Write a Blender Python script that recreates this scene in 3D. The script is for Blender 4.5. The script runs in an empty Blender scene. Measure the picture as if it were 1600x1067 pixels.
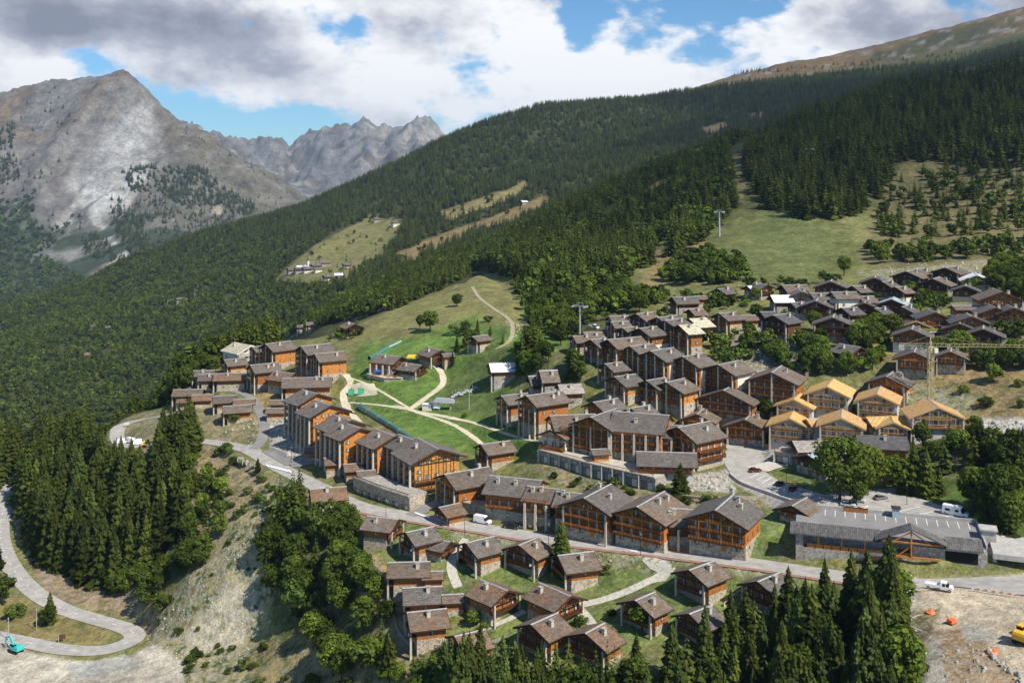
import bpy, math, random
import numpy as np
from mathutils import Vector, Matrix
rad = math.radians
S = bpy.context.scene
COL = S.collection
# ------------------------------------------------------------------ camera (level, shifted lens; horizon on row 270 of 1067, focal 1600 px)
F, U0, V0 = 1600.0, 800.0, 270.0
cam = bpy.data.objects.new('camera', bpy.data.cameras.new('camera'))
COL.objects.link(cam); S.camera = cam
cam.location = (0, 0, 0); cam.rotation_euler = (rad(90), 0, 0)
cam.data.sensor_fit = 'HORIZONTAL'; cam.data.sensor_width = 36; cam.data.lens = 36.0
cam.data.shift_y = -(533.5 - V0) / 1600.0
cam.data.clip_start = 1; cam.data.clip_end = 60000
# ------------------------------------------------------------------ light
SUN_EL = 47.0
SUN_AZ = Vector((0.76, -0.65)).normalized()        # horizontal direction towards the sun (x right, y away from the camera)
sun = bpy.data.objects.new('sun', bpy.data.lights.new('sun', 'SUN'))
COL.objects.link(sun)
sun.data.energy = 5.0; sun.data.angle = rad(0.5); sun.data.color = (1.0, 0.94, 0.83)
sd = Vector((SUN_AZ.x*math.cos(rad(SUN_EL)), SUN_AZ.y*math.cos(rad(SUN_EL)), math.sin(rad(SUN_EL))))
sun.rotation_euler = sd.to_track_quat('Z', 'Y').to_euler()
sun.location = (0, 0, 900)
S.view_settings.view_transform = 'Standard'; S.view_settings.look = 'None'
S.view_settings.exposure = 0.34; S.view_settings.gamma = 1.0
W = bpy.data.worlds.new('World'); S.world = W; W.use_nodes = True

class NT:
    """tiny helper for node trees"""
    def __init__(s, tree): s.t = tree; s.n = tree.nodes; s.l = tree.links
    def node(s, typ, ins=None, **kw):
        nd = s.n.new(typ)
        for k, v in kw.items(): setattr(nd, k, v)
        for k, v in (ins or {}).items(): s.set(nd, k, v)
        return nd
    def set(s, nd, k, v):
        sock = nd.inputs[k]
        if isinstance(v, bpy.types.NodeSocket): s.l.new(v, sock)
        elif isinstance(v, bpy.types.Node): s.l.new(v.outputs[0], sock)
        else:
            if hasattr(v, '__len__') and len(v) == 3 and sock.type == 'RGBA': v = (*v, 1)
            sock.default_value = v
    def math(s, op, a, b=0.0, c=0.0, clamp=False):
        nd = s.node('ShaderNodeMath', operation=op, use_clamp=clamp)
        s.set(nd, 0, a); s.set(nd, 1, b); s.set(nd, 2, c); return nd.outputs[0]
    def mix(s, f, a, b, mode='MIX'):
        nd = s.node('ShaderNodeMix', data_type='RGBA', blend_type=mode)
        s.set(nd, 0, f); s.set(nd, 6, a); s.set(nd, 7, b); return nd.outputs[2]
    def ramp(s, f, stops):
        nd = s.node('ShaderNodeValToRGB'); s.set(nd, 0, f)
        e = nd.color_ramp.elements
        while len(e) < len(stops): e.new(0.5)
        for i, (p, c) in enumerate(stops):
            e[i].position = p
            e[i].color = (*c, 1) if hasattr(c, '__len__') else (c, c, c, 1)
        return nd.outputs[0]
    def noise(s, vec, scale, detail=4, rough=0.55, dist=0.0, lac=2.0):
        nd = s.node('ShaderNodeTexNoise'); nd.noise_dimensions = '3D'
        if vec is not None: s.set(nd, 'Vector', vec)
        nd.inputs['Scale'].default_value = scale; nd.inputs['Detail'].default_value = detail
        nd.inputs['Roughness'].default_value = rough; nd.inputs['Distortion'].default_value = dist
        nd.inputs['Lacunarity'].default_value = lac
        return nd.outputs[0]

def build_world():
    t = NT(W.node_tree); t.n.clear()
    out = t.node('ShaderNodeOutputWorld')
    sky = t.node('ShaderNodeTexSky'); sky.sky_type = 'NISHITA'; sky.sun_disc = False
    sky.sun_elevation = rad(SUN_EL); sky.sun_rotation = math.atan2(SUN_AZ.x, SUN_AZ.y)
    sky.altitude = 1600; sky.air_density = 1.0; sky.dust_density = 0.6; sky.ozone_density = 1.5
    tc = t.node('ShaderNodeTexCoord').outputs['Generated']
    sep = t.node('ShaderNodeSeparateXYZ', {0: tc})
    x, y, z = sep.outputs
    # the cloud deck lives in azimuth / elevation, so it stays put in the sky when the camera moves
    az = t.math('ARCTAN2', x, y); el = t.math('ARCSINE', z)
    comb = t.node('ShaderNodeCombineXYZ', {0: az, 1: t.math('MULTIPLY', el, 1.7)}).outputs[0]
    n1 = t.noise(comb, 6.5, 9, 0.55, 0.0)
    n2 = t.noise(comb, 24, 7, 0.60, 0.0)
    ae = t.node('ShaderNodeCombineXYZ', {0: az, 1: el}).outputs[0]
    def blobs(lst):
        acc = None
        for (u, v, ru, rv, amp) in lst:
            a = math.atan((u-U0)/F); e = math.atan((V0-v)/F*math.cos(a)); 
            d = t.node('ShaderNodeVectorMath', {0: ae, 1: (a, e, 0)}, operation='SUBTRACT').outputs[0]
            d = t.node('ShaderNodeVectorMath', {0: d, 1: (F/ru, F/rv, 0)}, operation='MULTIPLY').outputs[0]
            q = t.node('ShaderNodeVectorMath', {0: d, 1: d}, operation='DOT_PRODUCT').outputs['Value']
            g = t.math('MULTIPLY', t.math('EXPONENT', t.math('MULTIPLY', q, -1.0)), amp)
            acc = g if acc is None else t.math('ADD', acc, g)
        return acc
    cov = blobs([(400,205,170,42,-.75),(250,255,300,60,-.3),(905,55,36,34,-.50),(935,18,50,14,-.30),(985,80,20,22,-.25),(1100,8,40,14,-.35),(1190,14,60,20,-.42),(560,30,18,20,-.35),(505,190,60,26,-.35),(250,108,25,22,-.12),
                 (900,110,130,60,.32),(700,165,120,26,.25),(150,40,220,60,.4),(620,60,120,50,.3),(1450,40,190,50,.4),(1050,150,200,60,.3),(1060,45,60,30,.2),(820,60,40,30,.25),(420,95,160,40,.25),(560,120,60,40,.22),(30,110,60,30,.3),(380,120,200,25,.25),(660,10,130,30,.5),(20,60,60,60,.5),(470,60,60,40,.3)])
    m = t.math('ADD', t.math('MULTIPLY_ADD', n1, 2.7, -1.35 + 0.47), t.math('MULTIPLY', t.math('SUBTRACT', n2, 0.5), 1.1))
    m = t.math('MULTIPLY_ADD', cov, 0.80, m)
    m = t.math('SUBTRACT', m, t.math('MULTIPLY', t.node('ShaderNodeMapRange', {'Value': t.math('MAXIMUM', t.math('ABSOLUTE', az), t.math('MULTIPLY', el, 1.9)), 'From Min': 0.62, 'From Max': 1.1}).outputs[0], 0.42))
    mask = t.node('ShaderNodeMapRange', {'Value': m, 'From Min': 0.24, 'From Max': 0.60}); mask.interpolation_type = 'SMOOTHSTEP'
    # thickness of the deck: thick parts have grey bases, thin rims and sunlit heads are white
    dark = blobs([(110,28,250,46,.85),(350,35,110,40,.30),(680,58,80,34,.34),(1480,30,180,45,.70),(300,105,220,26,.14),(60,125,90,40,-.25),(480,10,110,16,-.25),
                  (840,85,70,50,-.45),(930,110,140,60,-.4),(600,95,60,50,-.25),(1130,90,150,50,-.3),(720,175,50,22,-.3)])
    n3 = t.noise(comb, 10, 8, 0.60, 0.05)
    sh = t.math('ADD', t.math('MULTIPLY_ADD', n3, 2.3, -1.02), dark, clamp=True)
    ccol = t.ramp(sh, [(0.0, (0.93, 0.93, 0.94)), (0.30, (0.70, 0.71, 0.75)), (0.6, (0.40, 0.42, 0.49)), (1.0, (0.23, 0.25, 0.31))])
    skyc = t.mix(1.0, sky.outputs[0], (0.62, 0.98, 1.22), 'MULTIPLY')
    bg1 = t.node('ShaderNodeBackground', {0: skyc, 1: 0.085})
    bg2 = t.node('ShaderNodeBackground', {0: ccol, 1: 0.93})
    up = t.math('GREATER_THAN', z, -0.03)
    mk = t.math('MULTIPLY', mask.outputs[0], up)
    mx = t.node('ShaderNodeMixShader', {0: mk, 1: bg1.outputs[0], 2: bg2.outputs[0]})
    t.l.new(mx.outputs[0], out.inputs[0])
build_world()

# ------------------------------------------------------------------ noise in numpy
rs = np.random.RandomState(7)
PERM = np.concatenate([rs.permutation(256)]*3)
GR = rs.uniform(-1, 1, (256, 2)); GR /= np.linalg.norm(GR, axis=1)[:, None]
def perlin(x, y):
    xi = np.floor(x).astype(int); yi = np.floor(y).astype(int)
    xf = x-xi; yf = y-yi
    u = xf*xf*xf*(xf*(xf*6-15)+10); v = yf*yf*yf*(yf*(yf*6-15)+10)
    def g(ix, iy, dx, dy):
        h = GR[PERM[PERM[ix & 255]+(iy & 255)]]
        return h[..., 0]*dx+h[..., 1]*dy
    a = g(xi, yi, xf, yf); b = g(xi+1, yi, xf-1, yf); c = g(xi, yi+1, xf, yf-1); d = g(xi+1, yi+1, xf-1, yf-1)
    return (a*(1-u)+b*u)*(1-v)+(c*(1-u)+d*u)*v
def fbm(x, y, o=5, g=0.5):
    s = 0; a = 1.0
    for i in range(o):
        s = s+a*perlin(x*2**i+17.3*i, y*2**i-9.1*i); a *= g
    return s
def ridged(x, y, o=6, g=0.5):
    s = 0; a = 1.0; w = 1.0
    for i in range(o):
        n = (1-np.abs(perlin(x*2**i+31.7*i, y*2**i+5.3*i))*2)**2*w
        s = s+a*n; w = np.clip(n*1.6, 0, 1); a *= g
    return s

# ------------------------------------------------------------------ terrain: break lines (column u, row v, then z when negative spec 'z' or depth)
def Z(u, v, z): return (u, v, -z*F/(v-V0))
def D(u, v, d): return (u, v, d)
LINES = [
 [Z(-500,1080,-157),Z(0,1080,-156),Z(280,1080,-154),Z(400,1080,-150),Z(500,1080,-143),Z(600,1080,-133),Z(700,1080,-128),Z(850,1080,-125),Z(1000,1080,-123),Z(1200,1080,-121),Z(1350,1080,-113),Z(1450,1080,-106),Z(1600,1080,-102),Z(2100,1080,-99)],
 [Z(-500,1000,-155),Z(0,1000,-155),Z(200,1000,-155),Z(280,1010,-152),Z(400,1000,-146),Z(500,990,-138),Z(600,980,-126),Z(700,980,-123),Z(850,990,-121),Z(1000,1000,-119),Z(1200,1000,-117),Z(1350,1000,-110),Z(1450,1000,-104),Z(1600,1000,-101),Z(2100,1000,-98)],
 [Z(-500,870,-153),Z(0,865,-151),Z(60,935,-152.5),Z(100,952,-153),Z(200,972,-154),Z(250,950,-147),Z(300,925,-139),Z(400,850,-124),Z(500,880,-122),Z(600,900,-119),Z(700,900,-117),Z(850,900,-116),Z(1000,930,-115),Z(1200,930,-112),Z(1300,940,-107),Z(1450,925,-103.5),Z(1600,922,-103),Z(2100,920,-101)],
 [Z(-500,760,-175),Z(-150,740,-165),Z(0,722,-152),Z(100,705,-140),Z(180,700,-123),Z(200,692,-122),Z(240,690,-120),Z(330,692,-116),Z(430,722,-113),Z(550,795,-112),Z(750,823,-111),Z(1000,858,-109),Z(1180,880,-107),Z(1300,893,-106),Z(1450,900,-105),Z(1600,903,-104),Z(2100,905,-102)],
 [D(-500,790,640),D(-150,775,620),D(0,760,600),D(100,735,570),D(150,712,545),D(172,672,508),D(200,652,512),Z(240,645,-118),Z(280,635,-114),Z(340,625,-111),Z(430,650,-110),Z(500,700,-111),Z(600,762,-111),Z(700,790,-110),Z(750,745,-109),Z(850,745,-104),Z(1000,768,-103),Z(1080,773,-102),Z(1150,778,-101),Z(1200,778,-101),Z(1300,812,-101),Z(1400,850,-101),Z(1500,868,-100.5),Z(1600,872,-100),Z(2100,880,-98)],
 [D(-500,830,700),D(-150,810,680),D(0,790,650),D(100,765,620),D(200,685,575),D(240,655,560),Z(280,612,-109),Z(340,600,-107),Z(430,610,-106),Z(540,612,-104),Z(620,640,-103),Z(700,665,-104),Z(800,690,-103),Z(850,703,-100),Z(1000,708,-97.5),Z(1160,700,-99),Z(1250,715,-98),Z(1300,745,-99),Z(1400,765,-99.5),Z(1500,790,-99),Z(1600,800,-98),Z(2100,820,-96)],
 [D(-500,850,760),D(-150,830,750),D(0,810,720),D(100,790,680),D(200,740,610),Z(280,590,-109),Z(340,567,-102),Z(430,570,-101),Z(540,578,-97),Z(620,590,-97),Z(700,590,-96),Z(800,610,-93),Z(850,620,-92),Z(950,640,-90),Z(1000,650,-90),Z(1060,650,-91),Z(1150,655,-93),Z(1250,690,-95),Z(1330,700,-94),Z(1420,710,-94),Z(1500,735,-94),Z(1600,745,-92),Z(2100,760,-88)],
 [D(-500,860,830),D(0,830,790),D(200,740,660),D(280,605,600),D(340,556,585),D(430,535,580),D(540,530,572),Z(620,535,-88),Z(700,530,-85),Z(800,550,-82),Z(850,560,-80),Z(950,570,-80),Z(1000,590,-83),Z(1060,610,-85),Z(1150,620,-86),Z(1250,640,-88),Z(1330,645,-88),Z(1420,650,-87),Z(1500,660,-86),Z(1600,660,-83),Z(2100,690,-78)],
 [D(-500,860,900),D(0,830,850),D(200,745,730),D(280,640,660),D(340,585,640),D(430,545,620),D(500,528,605),D(540,517,602),D(600,490,612),D(700,460,650),D(750,427,740),D(800,470,600),D(850,490,560),D(950,520,475),D(1000,530,455),D(1060,540,440),D(1150,560,420),D(1250,560,410),D(1330,560,408),D(1420,560,405),D(1500,570,390),D(1600,575,375),D(2100,590,360)],
 [D(-500,850,960),D(0,820,920),D(200,740,790),D(280,660,740),D(340,610,700),D(430,570,690),D(540,545,690),D(600,520,690),D(700,485,730),D(750,440,820),D(800,440,700),D(850,450,640),D(950,470,560),D(1000,470,540),D(1060,480,520),D(1150,480,500),D(1250,480,490),D(1330,480,480),D(1420,480,470),D(1500,480,455),D(1600,490,440),D(2100,500,420)],
 [D(-500,840,1010),D(0,800,990),D(200,730,880),D(340,640,830),D(430,590,800),D(540,540,790),D(600,515,780),D(700,470,820),D(750,440,900),D(800,415,780),D(850,420,720),D(950,440,620),D(1000,435,620),D(1060,430,610),D(1150,425,600),D(1250,425,590),D(1330,425,580),D(1420,415,570),D(1500,420,550),D(1600,430,520),D(2100,440,500)],
 [D(-500,820,1060),D(0,780,1040),D(200,720,960),D(340,640,930),D(430,580,920),D(500,520,900),D(600,470,930),D(700,440,960),D(750,420,980),D(800,395,930),D(850,390,880),D(950,400,800),D(1060,370,760),D(1150,350,760),D(1250,340,750),D(1330,345,730),D(1420,360,700),D(1500,350,690),D(1600,350,670),D(2100,330,650)],
 [D(-500,800,1120),D(0,760,1110),D(200,700,1060),D(340,630,1040),D(430,560,1030),D(520,480,1040),D(620,445,1060),D(700,420,1070),D(750,405,1080),D(800,380,1080),D(850,355,1050),D(950,315,1060),D(1060,275,1050),D(1150,250,1000),D(1250,235,980),D(1330,240,900),D(1420,250,880),D(1500,250,860),D(1600,240,820),D(2100,200,800)],
 [D(-500,770,1190),D(0,735,1180),D(200,680,1180),D(340,610,1180),D(430,545,1180),D(520,465,1180),D(620,432,1180),D(740,392,1180),D(850,365-20,1180),D(950,300,1200),D(1050,258,1250),D(1150,222,1300),D(1200,205,1300),D(1330,172,1300),D(1430,135,1300),D(1600,90,1250),D(2100,-20,1200)],
 [D(-500,740,1290),D(0,705,1290),D(200,655,1320),D(340,600,1330),D(430,555,1340),D(520,490,1360),D(620,450,1400),D(740,430,1450),D(850,385,1500),D(1000,320,1600),D(1150,262,1650),D(1330,205,1600),D(1430,170,1600),D(1600,120,1550),D(2100,20,1500)],
 [D(-500,640,1500),D(0,585,1600),D(200,545,1700),D(400,480,1800),D(470,433,1850),D(600,400,1900),D(700,372,1900),D(850,325,2000),D(1000,280,2100),D(1150,232,2200),D(1330,185,2150),D(1600,115,2000),D(2100,0,1900)],
 [D(-500,570,2000),D(0,530,2050),D(200,465,2200),D(480,370,2300),D(600,330,2400),D(690,295,2400),D(850,245,2500),D(1000,218,2550),D(1150,180,2600),D(1330,150,2600),D(1600,90,2500),D(2100,-30,2400)],
 [D(-500,530,2300),D(-150,510,2300),D(0,490,2400),D(130,450,2500),D(200,410,2600),D(300,374,2700),D(480,320,2800),D(600,266,2900),D(690,221,2950),D(760,192,3000),D(850,167,3000),D(1000,157,3050),D(1130,135,3050),D(1300,122,3000),D(1500,96,2900),D(1600,70,2900),D(2100,-60,2800)],
 [D(-500,540,2600),D(0,500,2800),D(130,470,2900),D(200,430,2950),D(300,395,3050),D(480,340,3150),D(600,290,3250),D(690,245,3300),D(760,215,3350),D(850,187,3350),D(1000,172,3400),D(1130,126,3400),D(1200,106,3450),D(1300,87,3500),D(1450,52,3500),D(1530,30,3500),D(1570,22,3500),D(1600,14,3500),D(1750,-30,3500),D(2100,-80,3500)],
 [D(-500,470,3500),D(0,480,3500),D(130,450,3500),D(200,425,3500),D(300,400,3600),D(480,365,3700),D(600,340,3800),D(760,300,3900),D(1130,220,3900),D(1600,120,3900),D(2100,40,3900)],
 [D(-500,330,4700),D(0,350,4600),D(100,360,4500),D(200,330,4600),D(300,340,4500),D(400,335,4500),D(480,345,4500),D(600,350,4700),D(1130,300,4700),D(1600,250,4700),D(2100,200,4700)],
 [D(-500,190,5600),D(0,200,5500),D(100,200,5500),D(170,195,5500),D(240,235,5400),D(300,270,5200),D(400,300,5100),D(480,330,5000),D(600,350,5200),D(1130,320,5200),D(2100,250,5200)],
 [D(-500,170,6000),D(-150,165,6000),D(0,148,6000),D(30,139,6000),D(60,130,6000),D(130,122,6000),D(170,118,6000),D(192,110,6000),D(202,114,6000),D(225,132,6000),D(245,156,5950),D(270,178,5900),D(300,198,5850),D(350,226,5750),D(400,256,5600),D(480,311,5400),D(600,360,5600),D(1130,330,5600),D(2100,270,5600)],
 [D(-500,260,7200),D(0,250,7200),D(200,240,7200),D(300,262,7200),D(400,285,7200),D(480,320,7200),D(600,345,7200),D(1130,330,7200),D(2100,280,7200)],
 [D(-500,240,8600),D(200,235,8600),D(300,228,8600),D(370,245,8600),D(430,268,8600),D(480,262,8600),D(520,255,8600),D(560,246,8600),D(620,250,8600),D(690,240,8600),D(800,260,8600),D(2100,260,8600)],
 [D(-500,240,9900),D(200,205,9900),D(285,192,9900),D(300,196,9900),D(335,210,9900),D(365,220,9900),D(400,222,9900),D(440,221,9900),D(452,232,9900),D(470,216,9900),D(484,207,9900),D(520,201,9900),D(548,203,9900),D(556,194,9900),D(569,187,9900),D(580,196,9900),D(605,203,9900),D(620,198,9900),D(640,196,9900),D(657,188,9900),D(672,192,9900),D(690,211,9900),D(760,240,9900),D(2100,250,9900)],
 [D(-500,268,12500),D(2100,268,12500)],
]
UC = np.arange(-500, 2101, 4.0)
DR = np.concatenate([np.geomspace(60, 190, 24)[:-1], np.arange(190, 640, 1.3), np.geomspace(640, 1400, 110)[1:], np.geomspace(1400, 4200, 120)[1:], np.geomspace(4200, 12500, 210)[1:]])
def build_field():
    nl = len(LINES); nu = len(UC)
    lv = np.zeros((nl, nu)); ld = np.zeros((nl, nu))
    for i, L in enumerate(LINES):
        a = np.array(L, float)
        lv[i] = np.interp(UC, a[:, 0], a[:, 1]); ld[i] = np.exp(np.interp(UC, a[:, 0], np.log(a[:, 2])))
    k = np.exp(-0.5*(np.arange(-6, 7)/2.6)**2); k /= k.sum()
    for i in range(20):                                 # soften the kinks along the near lines
        for A in (lv, ld):
            p = np.pad(A[i], 6, mode='edge'); A[i] = np.convolve(p, k, 'valid')
    for i in range(1, nl): ld[i] = np.maximum(ld[i], ld[i-1]+6)
    zz = -(lv-V0)/F*ld
    # near skirt towards the camera
    d0 = ld[0]*0.45; z0 = zz[0]-22
    ld = np.vstack([np.full(nu, 20.0), d0, ld]); zz = np.vstack([z0-10, z0, zz])
    H = np.zeros((len(DR), nu))
    for j in range(nu):
        x = ld[:, j]; y = zz[:, j]
        h = np.diff(x); s = np.diff(y)/h
        m = np.zeros_like(y)                             # pchip slopes: monotone between break lines
        w1 = 2*h[1:]+h[:-1]; w2 = h[1:]+2*h[:-1]
        with np.errstate(all='ignore'):
            mm = (w1+w2)/(w1/s[:-1]+w2/s[1:])
        m[1:-1] = np.where(s[:-1]*s[1:] > 0, mm, 0); m[0] = s[0]; m[-1] = s[-1]
        idx = np.clip(np.searchsorted(x, DR)-1, 0, len(x)-2)
        t = (DR-x[idx])/h[idx]; t2 = t*t; t3 = t2*t
        H[:, j] = (2*t3-3*t2+1)*y[idx]+(t3-2*t2+t)*h[idx]*m[idx]+(-2*t3+3*t2)*y[idx+1]+(t3-t2)*h[idx]*m[idx+1]
    return H
GZ = build_field()
GU, GD = np.meshgrid(UC, DR)
GX = (GU-U0)/F*GD; GY = GD
def sstep(a, b, x):
    t = np.clip((x-a)/(b-a), 0, 1); return t*t*(3-2*t)
def add_relief():
    global GZ
    v = V0-F*GZ/GY
    n0 = fbm(GX/9, GY/9, 4)*0.55+fbm(GX/45, GY/45, 3)*0.7
    # talus and wild slopes are rougher than the village floor
    wild = sstep(240, 120, GD*0+np.abs(GU-330))*sstep(780, 860, v)
    z = GZ+n0*(0.55+0.9*wild)*sstep(150, 260, GD)*(1-sstep(700, 1000, GD))
    z += fbm(GX/120, GY/120, 5)*7*sstep(560, 900, GD)*(1-sstep(3000, 3600, GD))
    z += fbm(GX/420, GY/420, 4)*26*sstep(1350, 1900, GD)*(1-sstep(2500, 3000, GD))*0.8
    z += (fbm(GX/60, GY/60, 5)*5+ridged(GX/300, GY/300, 5)*6-5)*sstep(3000, 3300, GD)*(1-sstep(3700, 4000, GD))
    # big mountain: gullies that run down the face, and fainter ones on the far peaks
    big = sstep(3900, 4700, GD)*(1-sstep(6600, 7200, GD))
    cr = 0.45+0.55*np.exp(-((GD-5400)/700)**2)
    g = ridged((GX+GY*0.12)/520, GY/1500, 6)-0.9
    z += big*(g*46*(1-0.8*np.exp(-((GD-6000)/200)**2))+fbm(GX/150, GY/150, 5)*15+ (ridged(GX/90, GY/130, 5)-0.9)*12)
    far = sstep(7400, 8600, GD)*(1-sstep(11000, 12400, GD))
    z += far*((ridged(GX/420, GY/600, 7, 0.55)-1.0)*85*(1-0.85*np.exp(-((GD-9900)/180)**2))+fbm(GX/220, GY/260, 5)*34)
    GZ = z
add_relief()
GV = V0-F*GZ/GY

def ground(x, y):
    """height of the modelled ground at a plan position"""
    y = max(float(y), 61.0)
    u = U0+F*x/y
    fj = min(max((u-UC[0])/4.0, 0), len(UC)-1.001); j = int(fj); a = fj-j
    i = int(min(max(np.searchsorted(DR, y)-1, 0), len(DR)-2)); b = (y-DR[i])/(DR[i+1]-DR[i])
    # bilinear in plan (the grid is straight along u)
    return float((GZ[i, j]*(1-a)+GZ[i, j+1]*a)*(1-b)+(GZ[i+1, j]*(1-a)+GZ[i+1, j+1]*a)*b)
def pick(u, v, lift=0.0, dmin=150.0, dmax=12000.0):
    """first ground point (raised by lift) met by the sight line through u, v"""
    fj = min(max((u-UC[0])/4.0, 0), len(UC)-1.001); j = int(fj); a = fj-j
    col = GZ[:, j]*(1-a)+GZ[:, j+1]*a
    vv = V0-F*(col+lift)/DR
    ok = np.where((vv <= v) & (DR >= dmin) & (DR <= dmax))[0]
    i = int(ok[0]) if len(ok) else int(np.argmin(np.where((DR >= dmin) & (DR <= dmax), np.abs(vv-v), 1e9)))
    d = DR[i]
    if i > 0 and vv[i-1] > v and DR[i-1] >= dmin:
        t = (vv[i-1]-v)/(vv[i-1]-vv[i]); d = DR[i-1]+t*(DR[i]-DR[i-1])
    x = (u-U0)/F*d
    return Vector((x, d, ground(x, d)))
# ------------------------------------------------------------------ materials
MATS = {}
def newmat(name):
    m = bpy.data.materials.new(name); m.use_nodes = True
    t = NT(m.node_tree); t.n.clear()
    o = t.node('ShaderNodeOutputMaterial'); b = t.node('ShaderNodeBsdfPrincipled')
    t.l.new(b.outputs[0], o.inputs[0]); MATS[name] = m
    return m, t, b
def bump(t, b, h, dist=0.1, st=1.0):
    nd = t.node('ShaderNodeBump', {'Height': h, 'Distance': dist, 'Strength': st})
    t.l.new(nd.outputs[0], b.inputs['Normal'])
def mat_ground():
    m, t, b = newmat('ground')
    pos = t.node('ShaderNodeNewGeometry').outputs['Position']
    col = t.node('ShaderNodeAttribute', attribute_name='soil').outputs['Color']
    det = t.node('ShaderNodeAttribute', attribute_name='detail').outputs['Vector']
    ds = t.node('ShaderNodeSeparateXYZ', {0: det}).outputs       # x: share of bare stone specks, y: share of tufts, z: far scale
    n_big = t.noise(pos, 0.06, 5, 0.6); n_mid = t.noise(pos, 0.35, 5, 0.62); n_fine = t.noise(pos, 1.3, 6, 0.75)
    n_far = t.noise(pos, 0.010, 9, 0.66)
    v1 = t.ramp(n_big, [(0.3, 0.62), (0.7, 1.35)]); v2 = t.ramp(n_mid, [(0.28, 0.55), (0.72, 1.45)]); v3 = t.ramp(n_fine, [(0.34, 0.55), (0.66, 1.45)])
    c = t.mix(1.0, col, v1, 'MULTIPLY')
    c = t.mix(0.85, c, v2, 'MULTIPLY'); c = t.mix(0.8, c, v3, 'MULTIPLY')
    # tufts: greener bushes and dry straw patches
    tuft = t.math('MULTIPLY', t.ramp(t.noise(pos, 0.22, 6, 0.65), [(0.50, 0.0), (0.58, 1.0)]), ds[1])
    c = t.mix(tuft, c, (0.045, 0.085, 0.018))
    straw = t.math('MULTIPLY', t.ramp(t.noise(pos, 0.12, 6, 0.7), [(0.54, 0.0), (0.64, 1.0)]), t.math('MULTIPLY', ds[1], 0.75))
    c = t.mix(straw, c, (0.30, 0.215, 0.095))
    # stones: pale specks, drawn out down the slope
    vo = t.node('ShaderNodeTexVoronoi', {'Vector': pos, 'Scale': 0.75}).outputs['Distance']
    nn = t.noise(pos, 0.3, 5, 0.7)
    spk = t.math('MULTIPLY', t.ramp(t.math('ADD', t.math('MULTIPLY', vo, -0.45), nn), [(0.22, 0.0), (0.34, 1.0)]), ds[0])
    c = t.mix(spk, c, t.mix(t.ramp(n_fine, [(0.35, 0.0), (0.65, 1.0)]), (0.26, 0.24, 0.20), (0.50, 0.47, 0.40)))
    # far rock: streaks and broken greys
    fr = t.mix(1.0, col, t.ramp(n_far, [(0.28, 0.5), (0.5, 1.0), (0.72, 1.5)]), 'MULTIPLY')
    fr = t.mix(0.6, fr, t.ramp(t.noise(pos, 0.05, 9, 0.78), [(0.36, 0.40), (0.64, 1.5)]), 'MULTIPLY')
    fr = t.mix(0.55, fr, t.ramp(t.noise(t.node('ShaderNodeMapping', {0: pos, 'Scale': (.028, .006, .004)}).outputs[0], 1.0, 8, .7), [(.35, .6), (.65, 1.35)]), 'MULTIPLY')
    c = t.mix(ds[2], c, fr)
    t.set(b, 'Base Color', c); t.set(b, 'Roughness', 0.95); b.inputs['Specular IOR Level'].default_value = 0.12
    hb = t.math('ADD', t.math('MULTIPLY', t.noise(pos, 0.02, 12, 0.78), 36.0), 0)
    hn = t.math('ADD', t.math('MULTIPLY', n_mid, 1.0), t.math('MULTIPLY', n_fine, 0.35))
    mixh = t.node('ShaderNodeMix', data_type='FLOAT'); t.set(mixh, 0, ds[2]); t.set(mixh, 2, hn); t.set(mixh, 3, hb)
    bump(t, b, mixh.outputs[0], 1.0, 0.8)
mat_ground()


# ------------------------------------------------------------------ road benches cut into the slope
ROADS = {}
def spline(pts, step=2.0):
    P = [pts[0]]+pts+[pts[-1]]; out = []
    for i in range(1, len(P)-2):
        p0, p1, p2, p3 = P[i-1], P[i], P[i+1], P[i+2]; n = max(2, int((p2-p1).length/step))
        for k in range(n):
            t = k/n; out.append(0.5*((2*p1)+(p2-p0)*t+(2*p0-5*p1+4*p2-p3)*t*t+(3*p1-p0-3*p2+p3)*t**3))
    out.append(pts[-1]); return out
def path_pts(px, dmin=150, dmax=12000): return spline([Vector((p.x, p.y)) for p in (pick(u, v, 0, dmin, dmax) for u, v in px)])
def carve(key, px, width, dmin=150, dmax=12000, smooth=7, fall=3.0):
    pts = path_pts(px, dmin, dmax); ROADS[key] = (pts, width)
    z = np.array([ground(p.x, p.y) for p in pts]); k = np.ones(2*smooth+1)/(2*smooth+1); z = np.convolve(np.pad(z, smooth, mode='edge'), k, 'valid')
    P = np.array([(p.x, p.y) for p in pts]); w = width/2+1.0
    m = (GY > P[:, 1].min()-12) & (GY < P[:, 1].max()+12) & (GX > P[:, 0].min()-12) & (GX < P[:, 0].max()+12)
    gx, gy, gz = GX[m], GY[m], GZ[m]; best = np.full(gx.shape, 1e9); bz = np.zeros(gx.shape)
    for i in range(len(P)-1):
        dx, dy = P[i+1]-P[i]; t = np.clip(((gx-P[i, 0])*dx+(gy-P[i, 1])*dy)/(dx*dx+dy*dy+1e-9), 0, 1)
        d = np.hypot(gx-P[i, 0]-t*dx, gy-P[i, 1]-t*dy); q = d < best; best = np.where(q, d, best); bz = np.where(q, z[i]*(1-t)+z[i+1]*t, bz)
    f = 1-sstep(w, w+fall, best); GZ[m] = gz*(1-f)+bz*f
carve('main', [(1440,906),(1395,911),(1300,899),(1180,880),(1000,858),(860,842),(750,825),(650,808),(560,790),(500,762),(430,727),(385,702),(330,691),(270,687)], 9.5)
carve('loop', [(285,690),(240,696),(205,700),(186,690),(184,676),(200,664),(225,655),(260,648),(285,640)], 6.5, 400, 560)
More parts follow.
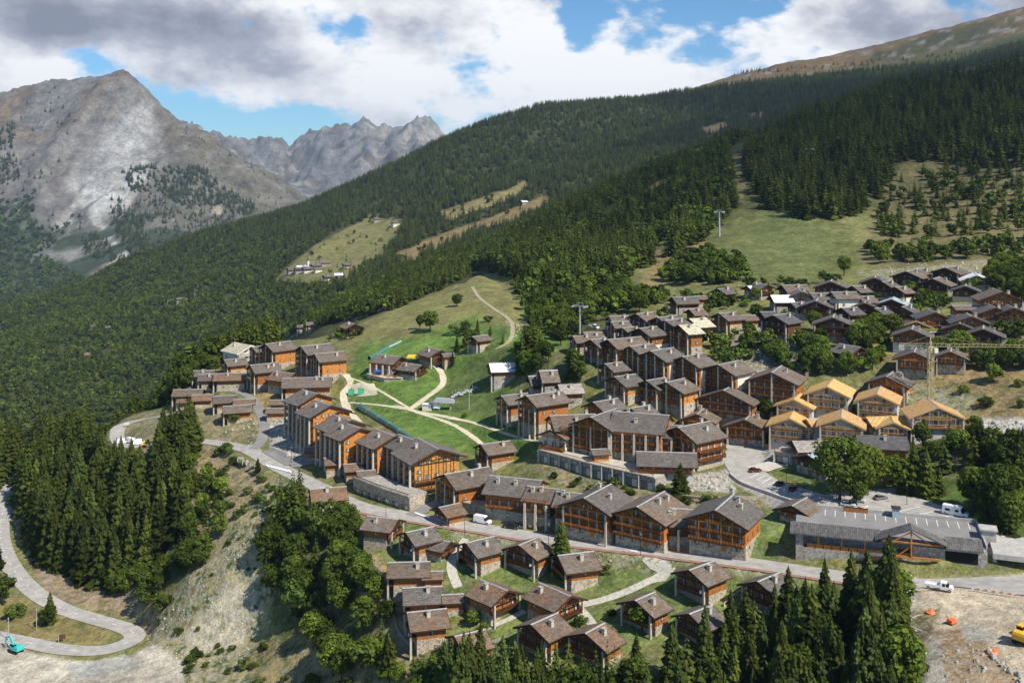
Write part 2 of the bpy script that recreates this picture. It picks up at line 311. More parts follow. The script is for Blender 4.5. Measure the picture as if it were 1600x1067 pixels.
carve('side', [(395,704),(408,688),(413,668),(408,648),(400,632),(385,617),(365,610),(350,612)], 4.6, 360, 560)
carve('low', [(60,700),(30,735),(14,765),(4,800),(1,840),(15,880),(50,922),(95,950),(150,968),(195,981),(211,992),(200,1005),(160,1016),(100,1015),(40,1003),(-60,985),(-200,975)], 7, 300, 560)
carve('plaza', [(1135,700),(1170,698),(1205,700),(1240,703)], 9, 300, 420)
carve('street', [(1165,700),(1158,718),(1168,738),(1200,758),(1245,772),(1290,785),(1330,797)], 12, 280, 400)
PATHS = [([(540,583),(548,598),(537,617),(541,636),(556,655),(562,664)], 3.4, 'pale gravel path along the orange blocks'),
         ([(546,630),(590,633),(640,641),(700,652),(760,667),(845,690)], 2.6, 'pale gravel path crossing the meadow to the centre'),
         ([(640,641),(668,620),(690,603),(692,590),(684,575),(664,566)], 3.0, 'winding gravel path up to the restaurant'),
         ([(650,644),(700,661),(730,677),(752,694)], 2.6, 'gravel path down to the stone chalet'),
         ([(548,590),(575,600),(600,615),(640,638)], 1.6, 'faint gravel track across the playground')]
for i_, (px_, w_, lab_) in enumerate(PATHS): carve('path%d' % i_, px_, w_, 330, 620, 4, 2.0)
carve('track', [(738,448),(748,464),(770,482),(793,497),(801,512),(797,530),(775,545),(740,553),(715,561)], 3, 420, 800)
GV = V0-F*GZ/GY

# ------------------------------------------------------------------ the ground sheet
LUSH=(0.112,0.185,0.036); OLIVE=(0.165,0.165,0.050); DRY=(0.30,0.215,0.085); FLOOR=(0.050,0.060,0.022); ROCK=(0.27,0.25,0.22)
GRAVEL=(0.47,0.42,0.33); SCREE=(0.42,0.38,0.29); EARTH=(0.36,0.27,0.18); BROWN=(0.20,0.145,0.07); FARROCK=(0.26,0.235,0.205)
def inpoly(px, py, poly):
    """signed-ish coverage: inside test plus distance to the outline (in pixels of the photo)"""
    n = len(poly); ins = np.zeros(px.shape, bool); dist = np.full(px.shape, 1e9)
    for i in range(n):
        x1, y1 = poly[i]; x2, y2 = poly[(i+1) % n]
        if y1 != y2:
            c = ((y1 > py) != (y2 > py)) & (px < (x2-x1)*(py-y1)/(y2-y1)+x1)
            ins ^= c
        dx, dy = x2-x1, y2-y1
        t = np.clip(((px-x1)*dx+(py-y1)*dy)/(dx*dx+dy*dy+1e-9), 0, 1)
        dist = np.minimum(dist, np.hypot(px-x1-t*dx, py-y1-t*dy))
    return np.where(ins, dist, -dist)
# polygon, depth range, colour, softness, (stones, tufts)
ZONES = [
 ([(555,560),(560,530),(600,505),(640,480),(700,455),(745,420),(840,470),(900,530),(800,570),(790,620),(860,700),(800,720),(720,705),(640,690),(560,640),(540,600)],(360,900),LUSH,10,(.04,.25)),
 ([(560,500),(640,470),(740,422),(800,440),(830,520),(740,500),(650,520),(560,545)],(480,900),(0.19,0.18,0.06),14,(.1,.25)),
 ([(740,560),(800,545),(810,600),(780,640),(850,690),(700,640),(690,600)],(380,600),(0.095,0.135,0.035),10,(.05,.35)),
 ([(540,690),(600,660),(640,690),(700,720),(650,740)],(330,500),(0.21,0.17,0.07),8,(.05,.3)),
 ([(1000,450),(1030,400),(1100,345),(1140,260),(1165,240),(1200,310),(1240,345),(1320,350),(1360,400),(1300,440),(1180,440)],(500,1150),(0.125,0.135,0.040),14,(.06,.35)),
 ([(1195,315),(1260,340),(1310,380),(1290,420),(1230,430),(1150,420),(1180,350)],(500,900),(0.115,0.135,0.038),14,(.10,.3)),
 ([(1000,445),(1030,390),(1060,380),(1100,370),(1120,390),(1060,420),(1040,450)],(500,900),(0.25,0.19,0.08),8,(.1,.4)),
 ([(1340,400),(1380,300),(1420,240),(1480,215),(1620,230),(1620,430),(1400,425)],(480,1150),(0.155,0.128,0.048),14,(.15,.5)),
 ([(1130,250),(1165,235),(1170,260),(1160,310),(1140,300)],(700,1200),(0.25,0.2,0.08),5,(.1,.2)),
 ([(1000,300),(1050,275),(1050,290),(1000,320)],(700,1300),DRY,4,(0,.2)),
 ([(1340,425),(1600,400),(1620,440),(1500,450),(1400,440)],(450,700),(0.21,0.19,0.09),6,(.6,.4)),
 ([(1380,560),(1430,540),(1620,560),(1620,660),(1500,650),(1400,600)],(330,480),(0.24,0.17,0.07),8,(.2,.6)),
 ([(1150,510),(1230,500),(1270,540),(1260,590),(1180,590),(1140,560)],(350,520),(0.22,0.19,0.13),8,(.7,.7)),
 ([(1370,590),(1450,600),(1530,620),(1500,660),(1400,640)],(330,450),(0.22,0.21,0.10),6,(.5,.5)),
 ([(1520,655),(1620,650),(1620,720),(1560,700)],(300,420),(0.46,0.43,0.38),6,(.9,.1)),
 ([(545,470),(595,450),(600,470),(520,500),(470,520),(440,525)],(650,1250),(0.17,0.19,0.06),4,(0,.2)),
 # talus and dry slopes in the lower left
 ([(270,700),(330,695),(400,725),(440,760),(400,830),(330,850),(290,800),(262,760)],(290,480),(0.27,0.20,0.10),10,(.35,.75)),
 ([(425,745),(470,760),(470,800),(440,850),(420,960),(400,1075),(260,1075),(225,1010),(240,960),(300,890),(370,820)],(280,420),(0.25,0.22,0.105),12,(.55,.9)),
 ([(395,880),(405,960),(380,1010),(300,1030),(280,990),(330,940)],(280,400),(0.42,0.37,0.26),14,(.7,.45)),
 ([(390,1000),(520,990),(640,1000),(700,1080),(380,1080)],(240,330),(0.24,0.19,0.085),12,(.25,.8)),
 ([(550,850),(600,870),(640,930),(650,1010),(600,1010),(560,950)],(250,340),(0.30,0.22,0.10),10,(.25,.6)),
 ([(0,740),(30,850),(80,930),(200,970),(240,1000),(260,930),(160,880),(60,800)],(330,520),(0.26,0.18,0.11),10,(.3,.5)),
 ([(40,940),(150,975),(180,990),(150,1008),(60,1000),(-80,975),(-80,900)],(300,430),(0.24,0.19,0.07),6,(.1,.5)),
 ([(-600,1003),(0,1003),(60,1022),(130,1032),(200,1022),(240,1000),(290,1035),(290,1100),(-600,1100)],(200,360),(0.46,0.41,0.33),7,(.25,.03)),
 ([(100,1040),(200,1020),(225,1045),(120,1060)],(200,360),(0.36,0.36,0.33),5,(.5,0)),
 ([(160,690),(190,650),(250,640),(280,660),(280,690),(230,705)],(430,560),(0.20,0.18,0.085),8,(.25,.7)),
 ([(420,650),(445,640),(470,690),(500,715),(470,725),(420,700)],(370,470),(0.45,0.42,0.36),4,(.9,.4)),
 ([(390,610),(430,615),(440,660),(415,650)],(400,520),(0.29,0.21,0.09),4,(0,.5)),
 ([(330,620),(420,650),(410,690),(330,690),(300,650)],(400,520),(0.23,0.19,0.09),8,(.3,.7)),
 # gardens round the chalets
 ([(560,815),(700,815),(900,850),(1250,890),(1250,930),(1150,960),(1000,1010),(900,1040),(700,1010),(620,900)],(240,345),(0.135,0.175,0.040),12,(.15,.5)),
 ([(700,815),(1000,860),(1260,890),(1240,910),(1000,890),(880,880),(700,835)],(240,345),(0.21,0.20,0.085),6,(.5,.3)),
 ([(560,815),(640,830),(640,880),(600,880)],(240,345),(0.15,0.17,0.05),8,(.1,.4)),
 ([(830,725),(930,735),(1040,770),(1200,780),(1240,800),(1200,850),(1150,860),(1080,800),(880,760)],(290,400),(0.19,0.16,0.075),8,(.35,.8)),
 ([(1070,745),(1130,735),(1150,770),(1080,765)],(290,400),(0.44,0.41,0.36),5,(.9,.2)),
 ([(1190,790),(1235,800),(1220,880),(1160,870)],(270,330),(0.12,0.17,0.04),6,(.2,.3)),
 ([(1195,715),(1250,712),(1330,745),(1420,760),(1340,775),(1270,765),(1190,735)],(290,400),(0.15,0.19,0.05),5,(.1,.2)),
 ([(1150,690),(1240,700),(1230,720),(1180,730),(1200,760),(1300,800),(1380,850),(1300,850),(1200,790),(1130,740)],(270,380),(0.36,0.34,0.31),4,(.1,.05)),
 ([(1290,770),(1400,770),(1560,840),(1560,870),(1300,830)],(260,340),(0.36,0.34,0.31),5,(.1,.02)),
 ([(1380,760),(1440,750),(1620,740),(1620,850),(1560,835),(1480,800)],(260,345),(0.09,0.135,0.032),6,(0,.3)),
 ([(760,745),(700,780),(640,800),(600,790),(560,760),(560,740),(700,740)],(320,400),(0.15,0.18,0.05),6,(.1,.3)),
 # building site in the lower right
 ([(1375,925),(1400,905),(1700,895),(2100,880),(2100,1100),(1420,1100),(1400,1010)],(150,280),(0.46,0.38,0.27),6,(.3,.02)),
 ([(1460,990),(1500,980),(1560,1020),(1600,1070),(1640,1100),(1470,1100)],(150,240),(0.33,0.23,0.13),10,(.5,.05)),
 ([(1395,925),(1440,920),(1440,950),(1400,965)],(200,280),(0.40,0.35,0.26),5,(.4,.05)),
 ([(1395,955),(1470,950),(1450,1000),(1400,1010)],(200,280),(0.20,0.15,0.08),6,(.4,.6)),
 ([(1425,1010),(1465,1000),(1480,1080),(1420,1080)],(150,230),(0.36,0.34,0.28),6,(.7,.2)),
 ([(1500,975),(1540,978),(1560,1000),(1510,1000)],(200,260),(0.38,0.35,0.29),4,(.5,0)),
]
FARZONES = [
 ([(425,440),(445,420),(500,378),(560,348),(575,335),(640,345),(615,375),(600,400),(560,425),(540,440),(480,450)],(1350,2700),(0.195,0.180,0.068),3),
 ([(680,335),(740,312),(790,300),(818,280),(830,288),(800,310),(760,325),(710,345)],(1350,2900),(0.235,0.190,0.085),3),
 ([(610,400),(680,370),(740,350),(800,325),(850,305),(862,315),(830,335),(740,365),(690,385),(640,410)],(1350,2900),(0.25,0.18,0.08),3),
 ([(1095,200),(1130,190),(1150,195),(1120,208),(1100,212)],(1350,3000),(0.30,0.2,0.12),2),
 ([(1165,180),(1200,175),(1190,186)],(1350,3000),(0.30,0.2,0.12),2),
]
def paint():
    sh = GU.shape
    col = np.zeros(sh+(3,)); col[:] = OLIVE
    det = np.zeros(sh+(3,)); det[..., 1] = 0.45; det[..., 0] = 0.15
    n = fbm(GX/60, GY/60, 4)
    def blend(w, c, d=None):
        nonlocal col, det
        col = col*(1-w[..., None])+np.array(c)*w[..., None]
        if d is not None: det = det*(1-w[..., None])+np.array(d)*w[..., None]
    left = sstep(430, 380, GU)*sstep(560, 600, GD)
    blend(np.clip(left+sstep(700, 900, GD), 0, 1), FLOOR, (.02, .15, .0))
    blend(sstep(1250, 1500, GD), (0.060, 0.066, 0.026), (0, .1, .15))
    # forest litter under the lower left and lower right woods
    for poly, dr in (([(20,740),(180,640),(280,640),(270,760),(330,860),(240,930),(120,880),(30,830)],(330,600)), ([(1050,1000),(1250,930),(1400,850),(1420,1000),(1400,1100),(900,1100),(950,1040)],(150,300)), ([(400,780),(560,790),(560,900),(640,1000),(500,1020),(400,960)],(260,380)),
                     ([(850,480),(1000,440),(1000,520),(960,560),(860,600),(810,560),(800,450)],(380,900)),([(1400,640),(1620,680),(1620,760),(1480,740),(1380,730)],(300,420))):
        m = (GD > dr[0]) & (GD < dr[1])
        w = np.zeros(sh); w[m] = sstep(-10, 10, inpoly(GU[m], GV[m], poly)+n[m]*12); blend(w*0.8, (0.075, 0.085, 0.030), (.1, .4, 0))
    for poly, dr, c, soft, (st, tu) in ZONES:
        xs = [p[0] for p in poly]; ys = [p[1] for p in poly]
        m = (GD > dr[0]) & (GD < dr[1]) & (GU > min(xs)-25) & (GU < max(xs)+25) & (GV > min(ys)-25) & (GV < max(ys)+25)
        if not m.any(): continue
        w = np.zeros(sh); w[m] = sstep(-soft*0.6, soft*0.6, inpoly(GU[m], GV[m], poly)+n[m]*soft*0.9)
        blend(w, c, (st, tu, 0))
    for poly, dr, c, soft in FARZONES:
        m = (GD > dr[0]) & (GD < dr[1])
        w = np.zeros(sh); w[m] = sstep(-soft, soft, inpoly(GU[m], GV[m], poly)+n[m]*4); blend(w, c, (0, .35, .1))
    n2 = fbm(GX/300, GY/300, 6); n3 = fbm(GX/90, GY/500, 5)
    # bare ridge above the tree line on the right
    br = sstep(3000, 3150, GD)*(1-sstep(3700, 3900, GD)); blend(br, (0.175, 0.12, 0.058), (0, 0, .55))
    blend(br*sstep(0.05, 0.3, n2), (0.085, 0.082, 0.038)); blend(br*sstep(0.16, 0.34, fbm(GX/55, GY/55, 5)+0.10*sstep(1480, 1600, GU)), (0.22, 0.20, 0.18))
    # big mountain
    mt = sstep(3900, 4200, GD)*(1-sstep(7000, 7300, GD))
    blend(mt, (0.200, 0.186, 0.168), (0, 0, 1))
    blend(mt*sstep(0.0, 0.25, n2)*sstep(330, 150, GV), (0.195, 0.145, 0.092))
    blend(mt*sstep(250, 300, GU+GV*.3)*0.6, (0.15, 0.135, 0.085))
    blend(mt*sstep(-0.05, 0.2, n3)*sstep(480, 380, GV)*0.5, (0.21, 0.19, 0.165))
    MZ = [([(110,290),(165,205),(200,170),(235,160),(245,215),(230,280),(170,330),(125,330)],(0.38,0.37,0.35),12,.9),
          ([(118,180),(160,160),(180,190),(130,260),(60,400),(120,330),(118,260),(150,220),(100,250)],(0.25,0.235,0.21),8,.6),
          ([(95,345),(130,300),(200,260),(240,240),(215,300),(190,320),(160,345),(205,405),(200,420),(180,412),(148,350),(118,290),(110,400),(60,410),(20,420)],(0.47,0.46,0.43),7,.95),
          ([(120,310),(145,300),(170,360),(205,405),(210,410),(198,412),(160,370)],(0.50,0.485,0.46),4,.9),
          ([(240,215),(262,240),(290,262),(250,270),(225,262)],(0.27,0.255,0.23),8,.7),
          ([(50,390),(130,350),(150,370),(130,400),(155,425),(110,440),(70,425)],(0.29,0.275,0.245),8,.8),
          ([(140,400),(160,408),(180,405),(182,412),(160,424)],(0.42,0.36,0.30),4,.9),
          ([(333,315),(338,312),(345,345),(340,350)],(0.42,0.35,0.26),2,.9),
          ([(-60,340),(30,330),(90,370),(60,400),(120,430),(200,440),(200,520),(-60,520)],(0.06,0.085,0.045),16,.75)]
    for poly, c, soft, a in MZ:
        m = (GD > 3500) & (GD < 6300)
        w = np.zeros(sh); w[m] = sstep(-soft, soft, inpoly(GU[m], GV[m], poly)+n2[m]*13+n3[m]*12); blend(w*a, c)
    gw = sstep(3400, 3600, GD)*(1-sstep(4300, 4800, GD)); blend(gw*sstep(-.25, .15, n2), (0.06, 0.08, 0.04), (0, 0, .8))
    # far peaks
    fp = sstep(7200, 7500, GD); blend(fp, (0.180, 0.178, 0.175), (0, 0, 1))
    blend(fp*sstep(0.0, 0.3, n2), (0.14, 0.125, 0.105)); blend(fp*sstep(0.1, 0.3, fbm(GX/500, GY/300, 5)), (0.27, 0.25, 0.22))
    return col, det
def build_ground():
    nr, nc = GZ.shape
    v = np.stack([GX, GY, GZ], -1).reshape(-1, 3)
    idx = np.arange(nr*nc).reshape(nr, nc)
    q = np.stack([idx[:-1, :-1], idx[:-1, 1:], idx[1:, 1:], idx[1:, :-1]], -1).reshape(-1, 4)
    me = bpy.data.meshes.new('ground')
    me.vertices.add(len(v)); me.vertices.foreach_set('co', v.astype(np.float32).ravel())
    me.loops.add(q.size); me.loops.foreach_set('vertex_index', q.astype(np.int32).ravel())
    me.polygons.add(len(q)); me.polygons.foreach_set('loop_start', np.arange(0, q.size, 4, dtype=np.int32))
    me.update(calc_edges=True)
    me.polygons.foreach_set('use_smooth', np.ones(len(q), bool))
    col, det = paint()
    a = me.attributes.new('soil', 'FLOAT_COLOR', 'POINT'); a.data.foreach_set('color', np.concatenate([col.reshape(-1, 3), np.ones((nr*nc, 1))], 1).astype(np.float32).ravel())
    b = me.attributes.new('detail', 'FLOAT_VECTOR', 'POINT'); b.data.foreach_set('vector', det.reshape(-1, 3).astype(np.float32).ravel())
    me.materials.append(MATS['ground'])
    o = bpy.data.objects.new('ground', me); COL.objects.link(o); o['kind'] = 'structure'; o['label'] = 'mountain ground of meadows, dry slopes and bare rock'
build_ground()
# ------------------------------------------------------------------ mesh helper and tagging
class MB:
    def __init__(s): s.v = []; s.f = []; s.m = []
    def face(s, idx, mi=0): s.f.append(idx); s.m.append(mi)
    def poly(s, pts, mi=0):
        n = len(s.v); s.v += [tuple(p) for p in pts]; s.face(tuple(range(n, n+len(pts))), mi)
    def box(s, x0, y0, z0, x1, y1, z1, mi=0):
        n = len(s.v)
        s.v += [(x0,y0,z0),(x1,y0,z0),(x1,y1,z0),(x0,y1,z0),(x0,y0,z1),(x1,y0,z1),(x1,y1,z1),(x0,y1,z1)]
        for q in ((0,3,2,1),(4,5,6,7),(0,1,5,4),(1,2,6,5),(2,3,7,6),(3,0,4,7)): s.face(tuple(n+i for i in q), mi)
    def hexa(s, lo, hi, mi=0):
        """prism between two rings of points"""
        n = len(s.v); k = len(lo); s.v += [tuple(p) for p in lo]+[tuple(p) for p in hi]
        s.face(tuple(n+i for i in reversed(range(k))), mi); s.face(tuple(n+k+i for i in range(k)), mi)
        for i in range(k): j = (i+1) % k; s.face((n+i, n+j, n+k+j, n+k+i), mi)
    def beam(s, a, b, w, h=None, mi=0):
        h = h or w; a = Vector(a); b = Vector(b); d = (b-a).normalized()
        up = Vector((0,0,1)) if abs(d.z) < 0.95 else Vector((1,0,0))
        x = d.cross(up).normalized()*w/2; y = x.cross(d).normalized()*h/2
        s.hexa([a-x-y, a+x-y, a+x+y, a-x+y], [b-x-y, b+x-y, b+x+y, b-x+y], mi)
    def tube(s, pts, rr, k=8, mi=0):
        if not hasattr(rr, '__len__'): rr = [rr]*len(pts)
        n = len(s.v); pts = [Vector(p) for p in pts]
        for i, p in enumerate(pts):
            d = (pts[min(i+1, len(pts)-1)]-pts[max(i-1, 0)]).normalized()
            up = Vector((0,0,1)) if abs(d.z) < 0.9 else Vector((1,0,0))
            x = d.cross(up).normalized(); y = x.cross(d)
            for j in range(k):
                a = 2*math.pi*j/k; s.v.append(tuple(p+(x*math.cos(a)+y*math.sin(a))*rr[i]))
        for i in range(len(pts)-1):
            for j in range(k):
                a = n+i*k+j; b = n+i*k+(j+1) % k; s.face((a, b, b+k, a+k), mi)
        s.face(tuple(n+j for j in reversed(range(k))), mi); s.face(tuple(n+(len(pts)-1)*k+j for j in range(k)), mi)
    def mesh(s, name, mats, smooth=False):
        me = bpy.data.meshes.new(name); me.from_pydata(s.v, [], s.f)
        for m in mats: me.materials.append(MATS[m])
        if len(mats) > 1: me.polygons.foreach_set('material_index', s.m)
        if smooth: me.polygons.foreach_set('use_smooth', [True]*len(s.f))
        me.update(); return me
    def build(s, name, mats, parent=None, smooth=False):
        if isinstance(mats, str): mats = [mats]
        o = bpy.data.objects.new(name, s.mesh(name, mats, smooth)); COL.objects.link(o)
        if parent is not None: o.parent = parent
        return o
def tag(o, label=None, cat=None, group=None, kind=None):
    for k, v in (('label', label), ('category', cat), ('group', group), ('kind', kind)):
        if v: o[k] = v
    return o
def thing(name, label, cat, loc, rz=0.0, group=None):
    o = bpy.data.objects.new(name, None); COL.objects.link(o); o.location = loc; o.rotation_euler = (0, 0, rz)
    o.empty_display_size = 0.5
    return tag(o, label, cat, group)
def dup(root, loc, rz=0.0, scale=1.0, label=None):
    r = root.copy(); COL.objects.link(r); r.location = loc; r.rotation_euler = (0, 0, rz)
    r.scale = scale if hasattr(scale, '__len__') else (scale,)*3
    if label: r['label'] = label
    for ch in root.children:
        c = ch.copy(); COL.objects.link(c); c.parent = r
        for g in ch.children:
            d = g.copy(); COL.objects.link(d); d.parent = c
    return r
# ------------------------------------------------------------------ object materials
def simple(name, col, rough=0.8, spec=0.3, metal=0.0, var=0.25, scale=1.2, objvar=0.0, bumpd=0.0):
    m, t, b = newmat(name)
    co = t.node('ShaderNodeTexCoord').outputs['Object']
    n = t.noise(co, scale, 4, 0.6)
    c = t.mix(1.0, col, t.ramp(n, [(0.3, 1-var), (0.7, 1+var)]), 'MULTIPLY')
    if objvar:
        oi = t.node('ShaderNodeObjectInfo').outputs['Random']
        c = t.mix(1.0, c, t.ramp(oi, [(0.0, 1-objvar), (1.0, 1+objvar)]), 'MULTIPLY')
    t.set(b, 'Base Color', c); t.set(b, 'Roughness', rough); t.set(b, 'Metallic', metal)
    b.inputs['Specular IOR Level'].default_value = spec
    if bumpd: bump(t, b, t.noise(co, scale*4, 3, 0.6), bumpd, 0.7)
    return t, b
def mat_slate(name, base, lichen, amt):
    m, t, b = newmat(name)
    co = t.node('ShaderNodeTexCoord').outputs['Object']
    oi = t.node('ShaderNodeObjectInfo').outputs['Random']
    wc = t.node('ShaderNodeNewGeometry').outputs['Position']
    br = t.node('ShaderNodeTexBrick', {'Vector': t.node('ShaderNodeMapping', {0: co, 'Rotation': (0, 0, rad(90))}).outputs[0], 'Scale': 1.0,
            'Color1': (0.72, 0.72, 0.72, 1), 'Color2': (1.3, 1.3, 1.3, 1), 'Mortar': (0.45, 0.45, 0.45, 1)})
    br.inputs['Brick Width'].default_value = 1.1; br.inputs['Row Height'].default_value = 0.55; br.inputs['Mortar Size'].default_value = 0.03; br.inputs['Bias'].default_value = 0.1
    n = t.noise(wc, 0.28, 6, 0.7); n2 = t.noise(wc, 1.3, 5, 0.7)
    sh = t.math('ADD', t.math('MULTIPLY', n, 0.75), t.math('MULTIPLY', n2, 0.25))
    f = t.node('ShaderNodeMapRange', {'Value': t.math('ADD', sh, t.math('MULTIPLY', t.math('SUBTRACT', oi, 0.5), 0.16)), 'From Min': 0.60-amt, 'From Max': 0.74-amt}).outputs[0]
    c = t.mix(f, base, lichen)
    c = t.mix(1.0, c, br.outputs[0], 'MULTIPLY')
    c = t.mix(0.7, c, t.ramp(n2, [(0.3, 0.65), (0.7, 1.4)]), 'MULTIPLY')
    c = t.mix(1.0, c, t.ramp(oi, [(0, 0.85), (1, 1.18)]), 'MULTIPLY')
    t.set(b, 'Base Color', c); t.set(b, 'Roughness', 0.62); b.inputs['Specular IOR Level'].default_value = 0.35
    bump(t, b, t.math('ADD', br.outputs['Fac'], t.math('MULTIPLY', n2, 0.6)), 0.08, 0.8)
mat_slate('slate', (0.145, 0.126, 0.108), (0.150, 0.100, 0.064), 0.11)
mat_slate('slate_brown', (0.145, 0.117, 0.092), (0.180, 0.105, 0.060), 0.16)
mat_slate('slate_dark', (0.110, 0.102, 0.096), (0.12, 0.085, 0.06), 0.04)
mat_slate('cream_roof', (0.56, 0.50, 0.36), (0.45, 0.37, 0.24), 0.0)
mat_slate('pale_roof', (0.33, 0.29, 0.26), (0.27, 0.22, 0.17), 0.0)
simple('white_roof', (0.78, 0.80, 0.84), 0.45, 0.4, var=0.08)
simple('blue_metal', (0.34, 0.44, 0.50), 0.4, 0.5, var=0.15)
simple('grass_roof', (0.13, 0.16, 0.04), 0.9, 0.1, var=0.5, scale=0.6)
def mat_wood(name, col, gap=0.45, sc=5.0, objvar=0.15, vert=False):
    m, t, b = newmat(name)
    co = t.node('ShaderNodeTexCoord').outputs['Object']
    sx = t.node('ShaderNodeSeparateXYZ', {0: co}).outputs
    w = t.math('FRACT', t.math('MULTIPLY', sx[2] if not vert else t.math('ADD', sx[0], sx[1]), sc))
    line = t.ramp(w, [(0.0, gap), (0.14, 1.0), (0.9, 1.05), (1.0, gap)])
    n = t.noise(co, 1.1, 5, 0.65)
    oi = t.node('ShaderNodeObjectInfo').outputs['Random']
    c = t.mix(1.0, col, line, 'MULTIPLY'); c = t.mix(0.9, c, t.ramp(n, [(0.3, 0.62), (0.7, 1.38)]), 'MULTIPLY')
    c = t.mix(1.0, c, t.ramp(oi, [(0, 1-objvar), (1, 1+objvar)]), 'MULTIPLY')
    t.set(b, 'Base Color', c); t.set(b, 'Roughness', 0.7); b.inputs['Specular IOR Level'].default_value = 0.25
mat_wood('timber_brown', (0.34, 0.135, 0.038), 0.5, 4.0)
mat_wood('timber_dark', (0.105, 0.045, 0.021), 0.5, 4.0)
mat_wood('timber_orange', (0.52, 0.205, 0.045), 0.6, 4.0, 0.10)
mat_wood('timber_red', (0.42, 0.150, 0.034), 0.55, 4.0, 0.10)
mat_wood('timber_gold', (0.50, 0.235, 0.062), 0.6, 4.0, 0.10)
mat_wood('new_wood', (0.48, 0.29, 0.125), 0.7, 3.0, 0.10)
mat_wood('yellow_ply', (0.58, 0.375, 0.145), 0.45, 0.55, 0.06, True)
simple('fascia', (0.060, 0.028, 0.017), 0.75, 0.2, var=0.3)
simple('fascia_new', (0.55, 0.33, 0.13), 0.7, 0.2, var=0.15)
simple('ridge_metal', (0.42, 0.42, 0.41), 0.5, 0.5, metal=0.3)
def mat_stone(name, light, dark, mortar, scale=1.9):
    m, t, b = newmat(name)
    co = t.node('ShaderNodeTexCoord').outputs['Object']
    vo = t.node('ShaderNodeTexVoronoi', {'Vector': co, 'Scale': scale}); vd = t.node('ShaderNodeTexVoronoi', {'Vector': co, 'Scale': scale}, feature='DISTANCE_TO_EDGE')
    r = t.node('ShaderNodeSeparateColor', {0: vo.outputs['Color']}).outputs[0]
    c = t.mix(t.ramp(r, [(0.0, 0.0), (1.0, 1.0)]), dark, light)
    c = t.mix(t.ramp(vd.outputs[0], [(0.02, 1.0), (0.07, 0.0)]), c, mortar)
    c = t.mix(0.8, c, t.ramp(t.noise(co, 0.7, 5, 0.7), [(0.3, 0.72), (0.7, 1.2)]), 'MULTIPLY')
    t.set(b, 'Base Color', c); t.set(b, 'Roughness', 0.9); b.inputs['Specular IOR Level'].default_value = 0.15
    bump(t, b, vd.outputs[0], 0.15, 0.8)
mat_stone('stone', (0.56, 0.48, 0.37), (0.22, 0.18, 0.14), (0.48, 0.42, 0.32))
mat_stone('stone_grey', (0.50, 0.46, 0.40), (0.21, 0.19, 0.17), (0.36, 0.34, 0.30))
simple('pillar_stone', (0.50, 0.44, 0.35), 0.85, 0.15, var=0.25, scale=2.2)
simple('plaster', (0.72, 0.68, 0.58), 0.9, 0.1, var=0.10, scale=0.5)
simple('plaster_grey', (0.50, 0.49, 0.47), 0.9, 0.1, var=0.15, scale=0.4)
simple('concrete', (0.42, 0.40, 0.37), 0.9, 0.1, var=0.2, scale=0.6)
def mat_glass():
    m, t, b = newmat('pane')
    oi = t.node('ShaderNodeNewGeometry').outputs['Random Per Island']
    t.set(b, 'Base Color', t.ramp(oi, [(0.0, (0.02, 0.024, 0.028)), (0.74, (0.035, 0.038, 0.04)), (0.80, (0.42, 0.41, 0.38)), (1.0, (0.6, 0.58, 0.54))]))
    t.set(b, 'Roughness', 0.12); b.inputs['Specular IOR Level'].default_value = 0.6
mat_glass()
simple('shade_glass_black', (0.020, 0.017, 0.015), 0.9, 0.05)  # near-black that paints the shade inside openings; also dark vehicle glazing
simple('asphalt', (0.235, 0.225, 0.215), 0.9, 0.15, var=0.16, scale=0.15)
simple('asphalt_pale', (0.37, 0.35, 0.32), 0.9, 0.15, var=0.22, scale=0.35)
simple('dirt_track', (0.34, 0.30, 0.20), 0.95, 0.1, var=0.3, scale=0.4)
simple('gravel', (0.56, 0.50, 0.36), 0.95, 0.1, var=0.22, scale=0.5, bumpd=0.03)
simple('paving', (0.47, 0.44, 0.37), 0.9, 0.1, var=0.28, scale=1.4, bumpd=0.03)
simple('red_paving', (0.33, 0.18, 0.14), 0.9, 0.1, var=0.2, scale=0.6)
simple('road_paint', (0.80, 0.80, 0.78), 0.7, 0.2, var=0.08)
simple('kerb', (0.52, 0.48, 0.42), 0.9, 0.1, var=0.15)
for n_, c_ in (('paint_white', (0.80, 0.80, 0.80)), ('paint_black', (0.018, 0.018, 0.022)), ('paint_silver', (0.50, 0.52, 0.54)), ('paint_grey', (0.16, 0.17, 0.18)), ('paint_maroon', (0.10, 0.02, 0.02)), ('paint_red', (0.50, 0.03, 0.02)),
               ('paint_teal', (0.05, 0.50, 0.46)), ('paint_yellow', (0.75, 0.42, 0.03)), ('crane_yellow', (0.46, 0.38, 0.19)), ('paint_green', (0.05, 0.32, 0.16)), ('awning_yellow', (0.85, 0.50, 0.02)), ('blue_cloth', (0.03, 0.10, 0.42)), ('tube_green', (0.06, 0.17, 0.13))):
    simple(n_, c_, 0.35, 0.5, var=0.05)
simple('galvanised', (0.50, 0.51, 0.51), 0.45, 0.5, metal=0.4, var=0.1)
simple('rubber', (0.022, 0.022, 0.022), 0.85, 0.2)
simple('orange_plastic', (0.80, 0.16, 0.04), 0.5, 0.4, var=0.1)
simple('boulder', (0.40, 0.37, 0.32), 0.95, 0.1, var=0.35, scale=0.9, objvar=0.2, bumpd=0.05)
simple('skin', (0.55, 0.33, 0.23), 0.6, 0.3, var=0.03); simple('cloth_dark', (0.03, 0.04, 0.09), 0.9, 0.1); simple('cloth_red', (0.5, 0.05, 0.10), 0.9, 0.1); simple('hair', (0.05, 0.03, 0.02), 0.8, 0.2)
simple('bark', (0.115, 0.085, 0.062), 0.95, 0.1, var=0.3, scale=1.5)
